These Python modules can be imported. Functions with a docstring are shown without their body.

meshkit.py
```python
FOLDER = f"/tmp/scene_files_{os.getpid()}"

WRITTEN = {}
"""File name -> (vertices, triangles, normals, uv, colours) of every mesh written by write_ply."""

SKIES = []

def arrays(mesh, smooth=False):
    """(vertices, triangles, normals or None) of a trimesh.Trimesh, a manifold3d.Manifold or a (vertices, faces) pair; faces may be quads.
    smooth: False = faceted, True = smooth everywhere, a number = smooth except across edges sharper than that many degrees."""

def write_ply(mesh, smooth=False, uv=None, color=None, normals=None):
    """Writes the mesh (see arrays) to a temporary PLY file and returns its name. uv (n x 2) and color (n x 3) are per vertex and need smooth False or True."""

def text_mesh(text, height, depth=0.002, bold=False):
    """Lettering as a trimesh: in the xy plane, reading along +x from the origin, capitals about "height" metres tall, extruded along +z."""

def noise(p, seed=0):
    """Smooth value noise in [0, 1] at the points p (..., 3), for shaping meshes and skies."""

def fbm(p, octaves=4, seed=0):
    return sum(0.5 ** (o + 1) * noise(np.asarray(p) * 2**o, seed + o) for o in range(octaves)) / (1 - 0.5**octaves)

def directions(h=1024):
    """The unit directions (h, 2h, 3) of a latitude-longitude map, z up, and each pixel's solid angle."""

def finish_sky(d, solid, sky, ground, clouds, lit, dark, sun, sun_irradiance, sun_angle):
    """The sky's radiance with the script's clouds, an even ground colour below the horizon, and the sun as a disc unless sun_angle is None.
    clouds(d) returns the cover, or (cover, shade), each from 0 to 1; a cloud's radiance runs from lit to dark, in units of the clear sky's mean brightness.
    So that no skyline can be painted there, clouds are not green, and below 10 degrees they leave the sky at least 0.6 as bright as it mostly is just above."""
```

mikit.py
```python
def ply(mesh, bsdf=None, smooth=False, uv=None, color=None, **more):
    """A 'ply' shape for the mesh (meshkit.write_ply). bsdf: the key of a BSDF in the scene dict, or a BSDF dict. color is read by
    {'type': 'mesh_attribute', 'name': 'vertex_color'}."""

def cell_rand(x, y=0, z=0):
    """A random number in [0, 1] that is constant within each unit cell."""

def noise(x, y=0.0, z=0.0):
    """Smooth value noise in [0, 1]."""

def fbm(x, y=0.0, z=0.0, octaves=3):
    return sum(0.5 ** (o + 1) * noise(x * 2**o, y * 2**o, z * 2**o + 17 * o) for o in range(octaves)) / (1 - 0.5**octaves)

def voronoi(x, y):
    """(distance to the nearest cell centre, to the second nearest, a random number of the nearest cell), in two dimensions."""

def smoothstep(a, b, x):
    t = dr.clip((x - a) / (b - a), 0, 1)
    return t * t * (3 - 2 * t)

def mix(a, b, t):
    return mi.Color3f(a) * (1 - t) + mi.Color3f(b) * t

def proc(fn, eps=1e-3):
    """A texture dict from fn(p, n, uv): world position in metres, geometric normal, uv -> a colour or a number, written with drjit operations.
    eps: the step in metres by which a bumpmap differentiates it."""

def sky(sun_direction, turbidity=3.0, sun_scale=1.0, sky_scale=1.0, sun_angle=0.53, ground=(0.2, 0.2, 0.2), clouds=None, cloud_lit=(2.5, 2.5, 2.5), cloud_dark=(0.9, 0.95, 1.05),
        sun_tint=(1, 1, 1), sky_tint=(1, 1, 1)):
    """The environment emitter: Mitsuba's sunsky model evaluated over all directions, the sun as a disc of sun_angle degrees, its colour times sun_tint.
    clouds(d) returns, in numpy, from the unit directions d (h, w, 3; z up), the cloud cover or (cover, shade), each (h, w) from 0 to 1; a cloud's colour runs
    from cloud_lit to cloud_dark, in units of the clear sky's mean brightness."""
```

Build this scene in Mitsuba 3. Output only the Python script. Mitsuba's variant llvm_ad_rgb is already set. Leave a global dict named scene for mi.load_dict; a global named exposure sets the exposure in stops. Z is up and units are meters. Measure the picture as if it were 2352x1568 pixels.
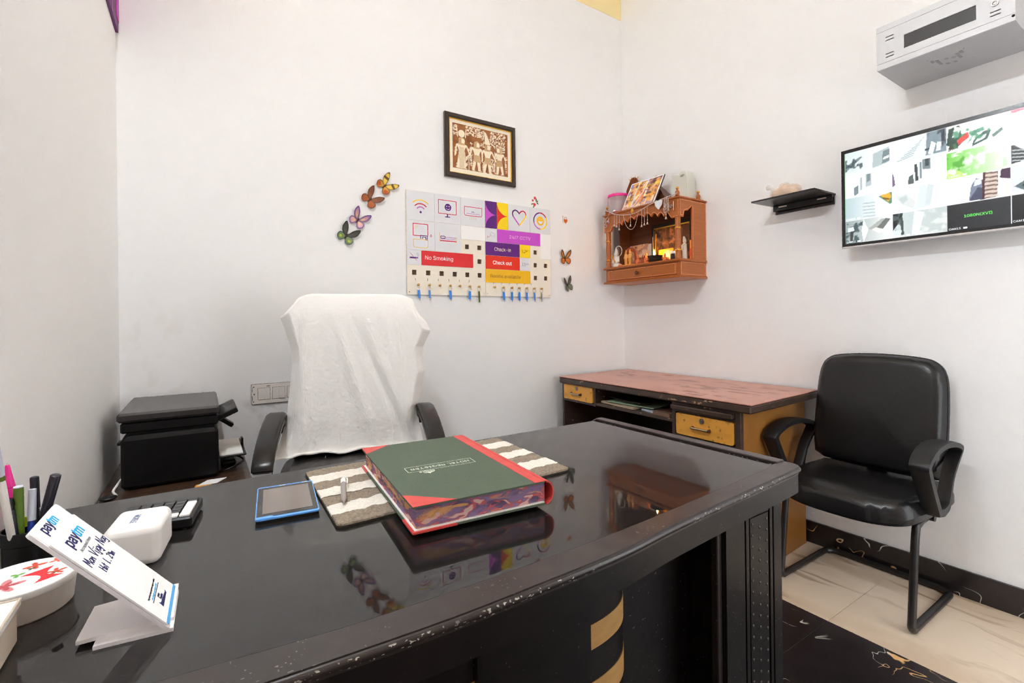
import math, random
import numpy as np, trimesh, shapely
import shapely.geometry as sg
from shapely import affinity
import manifold3d as m3
import drjit as dr
import mitsuba as mi
import mikit, meshkit
from mikit import proc, ply, noise, fbm, voronoi, smoothstep, mix

T = mi.ScalarTransform4f
rng = np.random.default_rng(7)
scene, labels = {}, {}

# ------------------------------------------------------------------ camera, light, exposure
CAM = np.array([-2.466, -2.359, 1.09])
YAW, ROLL, FPX = math.radians(33.0), math.radians(0.70), 1095.0
_f = np.array([math.sin(YAW), math.cos(YAW), 0.0])
_r = np.cross(_f, [0, 0, 1.0])
_d = np.array([0, 0, -1.0])
_c, _s = math.cos(ROLL), math.sin(ROLL)
_right, _down = _c * _r + _s * _d, -_s * _r + _c * _d
_m = np.eye(4)
_m[:3, 0], _m[:3, 1], _m[:3, 2], _m[:3, 3] = -_right, -_down, _f, CAM
scene['camera'] = {'type': 'perspective', 'fov': math.degrees(2 * math.atan(1176 / FPX)), 'fov_axis': 'x', 'near_clip': 0.02, 'far_clip': 50.0,
                   'principal_point_offset_y': (784 - 735.5) / 1568.0, 'to_world': T(_m.tolist())}
exposure = 1.64
TUBE_RADIANCE = [115.0, 123.0, 131.0]      # the tube light on the left wall
UNSEEN_WARM_RADIANCE = [4.0, 2.4, 1.1]      # unseen warm lamp, placed to tint the upper left of the back wall
FILL_PANEL_RADIANCE = [1.06, 1.11, 1.16]         # added glowing fill panel behind the viewer
TV_GAIN = 0.325

# ------------------------------------------------------------------ helpers
def lin(r, g, b):
    x = np.array([r, g, b], float) / 255
    return np.where(x <= 0.04045, x / 12.92, ((x + 0.055) / 1.055) ** 2.4)

def C(r, g, b):
    return {'type': 'rgb', 'value': lin(r, g, b).tolist()}

def pbr(key, col, rough=0.5, spec=0.5, **kw):
    d = {'type': 'principled', 'base_color': col if isinstance(col, dict) else C(*col), 'roughness': rough, 'specular': spec}
    bump = kw.pop('bump', None)
    d.update(kw)
    if bump is not None:
        fn, scale = bump
        d = {'type': 'bumpmap', 'nested_texture': proc(fn), 'scale': scale, 'bsdf': d}
    scene[key] = {'type': 'twosided', 'bsdf': d}
    return key

def metal(key, col, rough=0.3):
    scene[key] = {'type': 'twosided', 'bsdf': {'type': 'principled', 'base_color': C(*col), 'metallic': 1.0, 'roughness': rough}}
    return key

def numbered(name):
    if name not in labels and name not in scene and not any(k.startswith(name + '__') for k in scene):
        return name
    i = 1
    while True:
        k = f'{name}_{i:03d}'
        if k not in labels and k not in scene and not any(q.startswith(k + '__') for q in scene):
            return k
        i += 1

def thing(name, label, category, group=None):
    k = numbered(name)
    labels[k] = {'label': label, 'category': category}
    if group:
        labels[k]['group'] = group
    return k

def part(parent, name, mesh, mat, smooth=False, label=None, kind=None, **kw):
    k = numbered(f'{parent}__{name}')
    scene[k] = ply(mesh, mat, smooth=smooth, **kw)
    if label or kind:
        labels[k] = {}
        if label: labels[k]['label'] = label
        if kind: labels[k]['kind'] = kind
    return k

def single(name, mesh, mat, label, category, smooth=False, group=None, **kw):
    k = thing(name, label, category, group)
    scene[k] = ply(mesh, mat, smooth=smooth, **kw)
    return k

def struct(name, mesh, mat, label, smooth=False, category=None, parent=None, **kw):
    scene[name] = ply(mesh, mat, smooth=smooth, **kw)
    labels[name] = {'kind': 'structure', 'label': label, 'category': category or name.split('_')[0]}
    return name

cat = lambda *ms: trimesh.util.concatenate([m for m in ms])

def box(x0, x1, y0, y1, z0, z1, b=0.0):
    x0, x1 = min(x0, x1), max(x0, x1); y0, y1 = min(y0, y1), max(y0, y1); z0, z1 = min(z0, z1), max(z0, z1)
    if b <= 0:
        m = trimesh.creation.box((x1 - x0, y1 - y0, z1 - z0))
        m.apply_translation(((x0 + x1) / 2, (y0 + y1) / 2, (z0 + z1) / 2))
        return m
    b = min(b, 0.45 * min(x1 - x0, y1 - y0, z1 - z0))
    P = []
    for x, sx in ((x0, 1), (x1, -1)):
        for y, sy in ((y0, 1), (y1, -1)):
            for z, sz in ((z0, 1), (z1, -1)):
                P += [(x + sx * b, y + sy * b, z), (x + sx * b, y, z + sz * b), (x, y + sy * b, z + sz * b)]
    return trimesh.convex.convex_hull(np.array(P))

def rbox(x0, x1, y0, y1, z0, z1, r, seg=5):
    """box with round corners"""
    s = trimesh.creation.icosphere(subdivisions=2 if seg < 6 else 3, radius=r)
    P = [s.vertices + np.array([x, y, z]) for x in (x0 + r, x1 - r) for y in (y0 + r, y1 - r) for z in (z0 + r, z1 - r)]
    return trimesh.convex.convex_hull(np.vstack(P))

def hull(*ms):
    return trimesh.convex.convex_hull(np.vstack([m.vertices if hasattr(m, 'vertices') else np.asarray(m, float) for m in ms]))

def sphere(c, r, sub=2, scale=(1, 1, 1)):
    m = trimesh.creation.icosphere(subdivisions=sub, radius=r)
    m.vertices = m.vertices * np.array(scale) + np.array(c)
    return m

def cyl(p0, p1, r, n=20, r1=None):
    p0, p1 = np.array(p0, float), np.array(p1, float)
    z = (p1 - p0) / np.linalg.norm(p1 - p0)
    a = np.cross(z, [0, 0, 1] if abs(z[2]) < 0.9 else [1, 0, 0]); a /= np.linalg.norm(a)
    b = np.cross(z, a)
    t = np.arange(n) * 2 * np.pi / n
    ring = np.cos(t)[:, None] * a + np.sin(t)[:, None] * b
    r1 = r if r1 is None else r1
    V = np.vstack([p0 + ring * r, p1 + ring * r1, [p0], [p1]])
    i = np.arange(n); j = (i + 1) % n
    F = np.vstack([np.stack([i, j, j + n], 1), np.stack([i, j + n, i + n], 1), np.stack([j, i, i * 0 + 2 * n], 1), np.stack([i + n, j + n, i * 0 + 2 * n + 1], 1)])
    return trimesh.Trimesh(V, F, process=False)

def spline(P, n=12):
    """Catmull-Rom through the points"""
    P = np.array(P, float)
    Q = np.vstack([2 * P[0] - P[1], P, 2 * P[-1] - P[-2]])
    out = []
    for i in range(1, len(Q) - 2):
        t = np.linspace(0, 1, n, endpoint=False)[:, None]
        a, b, c, d = Q[i - 1], Q[i], Q[i + 1], Q[i + 2]
        out.append(0.5 * (2 * b + (c - a) * t + (2 * a - 5 * b + 4 * c - d) * t ** 2 + (3 * b - a - 3 * c + d) * t ** 3))
    return np.vstack(out + [P[-1:]])

def sweep(P, prof, closed=False, up=None, caps=True):
    """sweep of a closed 2D profile (n x 2, or one per point) along the polyline P"""
    P = np.array(P, float); k = len(P)
    t = np.gradient(P, axis=0) if not closed else np.roll(P, -1, 0) - np.roll(P, 1, 0)
    t /= np.linalg.norm(t, axis=1, keepdims=True) + 1e-12
    if up is None:
        a = np.cross(t[0], [0, 0, 1] if abs(t[0][2]) < 0.9 else [1, 0, 0]); a /= np.linalg.norm(a)
        A = [a]
        for i in range(1, k):
            v = A[-1] - t[i] * (A[-1] @ t[i]); A.append(v / np.linalg.norm(v))
        A = np.array(A)
    else:
        A = np.cross(np.broadcast_to(up, t.shape), t); A /= np.linalg.norm(A, axis=1, keepdims=True) + 1e-12
    B = np.cross(t, A)
    prof = np.array(prof, float)
    if prof.ndim == 2: prof = np.broadcast_to(prof, (k,) + prof.shape)
    n = prof.shape[1]
    V = (P[:, None] + prof[:, :, :1] * A[:, None] + prof[:, :, 1:] * B[:, None]).reshape(-1, 3)
    F = []
    for i in range(k if closed else k - 1):
        i2 = (i + 1) % k
        a = np.arange(n); b = (a + 1) % n
        F += [np.stack([i * n + a, i * n + b, i2 * n + b], 1), np.stack([i * n + a, i2 * n + b, i2 * n + a], 1)]
    if caps and not closed:
        V = np.vstack([V, P[:1], P[-1:]])
        a = np.arange(n); b = (a + 1) % n
        F += [np.stack([b, a, a * 0 + k * n], 1), np.stack([(k - 1) * n + a, (k - 1) * n + b, a * 0 + k * n + 1], 1)]
    return trimesh.Trimesh(V, np.vstack(F), process=False)

def circ(r, n=10, ry=None):
    t = np.arange(n) * 2 * np.pi / n
    return np.stack([r * np.cos(t), (ry or r) * np.sin(t)], 1)

def tube(P, r, n=10, closed=False, up=None):
    P = np.array(P, float)
    if np.ndim(r):
        return sweep(P, np.array([circ(q, n) for q in r]), closed, up)
    return sweep(P, circ(r, n), closed, up)

def lathe(prof, c=(0, 0, 0), n=28):
    """profile [(r, z), ...] turned about the vertical through c"""
    prof = np.array(prof, float); k = len(prof)
    t = np.arange(n) * 2 * np.pi / n
    V = np.stack([prof[:, 0, None] * np.cos(t), prof[:, 0, None] * np.sin(t), np.repeat(prof[:, 1, None], n, 1)], -1).reshape(-1, 3)
    F = []
    a = np.arange(n); b = (a + 1) % n
    for i in range(k - 1):
        F += [np.stack([i * n + a, i * n + b, (i + 1) * n + b], 1), np.stack([i * n + a, (i + 1) * n + b, (i + 1) * n + a], 1)]
    m = trimesh.Trimesh(V + np.array(c, float), np.vstack(F), process=False)
    return m

def prism(poly, d):
    """shapely polygon(s) extruded along +z by d"""
    poly = poly.buffer(0) if not poly.is_valid else poly
    gs = [g for g in getattr(poly, 'geoms', [poly]) if g.geom_type == 'Polygon' and g.area > 1e-12]
    return cat(*[trimesh.creation.extrude_polygon(g, d, engine='earcut') for g in gs])

def put(m, O, U=(1, 0, 0), V=(0, 1, 0), W=(0, 0, 1)):
    m = m.copy()
    if np.dot(np.cross(U, V), W) < 0: m.faces = m.faces[:, ::-1]
    m.vertices = np.asarray(O, float) + m.vertices[:, :1] * np.array(U, float) + m.vertices[:, 1:2] * np.array(V, float) + m.vertices[:, 2:3] * np.array(W, float)
    return m

BACK = dict(U=(1, 0, 0), V=(0, 0, 1), W=(0, -1, 0))
RIGHT = dict(U=(0, -1, 0), V=(0, 0, 1), W=(-1, 0, 0))
LEFT = dict(U=(0, 1, 0), V=(0, 0, 1), W=(1, 0, 0))
onback = lambda m, x, z, out=0.0: put(m, (x, -out, z), **BACK)
onright = lambda m, y, z, out=0.0: put(m, (-out, y, z), **RIGHT)

def rotz(m, deg, c=(0, 0, 0)):
    m = m.copy(); m.apply_transform(trimesh.transformations.rotation_matrix(math.radians(deg), [0, 0, 1], c)); return m

def rot(m, deg, axis, c=(0, 0, 0)):
    m = m.copy(); m.apply_transform(trimesh.transformations.rotation_matrix(math.radians(deg), axis, c)); return m

def text(s, h, d=0.0006, bold=False, cx=None, cy=None, width=None):
    m = meshkit.text_mesh(s, h, d, bold)
    b = m.bounds
    if width: m.vertices[:, 0] *= width / (b[1][0] - b[0][0])
    b = m.bounds
    if cx is not None: m.vertices[:, 0] += cx - (b[0][0] + b[1][0]) / 2
    if cy is not None: m.vertices[:, 1] += cy - (b[0][1] + b[1][1]) / 2
    return m

def rrect(x0, x1, y0, y1, r=0.002):
    return sg.box(x0 + r, y0 + r, x1 - r, y1 - r).buffer(r, quad_segs=4)

def line(P, w, closed=False):
    return (sg.LinearRing(P) if closed else sg.LineString(P)).buffer(w / 2, quad_segs=3)

def arcpts(cx, cy, r, a0, a1, n=14):
    t = np.radians(np.linspace(a0, a1, n))
    return np.stack([cx + r * np.cos(t), cy + r * np.sin(t)], 1)

def blobs(balls, vox=0.004, smooth=6):
    """union of spheres (x, y, z, r) as one smooth mesh; consecutive entries in a tuple list of lists are hulled"""
    out = None
    for b in balls:
        if isinstance(b, list):
            m = m3.Manifold.batch_hull([m3.Manifold.sphere(q[3], 14).translate(q[:3]) for q in b])
        else:
            m = m3.Manifold.sphere(b[3], 16).translate(b[:3])
        out = m if out is None else out + m
    out = out.refine_to_length(vox)
    g = out.to_mesh()
    t = trimesh.Trimesh(g.vert_properties[:, :3].astype(float), g.tri_verts, process=True)
    trimesh.smoothing.filter_taubin(t, iterations=smooth)
    return t

class Paint:
    """colours of a flat print, worked out at the vertices of a fine grid (sRGB 0-255 inside)"""
    def __init__(self, w, h, nx, ny, col=(255, 255, 255)):
        self.w, self.h, self.nx, self.ny = w, h, nx, ny
        x, y = np.meshgrid(np.linspace(0, w, nx), np.linspace(0, h, ny))
        self.x, self.y = x.ravel(), y.ravel()
        self.c = np.tile(np.array(col, float), (nx * ny, 1))
    def mask(self, poly):
        return shapely.contains_xy(poly, self.x, self.y)
    def poly(self, poly, col, a=1.0):
        if not hasattr(poly, 'geom_type'): poly = sg.Polygon(poly)
        m = self.mask(poly)
        self.c[m] = self.c[m] * (1 - a) + np.array(col, float) * a
    def rect(self, x0, x1, y0, y1, col, a=1.0):
        m = (self.x >= x0) & (self.x <= x1) & (self.y >= y0) & (self.y <= y1)
        self.c[m] = self.c[m] * (1 - a) + np.array(col, float) * a
    def blend(self, wgt, col):
        wgt = np.clip(wgt, 0, 1)[:, None]
        self.c = self.c * (1 - wgt) + np.array(col, float) * wgt
    def n(self, f, seed=0, octaves=3):
        return meshkit.fbm(np.stack([self.x * f, self.y * f, self.x * 0], -1), octaves, seed)
    def mesh(self):
        V = np.stack([self.x, self.y, self.x * 0], 1)
        i, j = np.meshgrid(np.arange(self.nx - 1), np.arange(self.ny - 1))
        a = (j * self.nx + i).ravel(); b = a + 1; c = b + self.nx; d = a + self.nx
        return trimesh.Trimesh(V, np.vstack([np.stack([a, b, c], 1), np.stack([a, c, d], 1)]), process=False)
    def lin(self):
        return vcolors(self.c)

def vcolors(rows):
    rows = np.clip(np.asarray(rows, float), 0, 255) / 255
    return np.where(rows <= 0.04045, rows / 12.92, ((rows + 0.055) / 1.055) ** 2.4)

# ------------------------------------------------------------------ materials
def wall_fn(p, n, uv):
    a = fbm(p[0] * 3.1, p[1] * 3.1, p[2] * 3.1, 4)
    b = noise(p[0] * 40, p[1] * 40, p[2] * 40)
    return mi.Color3f(0.829, 0.826, 0.823) * (0.985 + 0.02 * a + 0.008 * b)
def back_wall_fn(p, n, uv):
    base = wall_fn(p, n, uv)
    # rubbed grey scuffs where the chair arm and the socket strip have marked the paint
    s1 = smoothstep(0.52, 0.74, fbm(p[0] * 16 + p[2] * 9, p[2] * 12, 3.0, 4))
    r1 = 1 - smoothstep(0.05, 0.17, dr.sqrt(dr.square((p[0] + 2.25) * 1.0) + dr.square((p[2] - 0.66) * 1.1)))
    s2 = smoothstep(0.50, 0.72, fbm(p[0] * 22, p[2] * 14, 9.0, 4))
    r2 = 1 - smoothstep(0.10, 0.30, dr.sqrt(dr.square((p[0] + 2.62) * 1.6) + dr.square((p[2] - 0.92) * 0.9)))
    c = mix(base, mi.Color3f(0.42, 0.39, 0.37), 0.6 * s1 * r1)
    return mix(c, mi.Color3f(0.70, 0.63, 0.58), 0.28 * s2 * r2)
pbr('paint_white', proc(wall_fn), 0.55, 0.3)
pbr('paint_back', proc(back_wall_fn), 0.55, 0.3)
pbr('paint_tan', (222, 206, 192), 0.6, 0.3)
pbr('paint_cream', (240, 222, 168), 0.6, 0.3)
pbr('paint_ceiling', (240, 234, 222), 0.7, 0.3)
pbr('vcol', {'type': 'mesh_attribute', 'name': 'vertex_color'}, 0.5, 0.4)
pbr('vcol_gloss', {'type': 'mesh_attribute', 'name': 'vertex_color'}, 0.12, 0.5)

def marble_fn(p, n, uv):
    w = fbm(p[0] * 5, p[1] * 2.2, 0, 4)
    s = fbm(p[0] * 26 + w * 7, p[1] * 3.5 + w * 2, 1.3, 4)
    v = smoothstep(0.54, 0.72, s)
    c = mix(mi.Color3f(0.64, 0.52, 0.40), mi.Color3f(0.55, 0.425, 0.31), smoothstep(0.35, 0.7, w))
    return mix(c, mi.Color3f(0.33, 0.23, 0.15), 0.8 * v)
pbr('marble_beige', proc(marble_fn), 0.22, 0.5)
def black_marble_fn(p, n, uv):
    q = p[2] * 1.0
    x = p[0] + 0.05 * fbm(p[0] * 9, p[1] * 9, q * 9, 3); y = p[1] + 0.09 * fbm(p[1] * 7 + 5, p[0] * 8, q * 7, 3)
    w1 = dr.abs(fbm(x * 7.0, y * 7.0, q * 7 + 2, 4) - 0.5)
    w2 = dr.abs(fbm(x * 13.0 + 4, y * 10.0, q * 9 + 7, 3) - 0.5)
    m = smoothstep(0.50, 0.62, noise(p[0] * 7 + 1, p[1] * 7 + 3, q * 7))
    v = (1 - smoothstep(0.004, 0.013, w1)) * m
    v2 = (1 - smoothstep(0.002, 0.009, w2)) * smoothstep(0.55, 0.68, noise(p[0] * 9 + 11, p[1] * 9, q * 9 + 2))
    tint = mix(mi.Color3f(0.75, 0.72, 0.66), mi.Color3f(0.72, 0.42, 0.18), smoothstep(0.45, 0.6, noise(p[0] * 6, p[1] * 6, q * 6 + 9)))
    c = mix(mi.Color3f(0.0075, 0.006, 0.007), mi.Color3f(0.022, 0.016, 0.018), fbm(x * 6, y * 6, q * 6, 3))
    return mix(c, tint, dr.clip(v + 0.8 * v2, 0, 1) * 0.9)
pbr('marble_black', proc(black_marble_fn), 0.22, 0.5)
pbr('grout', (150, 135, 115), 0.8, 0.3)

# ------------------------------------------------------------------ the setting
XL, YF, ZC_ = -2.735, -2.95, 3.45
struct('wall_back', box(XL - 0.1, 0.1, 0, 0.1, 0, ZC_), 'paint_back', 'white painted back wall behind the office chair and the key board')
struct('wall_right', box(0, 0.1, YF, 0, 0, ZC_), 'paint_white', 'white painted right wall with the television and the shrine')
struct('wall_left', box(XL - 0.1, XL, YF, 0, 0, ZC_), 'paint_white', 'white painted left wall beside the printer')
struct('wall_front', box(XL - 0.1, 0.1, YF - 0.1, YF, 0, ZC_), 'paint_tan', 'unseen tan wall behind the viewer, warming the bounced light')  # out of view; placed and tinted to shape the bounced light
struct('ceiling', box(XL - 0.1, 0.1, YF - 0.1, 0.1, ZC_, ZC_ + 0.1), 'paint_ceiling', 'off-white ceiling above the office')
struct('trim_1', box(XL, -0.004, -0.004, 0, 3.165, ZC_), 'paint_cream', 'cream yellow painted band at the top of the back wall', category='trim')
struct('floor', box(XL - 0.1, 0.1, YF - 0.1, 0.1, -0.1, -0.008), 'grout', 'tiled floor of black marble with a beige marble strip along the right wall')
ys = [0.0, -0.332, -0.934, -1.536, -2.138, -2.74, YF]
for k in range(6):
    y1, y0 = ys[k], ys[k + 1]
    scene[numbered('floor__tile')] = ply(box(-0.5965, -0.001, y0 + 0.0008, y1 - 0.0008, -0.008, 0, 0.0005), 'marble_beige')
    for x1, x0 in ((-0.5985, -1.199), (-1.2005, -1.801), (-1.8025, -2.403), (-2.4045, XL)):
        scene[numbered('floor__tile')] = ply(box(x0, x1, y0 + 0.0008, y1 - 0.0008, -0.008, 0, 0.0005), 'marble_black')
struct('baseboard_right', box(-0.012, 0, YF, 0, 0, 0.103, 0.001), 'marble_black', 'black veined marble skirting along the right wall')
struct('baseboard_back', box(XL, -0.012, -0.012, 0, 0, 0.103, 0.001), 'marble_black', 'black veined marble skirting along the back wall')
struct('baseboard_left', box(XL, XL + 0.012, YF, -0.012, 0, 0.103, 0.001), 'marble_black', 'black veined marble skirting along the left wall')

# ------------------------------------------------------------------ lamps (above the frame, on the left wall)
pbr('lamp_white', (235, 235, 232), 0.4, 0.5)
TZ = 2.73
def tube_light(label, x0, sx, ya, yb, z, rad):
    k = thing('tube_light', label, 'lamp')
    part(k, 'batten', box(x0, x0 + sx * 0.03, ya - 0.05, yb + 0.05, z - 0.025, z + 0.025, 0.004), 'lamp_white')
    for y in (ya - 0.02, yb + 0.02):
        part(k, 'end_cap', box(x0 + sx * 0.03, x0 + sx * 0.075, y - 0.015, y + 0.015, z - 0.02, z + 0.02, 0.004), 'lamp_white')
    scene[k + '__tube'] = {**ply(cyl((x0 + sx * 0.055, ya, z), (x0 + sx * 0.055, yb, z), 0.016, 24), 'lamp_white', smooth=50), 'emitter': {'type': 'area', 'radiance': {'type': 'rgb', 'value': rad}}}
tube_light('short white batten tube light mounted high on the left wall', XL, 1, -2.00, -1.40, TZ, TUBE_RADIANCE)
k = thing('unseen_warm_lamp', 'unseen warm globe lamp out of view, placed to tint the upper left of the back wall', 'lamp')
part(k, 'holder', cyl((XL, -0.45, 3.05), (XL + 0.05, -0.45, 3.05), 0.03), 'lamp_white', smooth=40)
scene[k + '__globe'] = {**ply(sphere((XL + 0.09, -0.45, 3.05), 0.045), 'lamp_white', smooth=True), 'emitter': {'type': 'area', 'radiance': {'type': 'rgb', 'value': UNSEEN_WARM_RADIANCE}}}

# added glowing panel behind the viewer, fill light for the lower right wall
WX0, WX1, WZ0, WZ1 = -1.10, -0.12, 0.15, 1.75
scene['window_1__frame'] = ply(cat(box(WX0 - 0.05, WX1 + 0.05, YF, YF + 0.05, WZ0 - 0.05, WZ0), box(WX0 - 0.05, WX1 + 0.05, YF, YF + 0.05, WZ1, WZ1 + 0.05), box(WX0 - 0.05, WX0, YF, YF + 0.05, WZ0, WZ1), box(WX1, WX1 + 0.05, YF, YF + 0.05, WZ0, WZ1), box((WX0 + WX1) / 2 - 0.02, (WX0 + WX1) / 2 + 0.02, YF, YF + 0.05, WZ0, WZ1)), 'lamp_white')
for x0, x1 in ((WX0, (WX0 + WX1) / 2 - 0.02), ((WX0 + WX1) / 2 + 0.02, WX1)):
    scene[numbered('window_1__glow_pane')] = {**ply(box(x0, x1, YF, YF + 0.02, WZ0, WZ1), 'lamp_white'), 'emitter': {'type': 'area', 'radiance': {'type': 'rgb', 'value': FILL_PANEL_RADIANCE}}}
labels['window_1'] = {'kind': 'structure', 'label': 'added glowing panel in a frame behind the viewer, gives fill light', 'category': 'window'}
# ------------------------------------------------------------------ the black main desk
ZT = 0.709
def chips(p, n, uv):
    a = fbm(p[0] * 210, p[1] * 210, p[2] * 240, 3)
    edge = smoothstep(0.691, 0.694, p[2]) * (1 - smoothstep(0.7035, 0.7055, p[2]))
    m = 0.85 * smoothstep(0.64, 0.68, a) * edge * smoothstep(0.46, 0.62, fbm(p[0] * 5, p[1] * 5, 1.0, 3))
    b = smoothstep(0.90, 0.94, noise(p[0] * 230, p[1] * 230, p[2] * 230)) * smoothstep(0.6, 0.8, noise(p[0] * 9, p[1] * 9, 4.0)) * 0.16
    g = fbm(p[0] * 30, p[1] * 30, p[2] * 30, 2)
    base = mix(mi.Color3f(0.013, 0.009, 0.009), mi.Color3f(0.026, 0.019, 0.018), g)
    return mix(base, mi.Color3f(0.55, 0.52, 0.48), dr.clip(m + b, 0, 1))
pbr('desk_wood', proc(chips), 0.30, 0.55)
def desk_scuff(p, n, uv):
    g = fbm(p[0] * 24, p[1] * 24, p[2] * 18, 3)
    w = smoothstep(0.93, 0.96, noise(p[0] * 190, p[1] * 190, p[2] * 130)) * 0.12
    return mix(mix(mi.Color3f(0.0035, 0.0027, 0.003), mi.Color3f(0.009, 0.0065, 0.007), g), mi.Color3f(0.4, 0.37, 0.34), w)
pbr('desk_black', proc(desk_scuff), 0.34, 0.26)
def glass_fn(p, n, uv):
    return mi.Color3f(0.0085, 0.0075, 0.0072) + 0.004 * noise(p[0] * 12, p[1] * 12, 0)
scene['desk_glass'] = {'type': 'twosided', 'bsdf': {'type': 'plastic', 'diffuse_reflectance': proc(glass_fn), 'int_ior': 1.52}}
pbr('stud_grey', (56, 52, 50), 0.35, 0.4)
def gold_fn(p, n, uv):
    return mix(mi.Color3f(0.50, 0.29, 0.10), mi.Color3f(0.36, 0.20, 0.065), fbm(p[0] * 25, p[1] * 25, p[2] * 90, 3))
pbr('gold_laminate', proc(gold_fn), 0.4, 0.4)

desk = thing('main_desk', 'large black desk with a glossy black glass top and chipped bow front', 'desk')
front = spline([(-2.731, -1.745), (-2.60, -1.772), (-2.46, -1.788), (-2.346, -1.796), (-2.20, -1.803), (-2.053, -1.802), (-1.887, -1.797), (-1.729, -1.780), (-1.551, -1.766), (-1.344, -1.751), (-1.215, -1.741), (-1.186, -1.733), (-1.176, -1.716)], 5)
outline = sg.Polygon(list(map(tuple, front)) + [(-1.174, -1.0), (-1.186, -0.996), (-1.225, -1.000), (-1.226, -1.016), (-2.731, -1.018)])
inner = spline([(-2.731, -1.702), (-2.50, -1.724), (-2.397, -1.735), (-2.295, -1.744), (-2.129, -1.748), (-2.01, -1.747), (-1.877, -1.744), (-1.72, -1.735), (-1.548, -1.722), (-1.40, -1.709), (-1.29, -1.700), (-1.238, -1.692)], 5)
glass = sg.Polygon(list(map(tuple, inner)) + [(-1.2385, -1.019), (-2.731, -1.019)])
slot = sg.box(-1.2385, -1.688, -1.214, -1.012)
part(desk, 'glass_top', put(prism(glass.buffer(-0.0004), 0.008), (0, 0, ZT - 0.008)), 'desk_glass', label='glossy black glass panel')
rim = outline.difference(glass).difference(slot)
part(desk, 'rim', cat(put(prism(rim.intersection(outline.buffer(-0.003)), 0.0065), (0, 0, ZT - 0.0065)), put(prism(rim, 0.0095), (0, 0, ZT - 0.013)),
     put(prism(outline.buffer(-0.0025).difference(outline.buffer(-0.06)), 0.006), (0, 0, ZT - 0.019))), 'desk_wood', label='dark wooden border with chipped edges')
def nosing(P, r, ry):
    return tube(np.array([(x, y, ZT - 0.0085) for x, y in P]), r, 12)
part(desk, 'nosing', nosing(affinity.translate(sg.LineString(front), 0, 0.0045).coords, 0.0068, 0.008), 'desk_wood', smooth=40)
part(desk, 'top_board', put(prism(outline.buffer(-0.012), 0.012), (0, 0, ZT - 0.0205)), 'desk_black')
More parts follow.
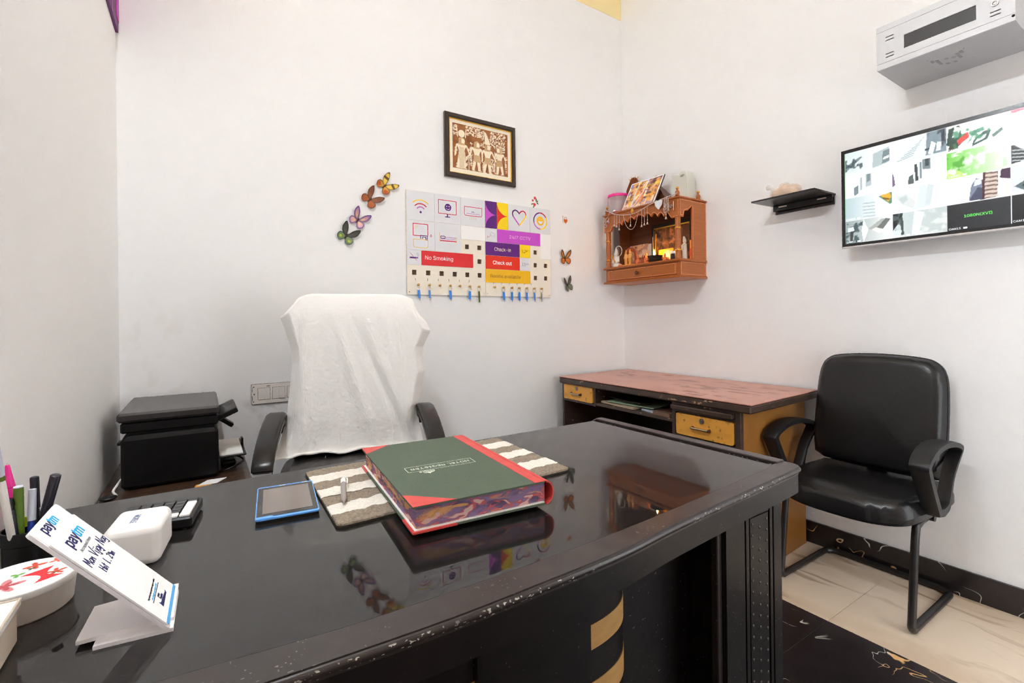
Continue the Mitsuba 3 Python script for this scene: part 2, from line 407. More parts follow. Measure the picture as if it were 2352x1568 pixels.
part(desk, 'side_lip', box(-1.2125, -1.1765, -1.690, -1.002, ZT - 0.002, ZT + 0.0035, 0.002), 'desk_wood', label='narrow raised strip along the end of the desk')
fas = outline.buffer(-0.004)
part(desk, 'fascia', put(prism(fas.difference(outline.buffer(-0.030)), 0.048), (0, 0, 0.643)), 'desk_black')
# right pedestal with grooves and studs
FX0, FX1, FY = -1.455, -1.214, -1.700
part(desk, 'pedestal', cat(box(FX0, FX1, FY + 0.006, -1.055, 0.0, 0.645, 0.002),
     box(FX0, -1.379, FY, FY + 0.007, 0, 0.645, 0.001), box(-1.374, -1.360, FY, FY + 0.007, 0, 0.645, 0.001), box(-1.355, -1.274, FY + 0.001, FY + 0.007, 0, 0.600, 0.001),
     box(-1.355, -1.274, FY, FY + 0.007, 0.603, 0.645, 0.001), box(-1.269, -1.256, FY, FY + 0.007, 0, 0.645, 0.001), box(-1.251, FX1, FY, FY + 0.007, 0, 0.645, 0.001)), 'desk_black')
dome = trimesh.creation.icosphere(subdivisions=1, radius=0.0042)
dome.vertices *= (1, 0.5, 1)
dome_ply = ply(dome, 'stud_grey', smooth=True)
for i, x in enumerate((-1.346, -1.3145, -1.283)):
    for j in range(20):
        z = 0.585 - j * 0.0275 - (0.0137 if i == 1 else 0)
        if z < 0.05: continue
        scene[numbered(desk + '__stud')] = {**dome_ply, 'to_world': T().translate([x, FY + 0.001, z])}
part(desk, 'pedestal_strip', box(-1.474, -1.4555, -1.690, -1.672, 0, 0.643, 0.002), 'desk_wood')
part(desk, 'modesty_panel', box(-2.725, -1.4556, -1.60, -1.582, 0.02, 0.643, 0.002), 'desk_black')
part(desk, 'pedestal', box(-2.731, -2.50, -1.66, -1.055, 0, 0.645, 0.002), 'desk_black')
part(desk, 'center_panel', box(-2.136, -1.9165, -1.752, -1.60, 0.0, 0.643, 0.004), 'desk_black')
def column_plan(flip):
    P = [(-1.9165, -1.738), (-1.885, -1.736), (-1.859, -1.732), (-1.833, -1.725), (-1.809, -1.714), (-1.788, -1.698), (-1.774, -1.678), (-1.768, -1.655), (-1.767, -1.601), (-1.9165, -1.601)]
    P = [(-4.0525 - x, y) for x, y in P] if flip else P
    S = spline(P[:8], 5)
    return sg.Polygon(list(map(tuple, S)) + P[8:])
for flip in (False, True):
    cp = column_plan(flip)
    key = part(desk, 'column', put(prism(cp.buffer(-0.0012), 0.642), (0, 0, 0.0)), 'desk_black')
    for b in range(6):
        z1 = 0.5600 - 0.1003 * b
        scene[numbered(key + '__gold_band')] = ply(put(prism(cp.difference(cp.buffer(-0.004)), 0.0432), (0, 0, z1 - 0.0432)), 'gold_laminate')

# ------------------------------------------------------------------ striped mat
def mat_frame(m): return put(m, (-2.262, -1.4465, ZT), U=(0.9994, 0.030, 0), V=(-0.03 + 0.05, 0.9992, 0))
def pile_bump(p, n, uv): return fbm(p[0] * 420, p[1] * 420, p[2] * 420, 2)
def taupe_fn(p, n, uv): return mix(mi.Color3f(0.17, 0.135, 0.10), mi.Color3f(0.36, 0.30, 0.235), noise(p[0] * 330, p[1] * 330, p[2] * 330))
def ivory_fn(p, n, uv): return mix(mi.Color3f(0.70, 0.66, 0.58), mi.Color3f(0.85, 0.82, 0.75), noise(p[0] * 330, p[1] * 330, p[2] * 330))
pbr('pile_taupe', proc(taupe_fn), 0.9, 0.1, bump=(pile_bump, 0.004))
pbr('pile_ivory', proc(ivory_fn), 0.9, 0.1, bump=(pile_bump, 0.004))
pbr('dark_backing', (48, 44, 36), 0.8, 0.2)
mat_ = thing('table_mat', 'taupe and ivory striped pile mat lying on the black desk top', 'mat')
MW, MH = 0.572, 0.378
part(mat_, 'backing', mat_frame(put(prism(rrect(0, MW, 0, MH, 0.012), 0.0035), (0, 0, 0.0002))), 'dark_backing')
mat_shape = rrect(0.001, MW - 0.001, 0.001, MH - 0.001, 0.014)
edges = np.linspace(0, MH, 8)
for i in range(7):
    nx, ny = 190, 16
    x = np.linspace(0.0015, MW - 0.0015, nx)
    wob = lambda k: (0 if k in (0, 7) else 1) * (0.0022 * np.sin(x * 150 + k * 2.1) + 0.0035 * (meshkit.noise(np.stack([x * 90, x * 0 + k * 7.3, x * 0], -1), 3) - 0.5))
    lo, hi = edges[i] + wob(i), edges[i + 1] + wob(i + 1)
    if i == 0: lo = lo + 0.001 + np.clip(0.012 - np.minimum(x, MW - x), 0, 1) ** 1.0 * 0.8
    if i == 6: hi = hi - 0.001 - np.clip(0.012 - np.minimum(x, MW - x), 0, 1) ** 1.0 * 0.8
    t = np.linspace(0, 1, ny)[:, None]
    Y = lo * (1 - t) + hi * t
    X = np.broadcast_to(x, Y.shape)
    Zh = 0.0058 + 0.0022 * meshkit.noise(np.stack([X * 260, Y * 260, X * 0], -1), 5) + 0.0012 * meshkit.noise(np.stack([X * 60, Y * 60, X * 0], -1), 6)
    Zh = Zh + (0.0008 if i % 2 else 0.0)
    V = np.stack([X, Y, Zh], -1).reshape(-1, 3)
    ii, jj = np.meshgrid(np.arange(nx - 1), np.arange(ny - 1)); a = (jj * nx + ii).ravel()
    F = np.vstack([np.stack([a, a + 1, a + nx + 1], 1), np.stack([a, a + nx + 1, a + nx], 1)])
    ring = np.concatenate([np.arange(nx), np.arange(1, ny) * nx + nx - 1, (ny - 1) * nx + np.arange(nx - 2, -1, -1), np.arange(ny - 2, 0, -1) * nx])
    low = V[ring].copy(); low[:, 2] = 0.0034
    q = len(V); r = np.arange(len(ring)); r2 = (r + 1) % len(ring)
    F = np.vstack([F, np.stack([ring[r], q + r, q + r2], 1), np.stack([ring[r], q + r2, ring[r2]], 1)])
    part(mat_, 'stripe', mat_frame(trimesh.Trimesh(np.vstack([V, low]), F, process=False)), 'pile_ivory' if i % 2 else 'pile_taupe', smooth=60,
         label='ivory stripe' if i % 2 else 'taupe stripe')

# ------------------------------------------------------------------ hotel register
BU, BV = np.array([0.9968, -0.0802, 0]), np.array([0.0802, 0.9968, 0])
def bk(m, z=0.0): return put(m, (-2.163, -1.5685, z), U=BU, V=BV)
def cloth_g(p, n, uv): return mix(mi.Color3f(0.060, 0.083, 0.056), mi.Color3f(0.082, 0.110, 0.076), noise(p[0] * 600, p[1] * 600, p[2] * 600) * 0.6 + 0.4 * fbm(p[0] * 20, p[1] * 20, 0, 3))
def cloth_r(p, n, uv): return mix(mi.Color3f(0.50, 0.045, 0.04), mi.Color3f(0.62, 0.075, 0.065), fbm(p[0] * 40, p[1] * 40, p[2] * 40, 3))
pbr('book_green', proc(cloth_g), 0.6, 0.3)
pbr('book_red', proc(cloth_r), 0.42, 0.4)
pbr('print_silver', (214, 220, 205), 0.45, 0.5)
def marbled(p, n, uv):
    w = fbm(p[0] * 22, p[1] * 22, p[2] * 50, 3)
    u = fbm(p[0] * 30 + w * 4, p[1] * 30 + w * 2, p[2] * 70 + w * 5, 3)
    v = fbm(p[0] * 16 + 9 + w * 3, p[1] * 16, p[2] * 40 + 3, 3)
    c = mix(mi.Color3f(0.10, 0.06, 0.13), mi.Color3f(0.24, 0.16, 0.30), smoothstep(0.35, 0.6, w))
    c = mix(c, mi.Color3f(0.48, 0.10, 0.11), smoothstep(0.48, 0.57, u))
    c = mix(c, mi.Color3f(0.62, 0.33, 0.14), smoothstep(0.53, 0.62, v))
    c = mix(c, mi.Color3f(0.62, 0.42, 0.40), smoothstep(0.60, 0.63, u))
    return mix(c, mi.Color3f(0.03, 0.02, 0.03), 0.6 * (1 - smoothstep(0.0, 0.012, dr.abs(u - 0.47))))
pbr('marbled_edge', proc(marbled), 0.55, 0.3)
pbr('paper_white', (236, 233, 228), 0.7, 0.2)
bkk = thing('hotel_register', 'thick green ledger with red spine and corners lying across the striped mat', 'book')
BW, BL = 0.272, 0.446
part(bkk, 'back_cover', bk(put(prism(rrect(0, BW, 0, BL, 0.003), 0.003), (0, 0, 0.7195))), 'book_green')
part(bkk, 'front_cover', bk(put(prism(rrect(0, BW, 0, BL, 0.003), 0.0032), (0, 0, 0.7635))), 'book_green')
pg = bk(box(0.008, BW + 0.004, 0.010, BL - 0.010, 0.7226, 0.7634))
part(bkk, 'page_block', pg, 'marbled_edge', label='page edges marbled in red, purple and orange')
part(bkk, 'end_paper', bk(box(0.004, BW, 0.004, BL - 0.004, 0.7225, 0.7242)), 'paper_white')
# round spine
th = np.linspace(-90, 90, 15)
sp = [(BW + 0.002 + 0.0185 * math.cos(math.radians(a)), 0.7430 + 0.0238 * math.sin(math.radians(a))) for a in th]
spi = [(BW + 0.002 + 0.0155 * math.cos(math.radians(a)), 0.7430 + 0.0208 * math.sin(math.radians(a))) for a in th[::-1]]
spoly = sg.Polygon(sp + spi)
m = prism(spoly, BL)                      # (x, z) profile, extruded along the length
part(bkk, 'spine', bk(put(m, (0, 0.0, 0), U=(1, 0, 0), V=(0, 0, 1), W=(0, 1, 0))), 'book_red', smooth=40, label='rounded red spine')
part(bkk, 'spine_strip', bk(put(prism(sg.Polygon([(BW - 0.024, 0.0), (BW + 0.003, 0.0), (BW + 0.003, BL), (BW - 0.024, BL)]), 0.0006), (0, 0, 0.7667))), 'book_red')
part(bkk, 'spine_groove', bk(tube([(BW - 0.001, 0, 0.7669), (BW - 0.001, BL, 0.7669)], 0.0014, 8)), 'book_red', smooth=50)
for tri in ([(0, 0), (0.082, 0), (0.072, 0.008), (0.012, 0.058), (0, 0.066)], [(0, BL), (0.07, BL), (0.060, BL - 0.008), (0.010, BL - 0.052), (0, BL - 0.058)]):
    part(bkk, 'corner', bk(put(prism(sg.Polygon(tri).intersection(rrect(-0.0008, BW, -0.0008, BL + 0.0008, 0.003)), 0.0006), (0, 0, 0.7667))), 'book_red', label='red corner')
    part(bkk, 'corner', bk(put(prism(sg.Polygon(tri).intersection(rrect(0, BW, 0, BL, 0.003)).buffer(0.0008), 0.0034), (0, 0, 0.7193))), 'book_red')
# title box, read from the far side of the desk
def tb(m): return bk(put(m, (0.1266, 0.209, 0.7667), U=(-1, 0, 0), V=(0, -1, 0)))
fr = rrect(-0.079, 0.079, -0.018, 0.018, 0.003)
part(bkk, 'title', tb(cat(prism(fr.difference(fr.buffer(-0.0011)), 0.0003), text('HOTEL REGISTER', 0.0115, 0.0003, cx=0, cy=0, width=0.138))), 'print_silver', label='silver lettering HOTEL REGISTER in a frame')
lg = cat(text('Shipra', 0.0085, 0.0003, bold=True, cx=0.040, cy=0.0255), prism(sg.Polygon([(0.026, 0.033), (0.050, 0.033), (0.047, 0.036), (0.041, 0.038), (0.038, 0.044), (0.035, 0.038), (0.028, 0.036)]), 0.0003))
part(bkk, 'maker_mark', tb(lg), 'print_silver')

# ------------------------------------------------------------------ pen on the mat
pbr('plastic_grey', (150, 142, 138), 0.35, 0.5)
pbr('plastic_white', (238, 236, 232), 0.35, 0.5)
pbr('plastic_black', (15, 14, 15), 0.35, 0.35)
metal('steel', (200, 195, 188), 0.25)
metal('steel_dull', (150, 146, 140), 0.4)
pen = thing('ballpoint_pen', 'grey ballpoint pen with a white cap lying on the mat left of the ledger', 'pen')
p0, p1 = np.array([-2.196, -1.216, 0.7255]), np.array([-2.228, -1.356, 0.7255])
dv = (p1 - p0) / np.linalg.norm(p1 - p0)
part(pen, 'barrel', tube([p0 + dv * 0.03, p0 + dv * 0.125, p0 + dv * 0.137, p0 + dv * 0.146], [0.0058, 0.0055, 0.0038, 0.0015], 16), 'plastic_grey', smooth=50)
part(pen, 'cap', tube([p0 - dv * 0.002, p0, p0 + dv * 0.028, p0 + dv * 0.031], [0.003, 0.0056, 0.0060, 0.0058], 16), 'plastic_white', smooth=50)
sd = np.array([-dv[1], dv[0], 0])
part(pen, 'clip', tube([p0 + dv * 0.002 + sd * 0.004 + [0, 0, 0.004], p0 + dv * 0.006 + sd * 0.009 + [0, 0, 0.004], p0 + dv * 0.038 + sd * 0.0085 + [0, 0, 0.003]], 0.0018, 8), 'plastic_white', smooth=50)
part(pen, 'tip', cyl(p0 + dv * 0.145, p0 + dv * 0.151, 0.0014, 10, 0.0006), 'steel')

# ------------------------------------------------------------------ tablet
pbr('tablet_blue', (92, 160, 232), 0.3, 0.5)
pbr('tablet_face', (22, 22, 24), 0.10, 0.5)
pbr('tablet_screen', (118, 109, 104), 0.08, 0.6)
tab = thing('tablet', 'small blue edged tablet lying face up on the desk', 'tablet')
def tf(m, z=0): return put(m, (-2.387, -1.3395, ZT + z), U=(0.9945, -0.105, 0), V=(0.108, 0.994, 0))
TW, TL = 0.114, 0.200
part(tab, 'body', tf(put(prism(rrect(0.001, TW - 0.001, 0.001, TL - 0.001, 0.007), 0.0060), (0, 0, 0.0005))), 'plastic_black')
part(tab, 'blue_frame', tf(put(prism(rrect(0, TW, 0, TL, 0.007), 0.0027), (0, 0, 0.0063))), 'tablet_blue', label='blue frame')
part(tab, 'face', tf(put(prism(rrect(0.002, TW - 0.002, 0.010, TL - 0.008, 0.003), 0.0006), (0, 0, 0.009))), 'tablet_face')
part(tab, 'screen', tf(put(prism(rrect(0.012, TW - 0.011, 0.026, TL - 0.022, 0.001), 0.0004), (0, 0, 0.0096))), 'tablet_screen', label='grey display')
part(tab, 'print', tf(cat(text('tablet'[:0] or 'IIIII', 0.003, 0.0003, cx=0.018, cy=0.005), put(prism(rrect(0.045, 0.057, TL - 0.0055, TL - 0.003, 0.0005), 0.0003), (0, 0, 0)), put(prism(rrect(0.092, 0.103, TL - 0.0055, TL - 0.003, 0.0005), 0.0003), (0, 0, 0))), 0.009), 'plastic_white')
part(tab, 'corner_tab', tf(put(prism(sg.Polygon([(0.001, 0.001), (0.034, 0.001), (0.029, 0.0125), (0.001, 0.0125)]), 0.0011), (0, 0, 0.009))), 'tablet_blue')

# ------------------------------------------------------------------ white cube, calculator
cube = thing('white_device', 'rounded white plastic block with small lettering on top, behind the payment stand', 'device')
part(cube, 'body', rotz(rbox(-2.595, -2.519, -1.4105, -1.311, ZT, ZT + 0.064, 0.0135, 6), -7, (-2.557, -1.36, 0)), 'plastic_white', smooth=60)
pbr('ink_blue', (92, 112, 150), 0.5, 0.3)
part(cube, 'lettering', put(text('MOBILE', 0.0085, 0.0003, cx=0, cy=0, width=0.036), (-2.561, -1.368, ZT + 0.0641), U=(-0.12, -0.993, 0), V=(0.993, -0.12, 0)), 'ink_blue')
calc = thing('calculator', 'black desk calculator with white keys behind the white block', 'calculator')
cf = lambda m: rotz(m, -9, (-2.487, -1.29, 0))
part(calc, 'body', cf(box(-2.612, -2.487, -1.287, -1.175, ZT + 0.003, ZT + 0.023, 0.003)), 'plastic_black')
for x in (-2.60, -2.50):
    for y in (-1.28, -1.185):
        part(calc, 'foot', cf(cyl((x, y, ZT), (x, y, ZT + 0.0035), 0.004, 10)), 'plastic_black')
pbr('key_black', (30, 29, 30), 0.4, 0.5)
for i in range(6):
    for j in range(5):
        x, y = -2.603 + 0.019 * i, -1.282 + 0.0195 * j
        wht = (i == 5 and j < 4) or (j == 0 and i >= 4)
        part(calc, 'key', cf(box(x, x + 0.0165, y, y + 0.0165, ZT + 0.0225, ZT + 0.0275, 0.0012)), 'plastic_white' if wht else 'key_black')

# ------------------------------------------------------------------ payment stand
pst = thing('payment_stand', 'slanted white payment card stand with blue lettering at the front left of the desk', 'sign')
ps, thh = -0.0211, 0.8683
SD = np.array([math.cos(ps), math.sin(ps), 0]); SN = np.array([-SD[1], SD[0], 0])
SU = -SD * math.cos(thh) + np.array([0, 0, math.sin(thh)]); SW = np.cross(SN, SU)
SA = np.array([-2.5032, -1.6309, 0.714])
sf = lambda m, w=0.0: put(m, SA + SW * w, U=SN, V=SU, W=SW)
pbr('acrylic_white', (238, 235, 238), 0.25, 0.5)
pbr('card_white', (244, 243, 242), 0.45, 0.4)
pbr('card_blue', (80, 165, 225), 0.4, 0.4)
pbr('ink_navy', (28, 30, 84), 0.5, 0.3)
pbr('ink_cyan', (40, 170, 225), 0.5, 0.3)
pbr('ink_black', (24, 22, 34), 0.6, 0.3)
pbr('ink_grey', (120, 122, 130), 0.6, 0.3)
part(pst, 'plate', sf(prism(rrect(0, 0.1056, 0, 0.194, 0.004), 0.004), -0.0045), 'acrylic_white')
part(pst, 'card', sf(prism(rrect(0.0005, 0.1035, 0.004, 0.1705, 0.0035), 0.0018), 0.0002), 'card_white', label='printed white card')
part(pst, 'backing_card', sf(prism(rrect(0.002, 0.1045, 0.003, 0.1925, 0.004), 0.0006), -0.0006), 'card_white')
part(pst, 'blue_stripe', sf(prism(sg.box(0.001, 0.0042, 0.103, 0.0085), 0.0004), 0.002), 'card_blue')
part(pst, 'base_plate', put(prism(sg.Polygon([(0.0, 0.012), (0.094, 0.016), (0.090, 0.096), (0.0, 0.104)]).buffer(0.003).buffer(-0.0025), 0.0045), (SA[0] + 0.002, SA[1] + 0.007, ZT + 0.0045), U=-SD, V=SN, W=(0, 0, 1)), 'acrylic_white')
part(pst, 'foot', put(prism(sg.Polygon([(0.0, 0.0), (0.078, 0.008), (0.074, 0.092), (0.0, 0.100)]), 0.0045), (SA[0] + 0.003, SA[1] + 0.001, ZT), U=-SD, V=SN, W=(0, 0, 1)), 'acrylic_white')
def word(s1, s2, h, cx, cy, wd, w, m1, m2):
    a = text(s1 + s2, h, 0.0003, bold=True); full = a.bounds[1][0] - a.bounds[0][0]
    b1 = text(s1, h, 0.0003, bold=True); b2 = text(s2, h, 0.0003, bold=True)
    sc = wd / full
    b1.vertices[:, 0] = (b1.vertices[:, 0]) * sc + cx - wd / 2
    b2.vertices[:, 0] = (b2.vertices[:, 0] - b2.bounds[1][0]) * sc + cx + wd / 2
    for b, m_ in ((b1, m1), (b2, m2)):
        b.vertices[:, 1] += cy
        part(pst, 'lettering', sf(b, w), m_)
word('pay', 'tm', 0.0145, 0.052, 0.1475, 0.060, 0.0021, 'ink_navy', 'ink_cyan')
word('pay', 'tm', 0.0125, 0.045, 0.1785, 0.050, 0.0001, 'ink_navy', 'ink_cyan')
part(pst, 'small_print', sf(text('Accepted Here', 0.0042, 0.0003, cx=0.052, cy=0.1375, width=0.045), 0.0021), 'ink_grey')
hand = []
def stroke(P, x, y, s, w=0.0013):
    hand.append(prism(line(np.array(P, float) * s + [x, y], w), 0.0003))
HW = {'M': [[(0, 0), (.1, 1), (.35, .3), (.6, 1), (.7, 0)]], 'a': [[(.5, .5), (.2, .55), (0, .25), (.2, 0), (.45, .2), (.5, .5), (.55, 0)]], 'n': [[(0, 0), (.05, .5), (.1, .3), (.35, .5), (.4, 0)]],
      'i': [[(.05, .5), (.1, 0)], [(.1, .75), (.12, .8)]], 'V': [[(0, 1), (.25, 0), (.75, 1.2)]], 'j': [[(.2, .5), (.15, -.35), (-.1, -.2)], [(.2, .75), (.22, .8)]], 'y': [[(0, .5), (.15, .1), (.4, .5)], [(.4, .5), (.15, -.4), (-.05, -.25)]],
      'N': [[(0, 0), (.05, 1), (.55, 0), (.6, 1.1)]], 'g': [[(.45, .5), (.1, .5), (.05, .1), (.4, .1), (.45, .5), (.35, -.4), (0, -.3)]], 'r': [[(0, .5), (.05, 0), (.1, .35), (.35, .5)]],
      'H': [[(0, 1), (.05, 0)], [(.5, 1), (.5, 0)], [(0, .5), (.5, .55)]], 'o': [[(.25, .5), (0, .25), (.2, 0), (.42, .25), (.25, .5)]], 't': [[(.15, .9), (.12, 0)], [(-.05, .6), (.35, .62)]], 'l': [[(.1, 1), (.08, 0), (.25, .05)]], '.': [[(0, 0), (.05, .05)]],
      '2': [[(0, .8), (.3, .9), (.35, .6), (0, 0), (.45, .05)]], '9': [[(.4, .7), (.1, .8), (.1, .5), (.4, .6), (.35, 0)]], 'm': [[(0, 0), (.02, .5), (.2, .4), (.25, 0), (.3, .4), (.5, .45), (.55, 0)]], ' ': []}
def write(s, x, y, h):
    for ch in s:
        for P in HW.get(ch, []): stroke(P, x, y, h)
        x += h * {'M': .85, 'V': .8, 'N': .75, 'i': .25, 'l': .3, 'j': .35, '.': .25, ' ': .45, 'm': .7}.get(ch, .55)
write('Man Vijay Nag', 0.011, 0.1185, 0.0125)
write('Hotel . 29m', 0.022, 0.1010, 0.0105)
part(pst, 'handwriting', sf(cat(*hand), 0.0021), 'ink_navy', label='handwritten lines in dark ink')
part(pst, 'small_print', sf(cat(text('Pay using any payment app or wallet', 0.0024, 0.0003, cx=0.052, cy=0.0385, width=0.060), prism(sg.box(0.024, 0.0310, 0.080, 0.0318), 0.0003)), 0.0021), 'ink_black')
part(pst, 'small_print', sf(text('Use Paytm account or UPI', 0.0022, 0.0003, cx=0.052, cy=0.0335, width=0.044), 0.0021), 'ink_cyan')
part(pst, 'logo', sf(cat(prism(sg.Polygon([(0.032, 0.0165), (0.070, 0.0165), (0.073, 0.0200), (0.070, 0.0190), (0.036, 0.0215), (0.034, 0.024)]), 0.0003), text('Paytm', 0.0036, 0.0003, bold=True, cx=0.052, cy=0.0225), text('BHIM', 0.0026, 0.0003, bold=True, cx=0.050, cy=0.0270)), 0.0021), 'ink_navy', label='blue bank logo')

# ------------------------------------------------------------------ round tub with a printed lid, cream box
tub = thing('round_tub', 'white round plastic tub with red flowers printed on its lid', 'tub')
pbr('tub_white', (215, 208, 200), 0.4, 0.5)
TC = (-2.6745, -1.4595, ZT)
part(tub, 'body', lathe([(0.0, 0.0), (0.050, 0.0), (0.053, 0.003), (0.0565, 0.036), (0.0, 0.036)], TC, 48), 'tub_white', smooth=40)
part(tub, 'lid', lathe([(0.0, 0.034), (0.0578, 0.034), (0.0582, 0.036), (0.0582, 0.0415), (0.0572, 0.043), (0.0, 0.043)], TC, 48), 'plastic_white', smooth=40)
P = Paint(0.116, 0.116, 120, 120, (243, 240, 236))
ang = np.radians(28)
px = (P.x - 0.058) * math.cos(ang) + (P.y - 0.058) * math.sin(ang); py = -(P.x - 0.058) * math.sin(ang) + (P.y - 0.058) * math.cos(ang)
def petals(cx, cy, r, col, k, s):
    a = np.arctan2(py - cy, px - cx); d = np.hypot(px - cx, py - cy)
    P.blend(((d < r * (0.65 + 0.35 * np.cos(k * a + s))) * 1.0) * 0.9, col)
P.blend(((py > -0.036) & (py < 0.004) & (np.abs(px - 0.018) < 0.014 + 0.010 * np.sin(py * 90))) * 1.0, (226, 52, 60))
petals(0.030, -0.020, 0.012, (206, 60, 40), 5, 0); petals(0.028, -0.022, 0.004, (80, 70, 40), 3, 0)
petals(-0.020, -0.012, 0.022, (205, 120, 125), 5, 1); petals(-0.018, -0.012, 0.014, (180, 70, 80), 5, 2)
petals(0.000, 0.012, 0.008, (90, 160, 60), 3, 0); petals(0.022, 0.026, 0.013, (196, 60, 40), 4, 1); petals(0.016, 0.020, 0.005, (70, 70, 40), 3, 0); petals(0.044, 0.020, 0.009, (215, 80, 60), 4, 0)
grid = P.mesh(); cc = P.lin()
inside = np.hypot(P.x - 0.058, P.y - 0.058) < 0.0565
grid.faces = grid.faces[inside[grid.faces].all(1)]
scene[tub + '__lid__print'] = ply(put(grid, (TC[0] - 0.058, TC[1] - 0.058, ZT + 0.0433)), 'vcol', color=cc)
cb = thing('cream_box', 'worn cream cardboard box at the front left edge of the desk', 'box')
def card_fn(p, n, uv): return mix(mi.Color3f(0.50, 0.42, 0.32), mi.Color3f(0.66, 0.58, 0.48), fbm(p[0] * 30, p[1] * 30, p[2] * 60, 3))
pbr('cardboard', proc(card_fn), 0.7, 0.2)
part(cb, 'body', box(-2.731, -2.657, -1.735, -1.548, ZT, ZT + 0.045, 0.003), 'cardboard')
part(cb, 'lid', box(-2.732, -2.654, -1.738, -1.545, ZT + 0.042, ZT + 0.050, 0.002), 'paper_white')
part(cb, 'edge', cat(box(-2.6565, -2.6535, -1.738, -1.545, ZT + 0.0495, ZT + 0.0515, 0.0008), box(-2.732, -2.6535, -1.5475, -1.5445, ZT + 0.0495, ZT + 0.0515, 0.0008)), 'cardboard')

# ------------------------------------------------------------------ pen holder and pens
hold = thing('pen_holder', 'black round pen cup against the left wall', 'pen holder')
HC = (-2.7025, -1.302, ZT)
part(hold, 'cup', lathe([(0, 0), (0.028, 0), (0.029, 0.002), (0.0295, 0.040), (0.0315, 0.042), (0.0315, 0.062), (0.029, 0.062), (0.0275, 0.01), (0, 0.008)], HC, 36), 'plastic_black', smooth=35)
pbr('holder_lime', (178, 205, 20), 0.4, 0.5)
part(hold, 'lime_rim', cat(*[sweep([(HC[0] + 0.0255 * math.cos(a), HC[1] + 0.0255 * math.sin(a), ZT + z) for a in np.radians(np.linspace(-40, 130, 14))], [(-0.0015, -0.008), (0.0015, -0.008), (0.0015, 0.008), (-0.0015, 0.008)], up=(0, 0, 1)) for z in (0.064,)]), 'holder_lime', smooth=30, label='lime green inner rim')
pbr('pen_pink', (226, 40, 140), 0.4, 0.5); pbr('pen_green', (78, 106, 22), 0.35, 0.5); pbr('pen_ink', (26, 26, 38), 0.3, 0.5); pbr('pen_blue', (40, 70, 170), 0.3, 0.5); pbr('pen_pale', (200, 205, 220), 0.25, 0.5)
def stick(name, label, P, rad, mats):
    t = thing(name, label, 'pen', None)
    P = np.array(P, float)
    for (nm, a, b, r0, r1, mt) in mats:
        p, q = P[0] + (P[1] - P[0]) * a, P[0] + (P[1] - P[0]) * b
        part(t, nm, tube([p, p + (q - p) * 0.02, p + (q - p) * 0.98, q], [r0 * 0.75, r0, r1, r1 * 0.75], 14), mt, smooth=40)
    return t
B0 = np.array([HC[0], HC[1], ZT + 0.010])
stick('marker_pen', 'tapered bright pink marker standing in the black pen cup', [B0 + [-0.010, 0.006, 0], (-2.7275, -1.290, 0.874)], 1, [('barrel', 0, 0.75, 0.0055, 0.0062, 'pen_pink'), ('cap', 0.75, 0.98, 0.0062, 0.0028, 'pen_pink'), ('tip', 0.98, 1.0, 0.001, 0.0008, 'steel')])
stick('felt_pen', 'olive green flat topped pen standing in the black pen cup', [B0 + [-0.006, -0.010, 0], (-2.708, -1.320, 0.842)], 1, [('barrel', 0, 0.99, 0.0055, 0.006, 'pen_green'), ('end_cap', 0.99, 1.0, 0.006, 0.0058, 'pen_pale')])
stick('marker_pen', 'thick black marker with a knobbed end at the left of the black pen cup', [B0 + [-0.008, -0.016, 0.001], (-2.7195, -1.322, 0.825)], 1, [('barrel', 0, 0.84, 0.0075, 0.0072, 'pen_ink'), ('neck', 0.84, 0.90, 0.006, 0.006, 'pen_ink'), ('knob', 0.90, 1.0, 0.0078, 0.0070, 'plastic_black')])
stick('felt_pen', 'dark pen with rounded cap leaning left beside the blue pen in the cup', [B0 + [0.010, 0.004, 0], (-2.696, -1.292, 0.8475)], 1, [('barrel', 0, 0.6, 0.005, 0.005, 'pen_ink'), ('cap', 0.6, 1.0, 0.0058, 0.0056, 'pen_ink')])
stick('felt_pen', 'dark square capped pen leaning right out of the black pen cup', [B0 + [0.004, 0.010, 0], (-2.6665, -1.312, 0.8505)], 1, [('barrel', 0, 0.5, 0.0055, 0.0055, 'pen_ink'), ('cap', 0.5, 1.0, 0.0068, 0.0070, 'pen_ink')])
stick('ballpoint_pen', 'pale pen with a blue grip between the green and dark pens in the cup', [B0 + [0.004, -0.006, 0], (-2.697, -1.298, 0.830)], 1, [('barrel', 0, 0.55, 0.004, 0.0045, 'pen_blue'), ('cap', 0.55, 1.0, 0.0055, 0.005, 'pen_pale')])
stick('ballpoint_pen', 'white pen with a grey blue cap leaning against the left wall, leftmost in the cup', [B0 + [-0.010, -0.012, 0.001], (-2.722, -1.372, 0.935)], 1, [('barrel', 0, 0.66, 0.0048, 0.0048, 'plastic_white'), ('ring', 0.66, 0.69, 0.005, 0.005, 'pen_green'), ('cap', 0.69, 1.0, 0.0054, 0.0050, 'pen_pale')])
